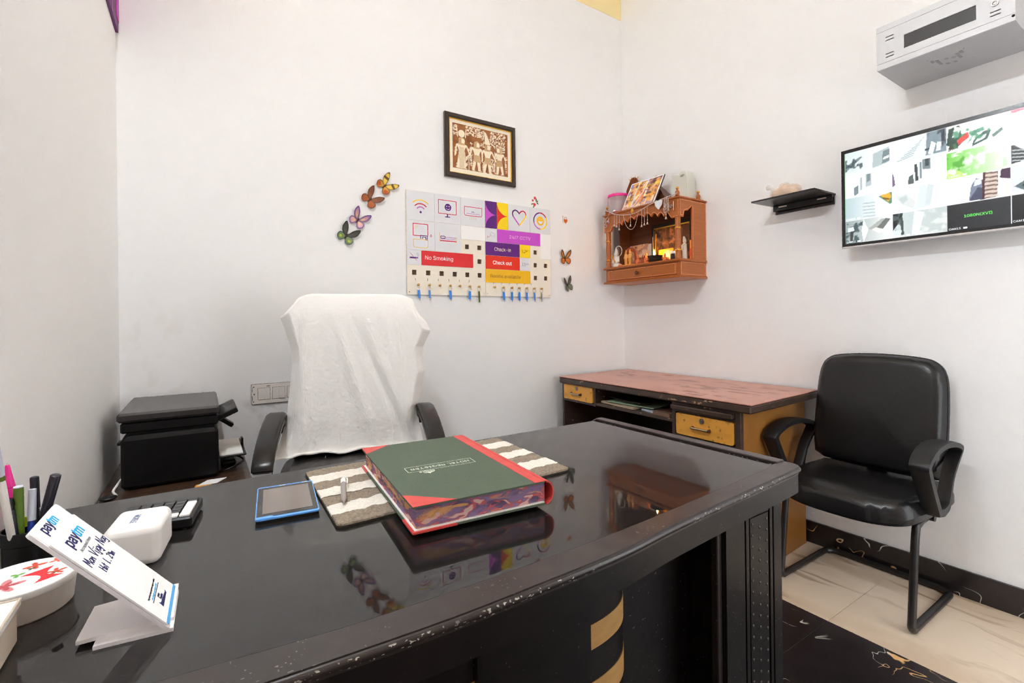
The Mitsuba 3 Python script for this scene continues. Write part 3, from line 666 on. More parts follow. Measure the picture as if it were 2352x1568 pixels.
# ------------------------------------------------------------------ key and sign board on the back wall
def board_mesh(poly, z0, d): return onback(put(prism(poly, d), (0, 0, z0)), 0, 0)
BX, BZ, BU_ = -1.580, 1.772, 0.0775
pbr('board_cream', (238, 230, 214), 0.5, 0.3)
pbr('board_brown', (74, 56, 42), 0.7, 0.2)
pbr('tile_grey', (222, 222, 226), 0.4, 0.4)
pbr('tile_white', (244, 243, 241), 0.35, 0.4)
for nm, col in dict(red=(214, 38, 42), scarlet=(222, 46, 24), magenta=(198, 76, 200), violet=(84, 24, 112), purple=(88, 24, 116), yellow=(250, 214, 20), amber=(240, 184, 20), crimson=(196, 36, 72), gold=(232, 196, 70), lilac=(186, 110, 190), pale_pink=(240, 190, 226), cream_ink=(246, 226, 190), brown_ink=(120, 60, 20), grey_ink=(150, 150, 156)).items():
    pbr('ink_' + nm if not nm.endswith('ink') else nm, col, 0.4, 0.35)
board = thing('key_board', 'cream board of hotel notices and icons on the back wall, with key hooks below', 'board')
def cell(c0, r0, c1, r1, g=0.0009):                # unit cells from the top left corner -> x0, x1, z0, z1
    return BX + c0 * BU_ + g, BX + c1 * BU_ - g, BZ - r1 * BU_ + g, BZ - r0 * BU_ - g
HOLES = [(4, 3), (5, 3), (5, 4)] + [(c, 5) for c in range(6)] + [(10, 3), (10, 4), (11, 4), (10, 5), (11, 5)]
for p in (0, 1):
    x0 = BX + p * 6 * BU_ + (0.0008 if p else 0); x1 = x0 + 6 * BU_ - 0.0012
    g = rrect(x0, x1, BZ - 7 * BU_ + 0.0005, BZ, 0.001)
    for c, r in HOLES:
        if (c >= 6) == bool(p):
            a, b, e, f = cell(c, r, c + 1, r + 1)
            g = g.difference(rrect((a + b) / 2 - 0.0125, (a + b) / 2 + 0.0125, (e + f) / 2 - 0.0130, (e + f) / 2 + 0.0125, 0.002))
    for cx, cz in ((x0 + 0.012, BZ - 7 * BU_ + 0.014), (x1 - 0.010, BZ - 7 * BU_ + 0.012)):
        g = g.difference(sg.Point(cx, cz).buffer(0.0028))
    part(board, 'panel', board_mesh(g, 0.004, 0.006), 'board_cream')
    part(board, 'backing', board_mesh(sg.box(x0 + 0.001, BZ - 7 * BU_ + 0.001, x1 - 0.001, BZ - 0.001), 0.0, 0.004), 'board_brown')  # dark board stands in for the shade inside the holes
ZF = 0.010
def sign(c0, r0, c1, r1, mat, name='sign_tile', th=0.0028, label=None):
    a, b, e, f = cell(c0, r0, c1, r1)
    k = part(board, name, board_mesh(rrect(a, b, e, f, 0.003), ZF, th), mat, label=label)
    return k, (a + b) / 2, (e + f) / 2
def print_on(k, polys_mat, cx, cz, out=ZF + 0.0028, nm='print'):
    """flat print on a tile: [(polygon in tile units of a full 0.155 tile centred on 0, material)]"""
    for i, (g, m_) in enumerate(polys_mat):
        mesh = prism(g, 0.0004) if hasattr(g, 'geom_type') else g
        key = numbered(f'{k}__{nm}')
        scene[key] = ply(onback(mesh, cx, cz, out + 0.00005), m_)
        if len(getattr(g, 'geoms', [])) > 1 or not hasattr(g, 'geom_type'): labels[key] = {'kind': 'stuff'} if False else labels.get(key, {})
        if not labels.get(key): labels.pop(key, None)
# row 1
k, x, z = sign(0, 0, 2, 2, 'tile_grey', label='tile with a coloured wireless sign')
print_on(k, [(line(arcpts(0, -0.030, 0.062, 48, 132), 0.006), 'ink_gold'), (line(arcpts(0, -0.030, 0.043, 45, 135), 0.006), 'ink_crimson'), (line(arcpts(0, -0.030, 0.026, 42, 138), 0.006), 'ink_lilac'), (sg.Point(0, -0.031).buffer(0.006), 'ink_violet')], x - 0.001, z - 0.002)
k, x, z = sign(2, 0, 4, 2, 'tile_grey', label='tile with a television sign')
scr = sg.box(-0.052, -0.026, 0.052, 0.046)
face = sg.Point(0.003, 0.010).buffer(0.0195)
face = face.difference(sg.Point(-0.004, 0.015).buffer(0.0035)).difference(sg.Point(0.010, 0.015).buffer(0.0035)).difference(line(arcpts(0.003, 0.008, 0.010, 200, 340), 0.0028))
print_on(k, [(scr.buffer(0.002).difference(scr.buffer(-0.0015)), 'ink_crimson'), (face, 'ink_violet'), (sg.box(-0.003, -0.042, 0.003, -0.027).union(sg.box(-0.015, -0.045, 0.015, -0.040)), 'ink_violet')], x - 0.002, z)
k, x, z = sign(4, 0, 6, 2, 'tile_grey', label='tile with an air conditioner sign')
ac = rrect(-0.056, 0.058, -0.022, 0.030, 0.012).union(sg.box(-0.056, 0.006, 0.058, 0.030))
print_on(k, [(ac.difference(ac.buffer(-0.0032)), 'ink_crimson'), (line([(-0.044, -0.0155), (-0.036, -0.0085), (0.040, -0.0085), (0.048, -0.0155)], 0.002), 'ink_lilac'), (sg.box(-0.010, 0.000, 0.008, 0.003), 'ink_violet')] + [(sg.box(-0.021 + i * 0.013, -0.042, -0.0195 + i * 0.013, -0.026), 'ink_gold') for i in range(4)], x, z)
def half(c0, m_bg, m_fg, name):
    k, x, z = sign(c0, 0, c0 + 1, 2, m_bg, label=name)
    w, h = BU_ / 2 - 0.001, BU_ - 0.001
    star = sg.box(-w, -h, w, h).difference(sg.Point(w, h).buffer(1, quad_segs=24).intersection(sg.box(-9, -9, 9, 9)) if False else affinity.scale(sg.Point(0, 0).buffer(1, quad_segs=24), 2 * w, h).buffer(0).intersection(sg.box(-1, -1, 1, 1)).buffer(0).envelope.difference(sg.box(-9, -9, 9, 9)) if False else affinity.translate(affinity.scale(sg.Point(0, 0).buffer(1, quad_segs=24), 2 * w, h), w, h))
    star = star.difference(affinity.translate(affinity.scale(sg.Point(0, 0).buffer(1, quad_segs=24), 2 * w, h), w, -h))
    print_on(k, [(star, m_fg)], x, z)
half(6, 'ink_violet', 'ink_magenta', 'violet and magenta pattern tile')
half(7, 'ink_yellow', 'ink_scarlet', 'yellow and red pattern tile')
k, x, z = sign(8, 0, 10, 2, 'tile_grey', label='tile with a heart sign')
hr = [( -0.000, -0.044), (-0.024, -0.016), (-0.043, 0.006), (-0.048, 0.022), (-0.043, 0.037), (-0.030, 0.044), (-0.013, 0.040), (0.0, 0.026), (0.013, 0.040), (0.030, 0.044), (0.043, 0.037), (0.048, 0.022), (0.043, 0.006), (0.024, -0.016)]
H = np.array(hr)
print_on(k, [(line(H[0:3], 0.0075), 'ink_magenta'), (line(H[2:8], 0.0075), 'ink_violet'), (line(H[7:12], 0.0075), 'ink_crimson'), (line(np.vstack([H[11:], H[:1]]), 0.0075), 'ink_yellow')], x, z + 0.002)
k, x, z = sign(10, 0, 12, 2, 'tile_grey', label='tile with a laughing face in a ring')
mouth = sg.Polygon(arcpts(0, 0.0, 0.018, 185, 355))
fc = sg.Point(0, 0).buffer(0.0275).difference(mouth).difference(line(arcpts(-0.010, 0.010, 0.004, 0, 180, 6), 0.002)).difference(line(arcpts(0.010, 0.010, 0.004, 0, 180, 6), 0.002))
print_on(k, [(line(arcpts(0, 0, 0.049, 30, 100), 0.0075), 'ink_crimson'), (line(arcpts(0, 0, 0.049, 100, 190), 0.0075), 'ink_violet'), (line(arcpts(0, 0, 0.049, 190, 270), 0.0075), 'ink_lilac'), (line(arcpts(0, 0, 0.049, 270, 390), 0.0075), 'ink_yellow'), (fc, 'ink_amber')], x, z)
# row 3-4 and below
k, x, z = sign(0, 2, 2, 4, 'tile_grey', label='tile with a wash basin sign')
mir = rrect(-0.046, 0.040, -0.004, 0.062, 0.004)
bas = rrect(-0.044, 0.040, -0.066, -0.020, 0.015).union(sg.box(-0.044, -0.035, 0.040, -0.020))
print_on(k, [(mir.difference(mir.buffer(-0.004)).difference(sg.box(-0.006, -0.02, 0.038, 0.002)), 'ink_crimson'), (bas.difference(bas.buffer(-0.003)), 'ink_gold'), (line([(-0.003, -0.016), (-0.003, 0.000), (0.034, 0.000), (0.034, -0.022)], 0.004).union(line([(0.008, -0.016), (0.008, -0.008), (0.026, -0.008), (0.026, -0.022)], 0.004)), 'ink_violet'),
             (line([(-0.034, 0.040), (-0.024, 0.052)], 0.0015), 'ink_gold'), (line([(-0.030, 0.034), (-0.017, 0.050)], 0.0015), 'ink_gold'), (sg.Polygon([(0.050, 0.002), (0.056, 0.010), (0.062, 0.002), (0.056, -0.006)]).difference(sg.Point(0.056, 0.002).buffer(0.0028)), 'ink_crimson')], x, z)
k, x, z = sign(2, 2, 4, 4, 'tile_grey', label='tile with a bed sign')
print_on(k, [(sg.box(-0.051, -0.026, -0.047, 0.026), 'ink_gold'), (sg.box(0.049, -0.026, 0.053, 0.008), 'ink_gold'), (sg.box(-0.047, -0.020, 0.049, -0.0145), 'ink_crimson'), (sg.box(-0.047, -0.0085, 0.049, -0.006), 'ink_lilac'), (sg.box(-0.018, 0.0015, 0.049, 0.004), 'ink_lilac'), (rrect(-0.045, -0.016, -0.005, 0.009, 0.005).difference(rrect(-0.0415, -0.0195, -0.0015, 0.0055, 0.003)), 'ink_violet')], x, z)
sign(4, 2, 6, 3, 'tile_white', 'blank_tile', label='blank white tile')
k, x, z = sign(0, 4, 1, 5, 'tile_grey', label='tile with a crossed out cigarette')
print_on(k, [(sg.box(-0.025, -0.006, 0.012, 0.002), 'ink_violet'), (sg.box(0.0135, -0.006, 0.0165, 0.002), 'ink_violet'), (sg.box(0.018, -0.006, 0.021, 0.002), 'ink_violet'), (line([(-0.024, 0.024), (0.014, -0.016)], 0.0018), 'ink_crimson'), (line([(0.014, 0.006), (0.018, 0.012), (0.013, 0.017), (0.017, 0.022)], 0.0014), 'grey_ink'), (line([(0.021, 0.006), (0.025, 0.012), (0.020, 0.017), (0.024, 0.022)], 0.0014), 'grey_ink')], x, z)
def bar(c0, r0, c1, txt, mat, ink, h=0.0215, dx=0.0, wd=None, bold=False, label=None):
    k, x, z = sign(c0, r0, c1, r0 + 1, mat, 'sign_bar', label=label)
    m_ = text(txt, h, 0.0004, bold, cx=dx, cy=0, width=wd)
    print_on(k, [(m_, ink)], x, z, nm='lettering')
bar(1, 4, 4.97, 'No Smoking', 'ink_red', 'tile_white', 0.021, -0.052, 0.162, label='red bar lettered No Smoking')
k, x, z = sign(6, 2, 7, 3, 'tile_grey', label='small tile with a camera sign')
cam = affinity.rotate(rrect(-0.006, 0.024, -0.004, 0.014, 0.004), -22)
print_on(k, [(line([(-0.026, -0.006), (-0.026, -0.020)], 0.0015).union(line([(-0.026, -0.012), (-0.008, -0.008), (-0.004, 0.0)], 0.0015)), 'ink_crimson'), (cam.difference(cam.buffer(-0.0012)), 'grey_ink')], x, z)
bar(7, 2, 10.98, '24/7 CCTV', 'ink_magenta', 'pale_pink' if 'pale_pink' in scene else 'ink_pale_pink', 0.019, 0.006, 0.152, label='magenta bar lettered 24/7 CCTV')
sign(11, 2, 12, 4, 'tile_white', 'blank_tile', label='blank white tile')
bar(6, 3, 9, 'Check-in', 'ink_purple', 'cream_ink', 0.021, -0.002, 0.112, label='purple bar lettered Check-in')
bar(6, 4, 9, 'Check out', 'ink_scarlet', 'tile_white', 0.021, -0.005, 0.128, bold=True, label='red bar lettered Check out')
bar(6, 5, 10, 'Rooms available', 'ink_amber', 'brown_ink', 0.019, -0.022, 0.205, label='amber bar lettered Rooms available')
for r0, mat, a, b, ink in ((3, 'ink_yellow', '12', 'pm', 'brown_ink'), (4, 'tile_grey', '11', 'am', 'grey_ink')):
    k, x, z = sign(9, r0, 10, r0 + 1, mat, label='small tile lettered ' + a + ' ' + b)
    print_on(k, [(text(a, 0.0185, 0.0004, cx=-0.010, cy=0), ink), (text(b, 0.009, 0.0004, cx=0.0155, cy=0.003), ink)], x, z, nm='lettering')
# little number marks above the hooks
marks = []
for i, x in enumerate((-1.536, -1.468, -1.408, -1.344, -1.282, -1.222, -1.064, -1.010, -0.956, -0.902, -0.850, -0.800)):
    marks.append(prism(affinity.rotate(line([(0, -0.006), (0.001, 0.002), (-0.003, 0.006)] if i % 2 else [(-0.002, 0.004), (0.002, 0.001), (0, -0.005)], 0.0022), -12 * (i % 3)), 0.0003))
    marks[-1] = onback(marks[-1], x, 1.306 + (0.004 if i < 6 else 0), 0.0101)
for m_ in marks: part(board, 'hook_mark', m_, 'board_brown')
# hooks and keys
HX = [-1.524, -1.465, -1.404, -1.343, -1.285, -1.224, -1.166, -1.060, -1.005, -0.950, -0.898, -0.846, -0.794, -0.744]
HX = [-1.524, -1.462, -1.402, -1.341, -1.283, -1.222, -1.164, -1.062, -1.002, -0.944, -0.892, -0.838, -0.782, -0.728]
metal('brass', (196, 160, 92), 0.3)
pbr('tag_blue', (36, 122, 214), 0.35, 0.5)
pbr('tag_green', (70, 82, 34), 0.7, 0.2)
pbr('tag_dark', (46, 42, 44), 0.5, 0.3)
HZ = 1.281
for i, x in enumerate(HX):
    part(board, 'hook', onback(cat(cyl((0, 0, 0.010), (0, 0, 0.022), 0.0035, 12), sphere((0, 0, 0.024), 0.0068, 1, (1, 1, 0.6))), x, HZ), 'brass', smooth=40)
def key_set(i, tag, label, group, sway, length=0.058, tagmat='tag_blue'):
    x = HX[i]
    t = thing('key', label, 'key', group)
    R = 0.0115
    ring = [(x + R * math.cos(a), -0.0175, HZ - 0.0045 - R * 0.75 + R * math.sin(a)) for a in np.radians(np.arange(0, 360, 18))]
    part(t, 'ring', tube(ring, 0.0011, 6, closed=True, up=(0, 1, 0)), 'steel', smooth=60)
    top = np.array([x + sway * 0.3, -0.017, HZ - 0.024])
    bot = np.array([x + sway, -0.016, HZ - 0.026 - length])
    ax = (bot - top) / np.linalg.norm(bot - top); side = np.array([-ax[2], 0, ax[0]])
    if tag:
        wd = 0.0062
        sl = rrect(-wd, wd, 0.002, length * 0.80, 0.003)
        part(t, 'tag', put(prism(sl, 0.004), top - [0, -0.001, 0], U=side * (1 if tag == 1 else 0.62), V=ax, W=(0, -1, 0)), tagmat)
    kb = top + ax * (length * 0.35)
    part(t, 'blade', put(cat(prism(rrect(-0.0045, 0.0045, -0.010, 0.006, 0.002), 0.0016), prism(sg.Polygon([(-0.0028, 0), (0.0028, 0), (0.0028, 0.034), (0.0, 0.038), (-0.0028, 0.034), (-0.0016, 0.028), (-0.0028, 0.022), (-0.0016, 0.016)]), 0.0016)), kb + side * 0.003 + [0, 0.0025, 0], U=side, V=ax, W=(0, -1, 0)), 'steel_dull')
G1, G2 = 'blue tagged keys on the left half of the board', 'blue tagged keys on the right half of the board'
key_set(0, 1, 'blue tagged key on the leftmost hook of the key board', G1, 0.008)
key_set(1, 2, 'narrow blue tagged key on the second hook of the key board', G1, 0.002, 0.056)
key_set(3, 1, 'blue tagged key on the fourth hook of the key board, left of an empty hook', G1, 0.003, 0.062)
key_set(5, 1, 'blue tagged key on the sixth hook of the key board, beside the olive strap', G1, 0.0, 0.060)
key_set(6, 2, 'key with an olive green strap on the key board left of its middle', None, 0.003, 0.080, 'tag_green')
key_set(8, 1, 'leftmost blue tagged key on the right half of the key board', G2, 0.006, 0.060)
key_set(9, 1, 'second blue tagged key on the right half of the key board', G2, 0.002, 0.062)
key_set(10, 1, 'third blue tagged key on the right half of the key board', G2, 0.002, 0.062)
key_set(11, 1, 'fourth blue tagged key on the right half of the key board', G2, 0.001, 0.060)
key_set(12, 2, 'blue and dark tagged key second from the right end of the key board', G2, 0.004, 0.058)
key_set(13, 2, 'grey untagged keys on the rightmost hook of the key board', None, 0.0, 0.052, 'steel_dull')

# ------------------------------------------------------------------ framed picture
pic = thing('framed_picture', 'dark framed brown and ivory picture of four ancient Egyptian figures on the back wall', 'picture')
pbr('frame_dark', (44, 32, 24), 0.35, 0.5)
metal('frame_gold', (226, 178, 70), 0.25)
pbr('mat_board', (238, 230, 208), 0.6, 0.2)
X0, X1, Z0, Z1 = -1.361, -0.907, 1.874, 2.223
fr = [sg.box(X0, Z0, X1, Z1)]
part(pic, 'frame', cat(onback(prism(fr[0].difference(fr[0].buffer(-0.026, join_style=2)), 0.018), 0, 0), onback(put(prism(fr[0].buffer(-0.003, join_style=2).difference(fr[0].buffer(-0.021, join_style=2)), 0.004), (0, 0, 0.018)), 0, 0)), 'frame_dark', label='dark wooden frame')
part(pic, 'gold_edge', onback(prism(fr[0].buffer(-0.0255, join_style=2).difference(fr[0].buffer(-0.0295, join_style=2)), 0.0150), 0, 0), 'frame_gold', label='gold inner edge')
part(pic, 'mount', onback(prism(fr[0].buffer(-0.0295, join_style=2), 0.008), 0, 0), 'mat_board')
PW, PH = 0.356, 0.250
P = Paint(PW, PH, 240, 170, (150, 92, 48))
P.blend((P.n(30, 3) - 0.42) * 2.2, (112, 62, 30))
IV, LN = (240, 226, 196), (150, 110, 74)
def figure(cx, base, h, robe=None, hat=None, flip=1, arm=(0.5, 0.36), arm2=(-0.35, 0.36), crown=0):
    F = lambda pts: sg.Polygon([(cx + flip * a * h, base + b * h) for a, b in pts])
    for a0 in ((-0.14, 0.02), (0.10, 0.02)):
        P.poly(F([(a0[0] - .045, 0), (a0[0] + .12, 0), (a0[0] + .05, .035), (a0[0] * .5 + .07, .40), (a0[0] * .5 - .06, .40)]), IV)
    P.poly(F([(-.13, .33), (.17, .28), (.12, .56), (-.11, .56)]), robe or (206, 172, 128))
    for s_ in np.linspace(.30, .52, 6): P.poly(line([(cx - .13 * h, base + s_ * h), (cx + .16 * h, base + (s_ + .05) * h)], 0.0011), LN)
    P.poly(F([(-.09, .54), (.09, .54), (.13, .66), (.20, .77), (.10, .80), (-.10, .80), (-.20, .77), (-.13, .66)]), IV)
    for e, ax in ((-.20, arm2), (.20, arm)):
        P.poly(line([(cx + flip * e * .9 * h, base + .75 * h), (cx + flip * (e + ax[0] * .4) * h, base + .58 * h), (cx + flip * (e + ax[0]) * h, base + ax[1] * h)], .046 * h), IV)
    P.poly(F([(-.12, .76), (.12, .76), (.10, .98), (.02, 1.02), (-.10, .98)]), (200, 168, 124))
    for s_ in np.linspace(.78, .96, 6): P.poly(line([(cx - .11 * h, base + s_ * h), (cx + .04 * h, base + s_ * h)], 0.0009), LN)
    P.poly(F([(.0, .82), (.10, .82), (.125, .88), (.10, .96), (.0, .97)]), IV)
    if crown == 1: P.poly(sg.Point(cx, base + 1.13 * h).buffer(.12 * h), IV); P.poly(line([(cx - .14 * h, base + 1.02 * h), (cx - .17 * h, base + 1.30 * h)], .03 * h), IV); P.poly(line([(cx + .14 * h, base + 1.02 * h), (cx + .17 * h, base + 1.30 * h)], .03 * h), IV)
    if crown == 2: P.poly(F([(-.10, .99), (.12, .99), (.06, 1.16), (-.06, 1.40), (-.12, 1.40)]), IV)
r2 = random.Random(4)
def glyphs(x0, x1, y0, y1, n):
    for _ in range(n):
        a, b = r2.uniform(x0, x1), r2.uniform(y0, y1); k_ = r2.random()
        if k_ < .4: P.poly(sg.box(a - .005, b - .0016, a + .006, b + .0016), IV)
        elif k_ < .7: P.poly(line([(a, b - .006), (a + .002, b + .004), (a + .006, b + .006)], .0026), IV)
        elif k_ < .85: P.poly(sg.Point(a, b).buffer(.0042).difference(sg.Point(a, b).buffer(.0018)), IV)
        else: P.poly(sg.Polygon([(a - .005, b - .004), (a + .006, b - .004), (a, b + .005)]), IV)
glyphs(0.004, 0.028, 0.185, 0.246, 26); glyphs(0.085, 0.175, 0.195, 0.246, 90); glyphs(0.175, 0.20, 0.15, 0.24, 30); glyphs(0.24, 0.345, 0.205, 0.246, 70); glyphs(0.235, 0.285, 0.155, 0.205, 34); glyphs(0.315, 0.335, 0.14, 0.20, 24)
glyphs(0.075, 0.090, 0.02, 0.08, 34); glyphs(0.105, 0.120, 0.02, 0.16, 46); glyphs(0.012, 0.026, 0.08, 0.12, 14); glyphs(0.185, 0.196, 0.01, 0.07, 18); glyphs(0.240, 0.262, 0.02, 0.09, 30); glyphs(0.338, 0.345, 0.02, 0.12, 20); glyphs(0.02, 0.035, 0.01, 0.035, 12); glyphs(0.28, 0.315, 0.16, 0.205, 30)
P.poly(sg.box(0.098, 0.004, 0.1025, 0.125), IV); P.poly(sg.box(0.266, 0.01, 0.270, 0.135), IV); P.rect(0, PW, 0, 0.003, IV)
figure(0.055, 0.006, 0.170, robe=(226, 206, 170), crown=1, arm=(.14, .46), arm2=(-.04, .40))
P.poly(sg.Polygon([(0.040, 0.006), (0.072, 0.006), (0.072, 0.125), (0.042, 0.125)]), (228, 210, 176))
for s_ in np.linspace(0.012, 0.118, 13): P.poly(line([(0.041, s_ + .006), (0.072, s_ - .004)], .0012), LN)
figure(0.150, 0.006, 0.165, arm=(.02, .40), arm2=(-.12, .44))
figure(0.220, 0.004, 0.165, crown=2, arm=(.16, .44), arm2=(-.02, .38))
figure(0.300, 0.008, 0.155, robe=(196, 160, 112), arm=(-.12, .62), arm2=(-.12, .62), flip=-1)
scene[pic + '__print'] = ply(onback(P.mesh(), -1.312, 1.925, 0.0084), 'vcol', color=P.lin())
labels[pic + '__print'] = {'label': 'brown print of four standing figures'}

# ------------------------------------------------------------------ butterflies and stickers on the back wall
def wing_mesh(P0, fold, colfn, n=26):
    """outline (spline) of one wing, root at the origin; folded up from the wall"""
    S = sg.Polygon(spline(P0 + [P0[0]], 6)[:-1]).buffer(0)
    x0, y0, x1, y1 = S.bounds
    gx, gy = np.meshgrid(np.linspace(x0, x1, n), np.linspace(y0, y1, n))
    pts = np.stack([gx.ravel(), gy.ravel()], 1)
    pts = pts[shapely.contains_xy(S.buffer(-0.02 * (x1 - x0)), pts[:, 0], pts[:, 1])]
    ring = np.array([S.exterior.interpolate(d, True).coords[0] for d in np.linspace(0, 1, 60, endpoint=False)])
    allp = np.vstack([pts, ring])
    from scipy.spatial import Delaunay
    tri = Delaunay(allp).simplices
    cen = allp[tri].mean(1)
    tri = tri[shapely.contains_xy(S, cen[:, 0], cen[:, 1])]
    d = np.hypot(allp[:, 0], allp[:, 1])
    edge = shapely.distance(S.exterior, shapely.points(allp))
    V = np.stack([allp[:, 0], allp[:, 1], 0.0015 + d * fold], 1)
    a = V[tri]; nz = np.cross(a[:, 1] - a[:, 0], a[:, 2] - a[:, 0])[:, 2]
    tri[nz < 0] = tri[nz < 0][:, ::-1]
    back = V.copy(); back[:, 2] -= 0.0004
    return trimesh.Trimesh(np.vstack([V, back]), np.vstack([tri, tri[:, ::-1] + len(V)]), process=False), np.vstack([vcolors(colfn(allp, d, edge))] * 2)
UP = [(0.0, 0.0), (0.008, 0.026), (0.022, 0.054), (0.044, 0.074), (0.053, 0.070), (0.055, 0.052), (0.050, 0.028), (0.030, 0.006)]
LO = [(0.0, 0.0), (0.028, 0.006), (0.047, 0.000), (0.052, -0.022), (0.040, -0.042), (0.020, -0.046), (0.006, -0.026)]
def butterfly(label, x, z, ang, scl, up, lo, body, group=None, ragged=False, narrow=1.0):
    t = thing('butterfly_decal', label, 'butterfly', group)
    for s_ in (-1, 1):
        for nm, shp, fn in (('upper_wing', UP, up), ('lower_wing', LO, lo)):
            m, c = wing_mesh([(a * scl, b * scl) for a, b in shp], 0.30, fn)
            m.vertices[:, 0] *= s_ * narrow
            if s_ < 0: m.faces = m.faces[:, ::-1]
            m = rotz(m, ang)
            scene[numbered(f'{t}__{nm}')] = ply(onback(m, x, z, 0.0006), 'vcol', smooth=True, color=c)
    b = rotz(tube([(0, -0.022 * scl, 0.003), (0, -0.006 * scl, 0.0042), (0, 0.008 * scl, 0.0045), (0, 0.016 * scl, 0.004)], [0.0012, 0.0026, 0.0030, 0.0018], 10), ang)
    part(t, 'body', onback(b, x, z), body, smooth=60)
    for s_ in (-1, 1):
        part(t, 'antenna', onback(rotz(tube([(0, 0.015 * scl, 0.004), (s_ * 0.006 * scl, 0.028 * scl, 0.008), (s_ * 0.012 * scl, 0.036 * scl, 0.010)], 0.0004, 5), ang), x, z), 'grey_ink')
def grad(c0, c1, c2, ed=0.004, spots=None):
    def fn(p, d, e):
        t = np.clip(d / d.max(), 0, 1)[:, None]
        c = np.array(c0) * (1 - t) + np.array(c1) * t
        v = np.abs(np.sin(np.arctan2(p[:, 1], p[:, 0]) * 14))[:, None] < 0.16
        c = np.where(v & (t > 0.2), c * 0.62, c)
        if spots:
            (sx, sy, sr, sc) = spots
            m = np.hypot(p[:, 0] - sx, p[:, 1] - sy) < sr
            c[m] = sc
        k_ = np.clip(1 - e / ed, 0, 1)[:, None]
        return c * (1 - k_) + np.array(c2) * k_
    return fn
pbr('insect_dark', (60, 42, 28), 0.6, 0.3)
def barred(p, d, e):
    c = np.tile(np.array([226., 190., 70.]), (len(p), 1))
    m = (np.sin(p[:, 1] * 210 + p[:, 0] * 60) > 0.35) & (d > 0.022); c[m] = (92, 66, 20)
    k_ = np.clip(1 - e / 0.004, 0, 1)[:, None]
    return c * (1 - k_) + np.array((70, 48, 20)) * k_
BG = None
butterfly('yellow butterfly decal with brown spotted lower wings, topmost of four left of the key board', -1.690, 1.773, -50, 0.78, barred, grad((214, 170, 60), (190, 104, 40), (70, 40, 20), 0.004, (0.026, -0.018, 0.011, (170, 78, 34))), 'insect_dark', BG)
butterfly('rust brown butterfly decal, second from the top left of the key board', -1.765, 1.695, -46, 0.78, grad((150, 90, 50), (110, 56, 30), (74, 36, 20), 0.006), grad((178, 100, 50), (160, 80, 38), (84, 44, 24), 0.005), 'insect_dark', BG)
butterfly('yellow centred violet butterfly decal, third from the top left of the key board', -1.826, 1.587, -34, 0.75, grad((250, 206, 110), (170, 120, 190), (76, 44, 110), 0.010), grad((252, 214, 130), (206, 160, 200), (84, 50, 120), 0.008), 'insect_dark', BG)
butterfly('dark green butterfly decal, lowest of four left of the key board', -1.881, 1.506, -33, 0.78, grad((86, 92, 80), (60, 56, 48), (34, 32, 26), 0.009), grad((120, 140, 80), (96, 118, 100), (40, 50, 30), 0.005, (0.024, -0.016, 0.007, (170, 180, 40))), 'insect_dark', BG)
butterfly('orange butterfly decal with black tips, right of the key board', -0.529, 1.478, 2, 0.74, grad((232, 160, 70), (210, 120, 40), (50, 32, 16), 0.012), grad((226, 130, 40), (190, 100, 34), (70, 36, 16), 0.006), 'insect_dark')
butterfly('grey green butterfly decal seen folded, lowest on the right of the key board', -0.510, 1.308, 18, 0.78, grad((104, 96, 84), (78, 70, 62), (50, 46, 40), 0.008), grad((104, 112, 88), (92, 100, 84), (56, 62, 48), 0.005), 'insect_dark', narrow=0.72)
st = thing('flower_sticker', 'small sticker of red roses with green leaves above the right corner of the key board', 'sticker')
pbr('petal_red', (206, 52, 62), 0.5, 0.3); pbr('leaf_green', (86, 116, 60), 0.5, 0.3)
for (a, b, r) in ((0.000, 0.022, 0.0105), (-0.004, -0.018, 0.0115), (-0.016, 0.006, 0.008)):
    g = affinity.scale(sg.Polygon([(a + r * (0.8 + 0.2 * math.cos(5 * q)) * math.cos(q), b + r * (0.8 + 0.2 * math.cos(5 * q)) * math.sin(q)) for q in np.linspace(0, 2 * np.pi, 30)]), 1, 1)
    part(st, 'flower', onback(prism(g, 0.0012), -0.757, 1.812), 'petal_red')
for (a, b, an) in ((0.016, 0.004, 20), (0.019, -0.008, -40), (-0.020, -0.016, 200), (0.010, 0.012, 60), (-0.010, -0.034, 250)):
    part(st, 'leaf', onback(prism(affinity.translate(affinity.rotate(affinity.scale(sg.Point(0, 0).buffer(0.008), 1.1, 0.5), an), a, b), 0.0008), -0.757, 1.812), 'leaf_green')
st = thing('heart_sticker', 'tiny orange heart padlock and key sticker right of the key board', 'sticker')
pbr('heart_orange', (206, 96, 38), 0.5, 0.3)
hp = sg.Polygon([(0, -0.020), (-0.014, -0.004), (-0.013, 0.006), (-0.006, 0.008), (0, 0.003), (0.006, 0.008), (0.013, 0.006), (0.014, -0.004)]).buffer(0.001)
part(st, 'heart', onback(prism(hp, 0.001), -0.518, 1.722), 'heart_orange')
part(st, 'shackle', onback(prism(line(arcpts(0, 0.012, 0.010, -10, 190), 0.0028), 0.001), -0.518, 1.722), 'brass')
part(st, 'key', onback(prism(line([(0, 0.010), (0, -0.022), (0.006, -0.022)], 0.0022).union(sg.Point(0, 0.014).buffer(0.005).difference(sg.Point(0, 0.014).buffer(0.0028))), 0.001), -0.540, 1.730), 'brass')

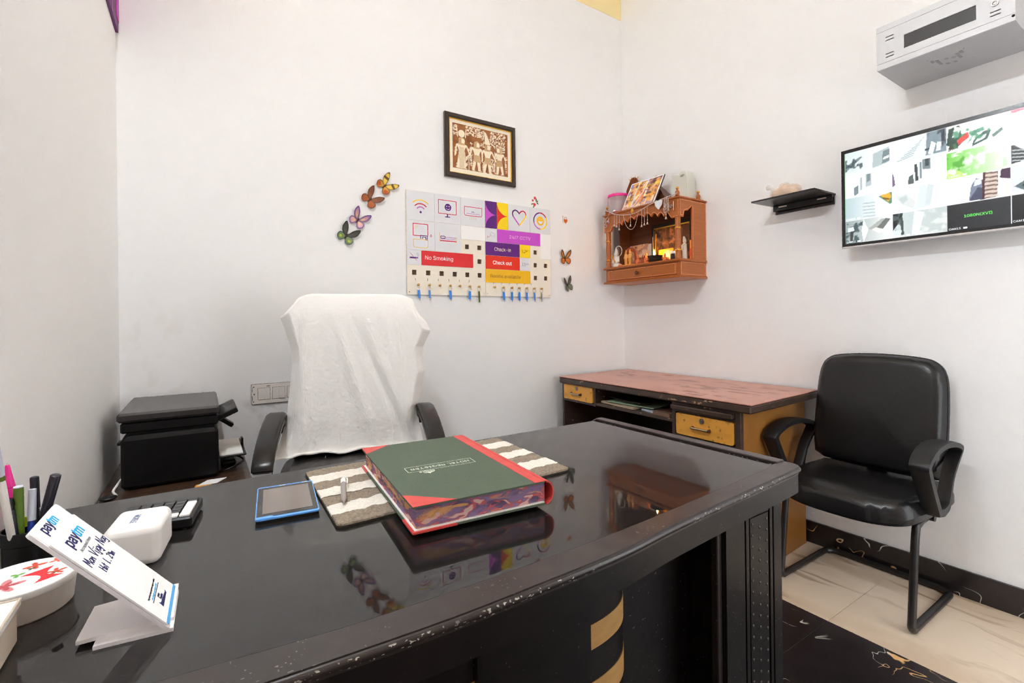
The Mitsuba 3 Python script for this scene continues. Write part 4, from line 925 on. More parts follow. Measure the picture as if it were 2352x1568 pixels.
# ------------------------------------------------------------------ socket and switch strip
sw = thing('switch_plate', 'white switch plate with outlined square switches behind the office chair', 'switch')
pbr('switch_white', (226, 220, 214), 0.4, 0.4); pbr('grime', (62, 50, 44), 0.8, 0.2)
SX0, SX1, SZ0, SZ1 = -2.291, -2.03, 0.739, 0.824
part(sw, 'plate', onback(prism(rrect(SX0, SX1, SZ0, SZ1, 0.006), 0.008), 0, 0), 'switch_white')
o = rrect(SX0 - 0.0012, SX1 + 0.0012, SZ0 - 0.0014, SZ1 + 0.0014, 0.006)
part(sw, 'grime_line', onback(prism(o, 0.003), 0, 0), 'grime')
for i in range(4):
    x0 = SX0 + 0.024 + i * 0.0585
    sq = sg.box(x0, SZ0 + 0.017, x0 + 0.050, SZ1 - 0.016)
    part(sw, 'gap', onback(put(prism(sq, 0.0005), (0, 0, 0.0079)), 0, 0), 'grime')
    for j in range(1 if i == 0 else 2):
        q = sg.box(x0 + 0.0012, SZ0 + 0.0182, x0 + 0.0488, SZ1 - 0.0172) if i == 0 else sg.box(x0 + 0.0012 + j * 0.024, SZ0 + 0.0182, x0 + 0.0248 + j * 0.024, SZ1 - 0.0172)
        part(sw, 'rocker', onback(put(prism(q, 0.0025 + 0.0012 * j), (0, 0, 0.0082)), 0, 0), 'switch_white')
for x, z in ((SX0 + 0.008, SZ0 + 0.010), (SX0 + 0.009, SZ1 - 0.011), (SX0 + 0.011, (SZ0 + SZ1) / 2)):
    part(sw, 'screw', onback(cyl((0, 0, 0.0075), (0, 0, 0.009), 0.0026, 12), x, z), 'grime')
for x, z, w_, h_ in ((SX0 + 0.0032, SZ0 + 0.024, 0.0018, 0.022), (SX0 + 0.0032, SZ1 - 0.022, 0.0018, 0.022), (SX0 + 0.066, SZ1 - 0.010, 0.014, 0.0035)):
    part(sw, 'slot', onback(put(prism(sg.box(x - w_ / 2, z - h_ / 2, x + w_ / 2, z + h_ / 2), 0.0004), (0, 0, 0.008)), 0, 0), 'grime')

# ------------------------------------------------------------------ purple board up in the corner
pbr('purple_sheet', (92, 28, 92), 0.5, 0.4); pbr('magenta_edge', (176, 44, 160), 0.45, 0.4); pbr('purple_line', (140, 70, 140), 0.5, 0.4)
ps_ = thing('wall_hanging', 'purple banded wall hanging at the top of the left wall in the corner', 'wall hanging')
part(ps_, 'sheet', box(XL, XL + 0.010, -0.62, -0.004, 2.212, 2.80, 0.002), 'purple_sheet')
part(ps_, 'edge_band', box(XL + 0.010, XL + 0.0118, -0.060, -0.004, 2.250, 2.80, 0.0005), 'magenta_edge')
part(ps_, 'stripe', box(XL + 0.010, XL + 0.0112, -0.17, -0.155, 2.212, 2.80, 0.0004), 'purple_line')
part(ps_, 'stripe', box(XL + 0.010, XL + 0.0112, -0.32, -0.305, 2.212, 2.80, 0.0004), 'purple_line')
# ------------------------------------------------------------------ side table and printer
def dark_wood_fn(p, n, uv): return mix(mi.Color3f(0.020, 0.011, 0.007), mi.Color3f(0.060, 0.033, 0.020), fbm(p[0] * 8, p[1] * 60, p[2] * 60, 3))
pbr('table_wood', proc(dark_wood_fn), 0.3, 0.5)
tbl = thing('side_table', 'dark brown wooden side table in the left corner under the printer', 'table')
part(tbl, 'table_top', box(-2.732, -2.332, -0.545, -0.004, 0.545, 0.570, 0.003), 'table_wood')
part(tbl, 'apron', box(-2.715, -2.345, -0.530, -0.020, 0.47, 0.545, 0.002), 'table_wood')
for x in (-2.705, -2.355):
    for y in (-0.515, -0.035):
        part(tbl, 'leg', box(x - 0.018, x + 0.018, y - 0.018, y + 0.018, 0, 0.48, 0.003), 'table_wood')
pbr('printer_black', (12, 11, 12), 0.38, 0.22)
def lid_fn(p, n, uv): return mix(mi.Color3f(0.020, 0.018, 0.018), mi.Color3f(0.028, 0.025, 0.025), noise(p[0] * 500, p[1] * 500, p[2] * 500))
pbr('printer_lid', proc(lid_fn), 0.33, 0.5)
pr_ = thing('printer', 'black laser printer with flat scanner lid standing on the side table', 'printer')
PY0, PY1 = -0.455, -0.065
part(pr_, 'body', hull(box(-2.684, -2.424, PY0, PY1, 0.576, 0.735, 0.008), box(-2.676, -2.430, PY0 + 0.004, PY1, 0.576, 0.745, 0.006)), 'printer_black')
part(pr_, 'scanner_unit', box(-2.684, -2.424, PY0 - 0.002, PY1, 0.751, 0.784, 0.005), 'printer_black')
part(pr_, 'neck', box(-2.670, -2.434, PY0 + 0.010, PY1 - 0.006, 0.740, 0.755), 'printer_black')
part(pr_, 'scanner_lid', box(-2.692, -2.421, PY0 - 0.010, PY1 + 0.006, 0.7855, 0.815, 0.007), 'printer_lid')
part(pr_, 'rear_catch', box(-2.694, -2.682, PY0 + 0.02, PY0 + 0.06, 0.712, 0.722, 0.002), 'printer_black')
pc = rot(box(-0.004, 0.066, PY0 + 0.06, PY1 - 0.10, -0.008, 0.010, 0.003), -24, [0, 1, 0])
part(pr_, 'control_panel', put(pc, (-2.424, 0, 0.757)), 'printer_black', label='raised control panel')
pc = rot(box(-0.002, 0.052, PY0 + 0.10, PY0 + 0.14, -0.007, 0.007, 0.002), 38, [0, 1, 0])
part(pr_, 'latch', put(pc, (-2.418, 0, 0.752)), 'printer_black')
part(pr_, 'output_tray', box(-2.426, -2.338, PY0 + 0.05, PY1 - 0.07, 0.620, 0.626, 0.002), 'printer_black')
part(pr_, 'tray_guide', box(-2.347, -2.339, PY0 + 0.19, PY0 + 0.22, 0.624, 0.654, 0.002), 'printer_black')
for x in (-2.66, -2.45):
    for y in (PY0 + 0.03, PY1 - 0.03):
        part(pr_, 'foot', cyl((x, y, 0.570), (x, y, 0.577), 0.010, 12), 'printer_black')
single('paper_stack', box(-2.420, -2.3485, PY0 + 0.055, PY1 - 0.075, 0.6268, 0.6312), 'paper_white', 'white sheets lying in the printer output tray', 'paper')
# card and leaflet, mouse-like adapter, cable end
pbr('leaflet_orange', (226, 150, 50), 0.5, 0.3)
pbr('card_grey', (206, 200, 196), 0.5, 0.3)
single('leaflet', put(prism(sg.Polygon([(0, 0), (0.045, 0.004), (0.050, 0.030), (0.004, 0.028)]), 0.0008), (-2.493, -0.535, 0.5702)), 'leaflet_orange', 'small orange leaflet on the side table in front of the printer', 'leaflet')
single('visiting_card', put(prism(sg.Polygon([(0.0, 0.006), (0.055, 0.002), (0.085, 0.052), (0.030, 0.055)]), 0.0009), (-2.487, -0.530, 0.5712)), 'card_white', 'white card lying over the orange leaflet on the side table', 'card')
single('adapter', rbox(-2.415, -2.365, -0.330, -0.255, 0.5702, 0.592, 0.010), 'plastic_black', 'black rounded adapter lying under the printer paper tray', 'adapter', smooth=50)
single('cable', tube(spline([(-2.421, -0.40, 0.574), (-2.40, -0.41, 0.580), (-2.37, -0.40, 0.588), (-2.345, -0.36, 0.594), (-2.37, -0.30, 0.601), (-2.41, -0.28, 0.604)], 8), 0.0035, 8), 'plastic_black', 'black looped cable on the side table under the printer tray', 'cable', smooth=60)
single('white_cable', tube(spline([(-2.690, -0.490, 0.574), (-2.700, -0.47, 0.582), (-2.694, -0.44, 0.592), (-2.688, -0.40, 0.598)], 8), 0.0036, 8), 'plastic_white', 'short white cable end beside the printer against the left wall', 'cable', smooth=60)
single('clear_bag', cat(*[rot(sphere((0, 0, 0), 0.022, 1, (1, 0.8, 0.32)), a, [0, 0, 1]).apply_translation((x, y, 0.577)) for x, y, a in ((-2.706, -0.515, 20),)]), 'plastic_black', 'crumpled black wrapper on the side table left of the printer', 'wrapper', smooth=30)

# ------------------------------------------------------------------ executive chair
def leather_bump(p, n, uv): return fbm(p[0] * 160, p[1] * 160, p[2] * 160, 2)
pbr('leather', (20, 17, 17), 0.36, 0.32, bump=(leather_bump, 0.0006))
pbr('leather_smooth', (14, 12, 12), 0.24, 0.32)
pbr('chair_plastic', (60, 55, 52), 0.4, 0.5)
ex = thing('office_chair', 'black leather executive chair with padded arms behind the desk, under a white towel', 'chair')
CX, CY = -1.984, -0.50
RZ = lambda m: rotz(m, -14, (CX, CY, 0))
def cushion(w, h, d, r, bulge):
    b = rbox(-w / 2, w / 2, -h / 2, h / 2, -d / 2, d / 2, r, 4).subdivide().subdivide()
    v = b.vertices
    k_ = np.clip(1 - (v[:, 0] / (w / 2)) ** 2, 0, 1) * np.clip(1 - (v[:, 1] / (h / 2)) ** 2, 0, 1)
    v[:, 2] += np.where(v[:, 2] > 0, bulge * np.sqrt(k_), 0)
    b.vertices = v
    return b
back_top, back_bot = np.array([CX, -0.385, 1.155]), np.array([CX, -0.480, 0.56])
bv = (back_top - back_bot) / np.linalg.norm(back_top - back_bot); bn = np.cross((1, 0, 0), bv)
hgt = np.linalg.norm(back_top - back_bot)
bc = (back_top + back_bot) / 2
part(ex, 'backrest', RZ(put(cushion(0.440, hgt, 0.07, 0.033, 0.018), bc, U=(1, 0, 0), V=bv, W=bn)), 'leather', smooth=60)
part(ex, 'seat', RZ(put(cushion(0.50, 0.50, 0.10, 0.045, 0.014), (CX, -0.715, 0.545))), 'leather', smooth=60)
part(ex, 'seat_seam', RZ(tube([(CX - 0.105, -0.955, 0.5975), (CX - 0.102, -0.80, 0.6075), (CX - 0.100, -0.55, 0.604)], 0.0012, 6)), 'card_grey')
for s_ in (-1, 1):
    x0 = CX + s_ * 0.264
    oy = CY
    path = spline([(x0, oy + 0.045, 0.690), (x0, oy + 0.018, 0.738), (x0, oy - 0.045, 0.755), (x0, oy - 0.16, 0.735), (x0, oy - 0.26, 0.700), (x0, oy - 0.318, 0.664), (x0, oy - 0.330, 0.645)], 7)
    prof = [(-0.010, -0.030), (0.010, -0.027), (0.019, -0.014), (0.019, 0.014), (0.010, 0.027), (-0.010, 0.030), (-0.016, 0.020), (-0.016, -0.020)]
    part(ex, 'arm_pad', RZ(sweep(path, prof, up=(1, 0, 0)) if s_ else path), 'leather_smooth', smooth=60, label='black padded armrest')
    fr_ = spline([(x0, oy + 0.050, 0.685), (x0, oy - 0.04, 0.735), (x0, oy - 0.25, 0.682), (x0, oy - 0.335, 0.635), (x0, oy - 0.335, 0.57), (x0, oy - 0.27, 0.515), (x0 - s_ * 0.03, oy - 0.16, 0.500), (x0 - s_ * 0.08, oy - 0.05, 0.498)], 7)
    part(ex, 'arm_frame', RZ(sweep(fr_, [(-0.008, -0.026), (0.008, -0.026), (0.008, 0.026), (-0.008, 0.026)], up=(1, 0, 0))), 'chair_plastic', smooth=40)
SY_ = -0.70
part(ex, 'column', RZ(cyl((CX, SY_, 0.10), (CX, SY_, 0.49), 0.028)), 'plastic_black', smooth=40)
part(ex, 'seat_plate', RZ(box(CX - 0.12, CX + 0.12, -0.83, -0.57, 0.475, 0.500, 0.006)), 'plastic_black')
part(ex, 'back_bracket', RZ(tube(spline([(CX, -0.66, 0.485), (CX, -0.50, 0.480), (CX, -0.425, 0.51), (CX, -0.415, 0.60)], 6), 0.022, 10)), 'plastic_black', smooth=50)
for i in range(5):
    a = math.radians(90 + 72 * i)
    ex_, ey_ = CX + 0.27 * math.cos(a), SY_ + 0.27 * math.sin(a)
    part(ex, 'base_arm', RZ(tube([(CX, SY_, 0.11), (CX + 0.14 * math.cos(a), SY_ + 0.14 * math.sin(a), 0.098), (ex_, ey_, 0.075)], [0.026, 0.021, 0.016], 10)), 'plastic_black', smooth=50)
    part(ex, 'caster', RZ(hull(cyl((ex_ - 0.012 * math.sin(a), ey_ + 0.012 * math.cos(a), 0.028), (ex_ + 0.012 * math.sin(a), ey_ - 0.012 * math.cos(a), 0.028), 0.028, 20), cyl((ex_, ey_, 0.05), (ex_, ey_, 0.08), 0.007, 10))), 'plastic_black', smooth=40)

# ------------------------------------------------------------------ white towel over the chair back
def towel_fn(p, n, uv): return mi.Color3f(0.80, 0.782, 0.755) * (0.93 + 0.10 * fbm(p[0] * 260, p[1] * 260, p[2] * 260, 2))
def towel_bump(p, n, uv): return fbm(p[0] * 150, p[1] * 150, p[2] * 120, 3)
pbr('terry', proc(towel_fn), 0.95, 0.05, bump=(towel_bump, 0.0042))
nu, nv = 150, 190
# path over the chair back, from behind, over the top, down the front, onto the seat
tpath = spline([(0, -0.290, 0.86), (0, -0.285, 0.98), (0, -0.285, 1.10), (0, -0.305, 1.165), (0, -0.350, 1.196), (0, -0.405, 1.192), (0, -0.452, 1.135), (0, -0.476, 1.05), (0, -0.496, 0.93), (0, -0.516, 0.80), (0, -0.534, 0.70), (0, -0.546, 0.655), (0, -0.562, 0.620), (0, -0.590, 0.613)], 16)
L = np.concatenate([[0], np.cumsum(np.linalg.norm(np.diff(tpath, axis=0), axis=1))])
tv = np.linspace(0, L[-1], nv)
cy_, cz_ = np.interp(tv, L, tpath[:, 1]), np.interp(tv, L, tpath[:, 2])
u = np.linspace(-1, 1, nu)
Ug, Vg = np.meshgrid(u, np.arange(nv))
yy, zz = cy_[Vg], cz_[Vg]
ty, tz = np.gradient(cy_)[Vg], np.gradient(cz_)[Vg]
ln = np.hypot(ty, tz); ny_, nz_ = tz / ln * 1.0, -ty / ln
iT = int(np.argmax(cz_))
frontness = np.clip((Vg - iT) / (0.08 * nv), 0, 1)
z_of = zz
left_w = np.interp(z_of, [0.60, 0.66, 0.765, 0.86, 0.94, 0.993, 1.088, 1.128, 1.165, 1.20], [0.285, 0.254, 0.233, 0.224, 0.217, 0.221, 0.247, 0.262, 0.236, 0.205])
right_w = np.interp(z_of, [0.60, 0.62, 0.70, 0.75, 0.83, 0.887, 0.94, 0.989, 1.058, 1.10, 1.13, 1.165, 1.20], [0.250, 0.256, 0.246, 0.244, 0.262, 0.276, 0.268, 0.272, 0.306, 0.290, 0.268, 0.255, 0.240])
Xc = CX + Ug * np.where(Ug < 0, left_w, right_w)
# folds: soft diagonals down the front, fuller toward the foot
s_ = (1.17 - z_of)
fold = 0.0
for (x0, slope, wd, am) in ((-0.085, 0.30, 0.020, 0.010), (-0.03, 0.42, 0.016, -0.008), (0.02, 0.36, 0.022, 0.010), (0.11, 0.18, 0.020, 0.007), (0.17, 0.05, 0.016, 0.010), (-0.165, -0.02, 0.020, 0.012), (-0.19, -0.05, 0.012, -0.008)):
    fold = fold + am * np.exp(-((Xc - CX - x0 - slope * s_) / (wd * (0.8 + 0.9 * s_))) ** 2) * np.clip(s_ / 0.25, 0, 1) * np.clip((1.0 - 0.3 * s_), 0, 1)
fold = fold + 0.006 * (meshkit.fbm(np.stack([Xc * 9, zz * 5, yy * 5], -1), 3, 11) - 0.5) + 0.0022 * (meshkit.fbm(np.stack([Xc * 34, zz * 30, yy * 30], -1), 3, 12) - 0.5)
edge_drop = -0.055 * np.clip((np.abs(Ug) - 0.86) / 0.14, 0, 1) ** 1.3
off = fold * (0.35 + 0.65 * frontness) + edge_drop * frontness * np.clip((z_of - 0.60) / 0.08, 0, 1) + 0.006
X_, Y_, Z_ = Xc, yy - ny_ * 0 + (-1) * 0 + off * (-np.abs(ny_)) * np.sign(frontness - 0.01), zz + off * np.where(nz_ > 0, nz_, 0) * 0.6
Z_ = Z_ - 0.020 * np.clip((np.abs(Ug) - 0.70) / 0.30, 0, 1) ** 2 * np.exp(-(((Vg - iT) / nv) / 0.10) ** 2)
last = np.clip((Vg - (nv - 26)) / 26, 0, 1)
Y_ = Y_ + last * (0.022 * np.abs(np.sin(Ug * 4.2 + 0.8)) - 0.03 * np.clip((-0.62 - Ug) / 0.2, 0, 1))
Z_ = Z_ + last * 0.004 * (1 + np.sin(Ug * 13))
V = np.stack([X_, Y_, Z_], -1).reshape(-1, 3)
ii, jj = np.meshgrid(np.arange(nu - 1), np.arange(nv - 1)); a = (jj * nu + ii).ravel()
F = np.vstack([np.stack([a, a + 1, a + nu + 1], 1), np.stack([a, a + nu + 1, a + nu], 1)])
tw = trimesh.Trimesh(V, F, process=False)
nrm = tw.vertex_normals
q = len(V)
ring = np.concatenate([np.arange(nu), np.arange(1, nv) * nu + nu - 1, (nv - 1) * nu + np.arange(nu - 2, -1, -1), np.arange(nv - 2, 0, -1) * nu])
r_ = np.arange(len(ring)); r2_ = (r_ + 1) % len(ring)
thick = trimesh.Trimesh(np.vstack([V + nrm * 0.002, V - nrm * 0.002]), np.vstack([F, F[:, ::-1] + q, np.stack([ring[r2_], ring[r_], ring[r_] + q], 1), np.stack([ring[r2_], ring[r_] + q, ring[r2_] + q], 1)]), process=False)
single('towel', RZ(thick), 'terry', 'white terry towel draped over the back of the executive chair', 'towel', smooth=60)
# ------------------------------------------------------------------ wall shrine in the right corner
def shrine_fn(p, n, uv):
    g = fbm(p[0] * 14, p[1] * 14, p[2] * 130, 3)
    return mix(mi.Color3f(0.30, 0.076, 0.010), mi.Color3f(0.38, 0.106, 0.017), g)
pbr('shrine_wood', proc(shrine_fn), 0.28, 0.5)
pbr('shrine_line', (226, 150, 110), 0.4, 0.4)
def shade_brown_fn(p, n, uv):
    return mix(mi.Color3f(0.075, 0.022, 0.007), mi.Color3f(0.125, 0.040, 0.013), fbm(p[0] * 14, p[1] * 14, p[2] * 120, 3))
pbr('shrine_shade_brown', proc(shade_brown_fn), 0.4, 0.4)  # wood colour darkened for interior shade; knob and spire share the brown
metal('gold', (220, 160, 60), 0.3)
metal('silver', (214, 200, 196), 0.25)
sh = thing('wall_shrine', 'small carved orange-brown wooden shrine with pillars hung in the corner on the right wall', 'shrine')
Y0, Y1 = -0.062, -0.650                      # left and right end
part(sh, 'base', cat(box(-0.245, 0, Y1 - 0.004, Y0 + 0.004, 1.326, 1.332, 0.002), box(-0.232, -0.002, Y1 + 0.004, Y0 - 0.004, 1.331, 1.412), box(-0.225, 0, Y1 + 0.004, Y0 - 0.004, 1.331, 1.41)), 'shrine_wood')
part(sh, 'base_moulding', box(-0.250, -0.001, Y1 - 0.008, Y0 + 0.008, 1.318, 1.326, 0.003), 'shrine_wood')
part(sh, 'floor_board', box(-0.252, -0.001, Y1 - 0.008, Y0 + 0.008, 1.411, 1.424, 0.004), 'shrine_wood')
dr_ = part(sh, 'drawer', box(-0.2375, -0.20, Y1 + 0.024, Y0 - 0.024, 1.337, 1.405, 0.003), 'shrine_wood')
def lines_right(P, w, xo):
    g = line(P, w, closed=True)
    return put(onright(prism(g, 0.0012), 0, 0, 0), (-xo, 0, 0))
ring = lambda a, b, c, d: [(-a, c), (-b, c), (-b, d), (-a, d)]
scene[dr_ + '__line'] = ply(lines_right(ring(Y0 - 0.032, Y1 + 0.034, 1.343, 1.399), 0.0018, 0.2374), 'shrine_line')
scene[dr_ + '__knob'] = ply(onright(lathe([(0, 0), (0.006, 0), (0.005, 0.006), (0.010, 0.011), (0.012, 0.016), (0.009, 0.021), (0, 0.022)], n=18), -0.342, 1.370, 0.2374), 'shrine_shade_brown', smooth=50)
# side outline on the base
def side_lines(P, w=0.0018, closed=True): return put(prism(line(P, w, closed), 0.0012), (0, Y1 + 0.004, 0), U=(1, 0, 0), V=(0, 0, 1), W=(0, -1, 0))
part(sh, 'line', side_lines([(-0.222, 1.338), (-0.008, 1.338), (-0.008, 1.404), (-0.222, 1.404)]), 'shrine_line')
# back, side walls
part(sh, 'back_panel', box(-0.012, -0.001, Y1 + 0.006, Y0 - 0.006, 1.424, 1.755), 'shrine_shade_brown')
part(sh, 'side_panel', box(-0.128, -0.001, Y1, Y1 + 0.010, 1.4235, 1.76, 0.001), 'shrine_wood')
part(sh, 'line', put(side_lines([(-0.1235, 1.430), (-0.1235, 1.728)], closed=False), (0, -0.004, 0)), 'shrine_line')
part(sh, 'line', put(side_lines([(-0.006, 1.430), (-0.006, 1.752), (-0.222, 1.752)], closed=False), (0, -0.004, 0)), 'shrine_line')
part(sh, 'side_panel', box(-0.110, -0.001, Y0 - 0.010, Y0, 1.4235, 1.76, 0.001), 'shrine_shade_brown')
# pillars
prof = [(0.0, 0), (0.0185, 0), (0.0185, 0.030), (0.015, 0.036), (0.0175, 0.044), (0.0190, 0.050), (0.0175, 0.056), (0.0150, 0.062), (0.0165, 0.085), (0.0185, 0.115), (0.0175, 0.145), (0.0150, 0.162), (0.0185, 0.168), (0.0190, 0.173), (0.0165, 0.178), (0.0185, 0.184), (0.0165, 0.190), (0.0170, 0.238), (0.0, 0.238)]
for y in (Y0 - 0.022, Y1 + 0.022):
    k = part(sh, 'pillar', lathe([(r * 0.92, z) for r, z in prof], (-0.226, y, 1.424), 24), 'shrine_wood', smooth=50)
    for z in (0.050, 0.173):
        scene[numbered(k + '__ring')] = ply(lathe([(0.0170, z - 0.003), (0.0184, z), (0.0170, z + 0.003)], (-0.226, y, 1.424), 24), 'gold', smooth=60)
# canopy with scalloped edge
def scallop(flat=0.055):
    W_ = Y0 - Y1
    P = [(0, 1.762), (0, 1.658), (flat, 1.656)]
    xs = [flat + 0.010, 0.082, 0.108, 0.130, 0.152, 0.176, 0.200, 0.228, 0.256, 0.275, W_ / 2]
    zs = [1.668, 1.692, 1.674, 1.700, 1.682, 1.708, 1.690, 1.716, 1.698, 1.714, 1.716]
    S = []
    for i in range(len(xs)):
        S.append((xs[i], zs[i]))
    Q = [S[0]]
    for i in range(0, len(S) - 2, 2):                 # rounded scallops between the points
        a, b, c_ = np.array(S[i]), np.array(S[i + 1]), np.array(S[i + 2])
        for t in np.linspace(0, 1, 8)[1:]:
            Q.append(tuple(a * (1 - t) ** 1 + c_ * t + np.array([0, 1.0]) * (b[1] - (a[1] + c_[1]) / 2) * (1 - (2 * t - 1) ** 2)))
    S = Q + [S[-1]]
    P += S + [(W_ - x, z) for x, z in S[::-1][1:]] + [(W_ - flat, 1.656), (W_, 1.658), (W_, 1.762)]
    return P
sc_ = sg.Polygon(scallop())
edge_line = scallop()[2:-2]
def canopy(m): return onright(m, Y0, 0.0, 0.0)
part(sh, 'canopy_front', put(canopy(prism(sc_, 0.012)), (-0.228, 0, 0)), 'shrine_wood')
k = part(sh, 'line', put(canopy(prism(line([(a, b + 0.006) for a, b in edge_line], 0.002), 0.001)), (-0.2402, 0, 0)), 'shrine_line')
for e in ([(0.008, 1.752), (0.008, 1.664), (0.045, 1.662)], [(Y0 - Y1 - 0.008, 1.752), (Y0 - Y1 - 0.008, 1.664), (Y0 - Y1 - 0.045, 1.662)]):
    part(sh, 'line', put(canopy(prism(line(e, 0.002), 0.001)), (-0.2402, 0, 0)), 'shrine_line')
sd_ = sg.Polygon([(-0.240, 1.762), (-0.240, 1.657), (-0.205, 1.657), (-0.200, 1.672), (-0.196, 1.690), (-0.182, 1.697), (-0.165, 1.698), (-0.150, 1.710), (-0.128, 1.728), (-0.128, 1.762)])
for y in (Y1 + 0.0005, Y0):
    part(sh, 'canopy_side', put(prism(sd_, 0.010), (0, y + (0.0095 if y < -0.3 else 0), 0), U=(1, 0, 0), V=(0, 0, 1), W=(0, -1, 0)), 'shrine_wood')
part(sh, 'line', put(prism(line([(-0.232, 1.752), (-0.232, 1.666), (-0.209, 1.666), (-0.203, 1.694), (-0.182, 1.703), (-0.160, 1.708), (-0.132, 1.730)], 0.002), 0.0012), (0, Y1 - 0.0002, 0), U=(1, 0, 0), V=(0, 0, 1), W=(0, -1, 0)), 'shrine_line')
part(sh, 'roof_board', cat(box(-0.252, -0.001, Y1 - 0.010, Y0 + 0.008, 1.761, 1.769, 0.003), box(-0.240, -0.001, Y1 + 0.004, Y0 - 0.006, 1.768, 1.776, 0.003)), 'shrine_wood')
part(sh, 'ceiling_board', box(-0.228, -0.012, Y1 + 0.012, Y0 - 0.012, 1.752, 1.760), 'shrine_shade_brown')
fin = [(0, 0), (0.012, 0), (0.013, 0.003), (0.009, 0.006), (0.0125, 0.012), (0.0130, 0.018), (0.009, 0.026), (0.0050, 0.031), (0.0050, 0.034), (0.0075, 0.038), (0.0078, 0.042), (0.005, 0.047), (0, 0.049)]
for (x, y) in ((-0.235, Y0 - 0.022), (-0.235, Y1 + 0.016), (-0.055, Y1 + 0.012), (-0.055, Y0 - 0.012)):
    k = part(sh, 'finial', lathe(fin, (x, y, 1.775), 20), 'shrine_wood', smooth=50)
    scene[k + '__gold_tip'] = ply(sphere((x, y, 1.775 + 0.043), 0.0083, 1), 'gold', smooth=True)
# spire behind the poster
part(sh, 'spire', hull(box(-0.150, -0.012, -0.500, -0.210, 1.775, 1.778), box(-0.090, -0.070, -0.372, -0.348, 1.922, 1.926)), 'shrine_shade_brown')
part(sh, 'finial', lathe([(0, 0), (0.020, 0), (0.020, 0.003), (0.008, 0.007), (0.014, 0.014), (0.0145, 0.020), (0.008, 0.030), (0.0055, 0.036), (0.0085, 0.044), (0.0085, 0.050), (0.004, 0.056), (0, 0.057)], (-0.080, -0.360, 1.924), 20), 'shrine_wood', smooth=50)

# auspicious silver words at both ends of the canopy
def script(paths, key, o_y, o_z, s, nm, label):
    ms = [tube(np.array([(-0.2465, o_y - a * s, o_z + b * s) for a, b in (spline(p_, 5) if len(p_) > 2 else p_)]), 0.0026, 7) for p_ in paths]
    m = None
    t = thing(nm, label, 'ornament')
    for q in ms: part(t, 'stroke', q, 'silver', smooth=60)
    return t
SHUBH = [[(0.05, .95), (.0, .8), (.15, .72), (.28, .85), (.2, 1.0), (.05, .95)], [(.25, .72), (.05, .5), (.22, .42), (.28, .28)], [(.45, 1.05), (.45, .40)], [(.62, .68), (.74, .80), (.84, .68), (.72, .58), (.62, .68)], [(.62, .68), (.95, .78), (.98, 1.05)], [(.98, 1.05), (.98, .40)], [(.30, .22), (.52, .30), (.62, .12), (.45, -.05), (.22, .02)]]
LABH = [[(0.0, .55), (.12, .35), (.28, .55), (.22, .8), (.38, .4), (.55, .62)], [(.55, 1.0), (.55, .1)], [(.72, 1.0), (.72, .1)], [(.85, .55), (.98, .7), (1.08, .55), (.95, .42), (.85, .55)], [(1.08, .55), (1.25, .7), (1.28, 1.0)], [(1.28, 1.0), (1.28, .1)], [(.1, .2), (.3, .05), (.45, .15)]]
script(SHUBH, 'a', -0.060, 1.692, 0.050, 'metal_word', 'silver metal Gujarati word at the left end of the shrine canopy')
script(LABH, 'b', -0.545, 1.690, 0.056, 'metal_word', 'silver metal Gujarati word at the right end of the shrine canopy')

# bead garland with bells
gar = thing('bead_garland', 'silver bead garland with small bells strung along the front of the shrine canopy', 'garland')
gp = spline([(-0.243, Y0 - 0.020, 1.800), (-0.262, -0.120, 1.785), (-0.262, -0.176, 1.757), (-0.258, -0.262, 1.735), (-0.257, -0.351, 1.733), (-0.258, -0.45, 1.757), (-0.258, -0.518, 1.768), (-0.257, -0.585, 1.776), (-0.245, -0.640, 1.786)], 10)
def beads(P, step, r):
    d = np.concatenate([[0], np.cumsum(np.linalg.norm(np.diff(P, axis=0), axis=1))])
    n_ = max(2, int(d[-1] / step)); t = np.linspace(0, d[-1], n_)
    Q = np.stack([np.interp(t, d, P[:, k_]) for k_ in range(3)], 1)
    b = trimesh.creation.icosphere(subdivisions=1, radius=r)
    return cat(*[trimesh.Trimesh(b.vertices * (0.8 + 0.4 * ((i * 7) % 3) / 2) + q, b.faces, process=False) for i, q in enumerate(Q)] + [tube(P, r * 0.35, 5)])
part(gar, 'beads', beads(gp, 0.0058, 0.0031), 'silver', smooth=60, kind='stuff')
part(gar, 'loop', beads(spline([(-0.2585, -0.246, 1.740), (-0.2585, -0.272, 1.668), (-0.2585, -0.309, 1.638), (-0.2585, -0.343, 1.656), (-0.2585, -0.369, 1.728)], 8), 0.0052, 0.0024), 'silver', smooth=60, kind='stuff')
part(gar, 'loop', beads(spline([(-0.250, Y0 - 0.002, 1.765), (-0.256, Y0 - 0.018, 1.745), (-0.256, Y0 - 0.045, 1.748), (-0.256, Y0 - 0.066, 1.778)], 6), 0.0052, 0.0024), 'silver', smooth=60, kind='stuff')
bell = lathe([(0, 0), (0.0012, 0.002), (0.003, 0.004), (0.0045, 0.010), (0.0075, 0.0175), (0.0090, 0.020), (0.0, 0.018)], n=14); bell.vertices[:, 2] *= -1; bell.faces = bell.faces[:, ::-1]
for (y, zt_, zb) in ((-0.171, 1.757, 1.700), (-0.192, 1.752, 1.690), (-0.214, 1.746, 1.668), (-0.308, 1.732, 1.676), (-0.396, 1.742, 1.658), (-0.417, 1.748, 1.664), (-0.440, 1.753, 1.666), (-0.574, 1.774, 1.672)):
    part(gar, 'pendant', cat(tube([(-0.2585, y, zt_), (-0.2585, y, zb)], 0.0010, 5), sphere((-0.2585, y, zb + 0.006), 0.0038, 1), sphere((-0.2585, y, zb + 0.017), 0.0026, 1), put(bell, (-0.2585, y, zb))), 'silver', smooth=50)
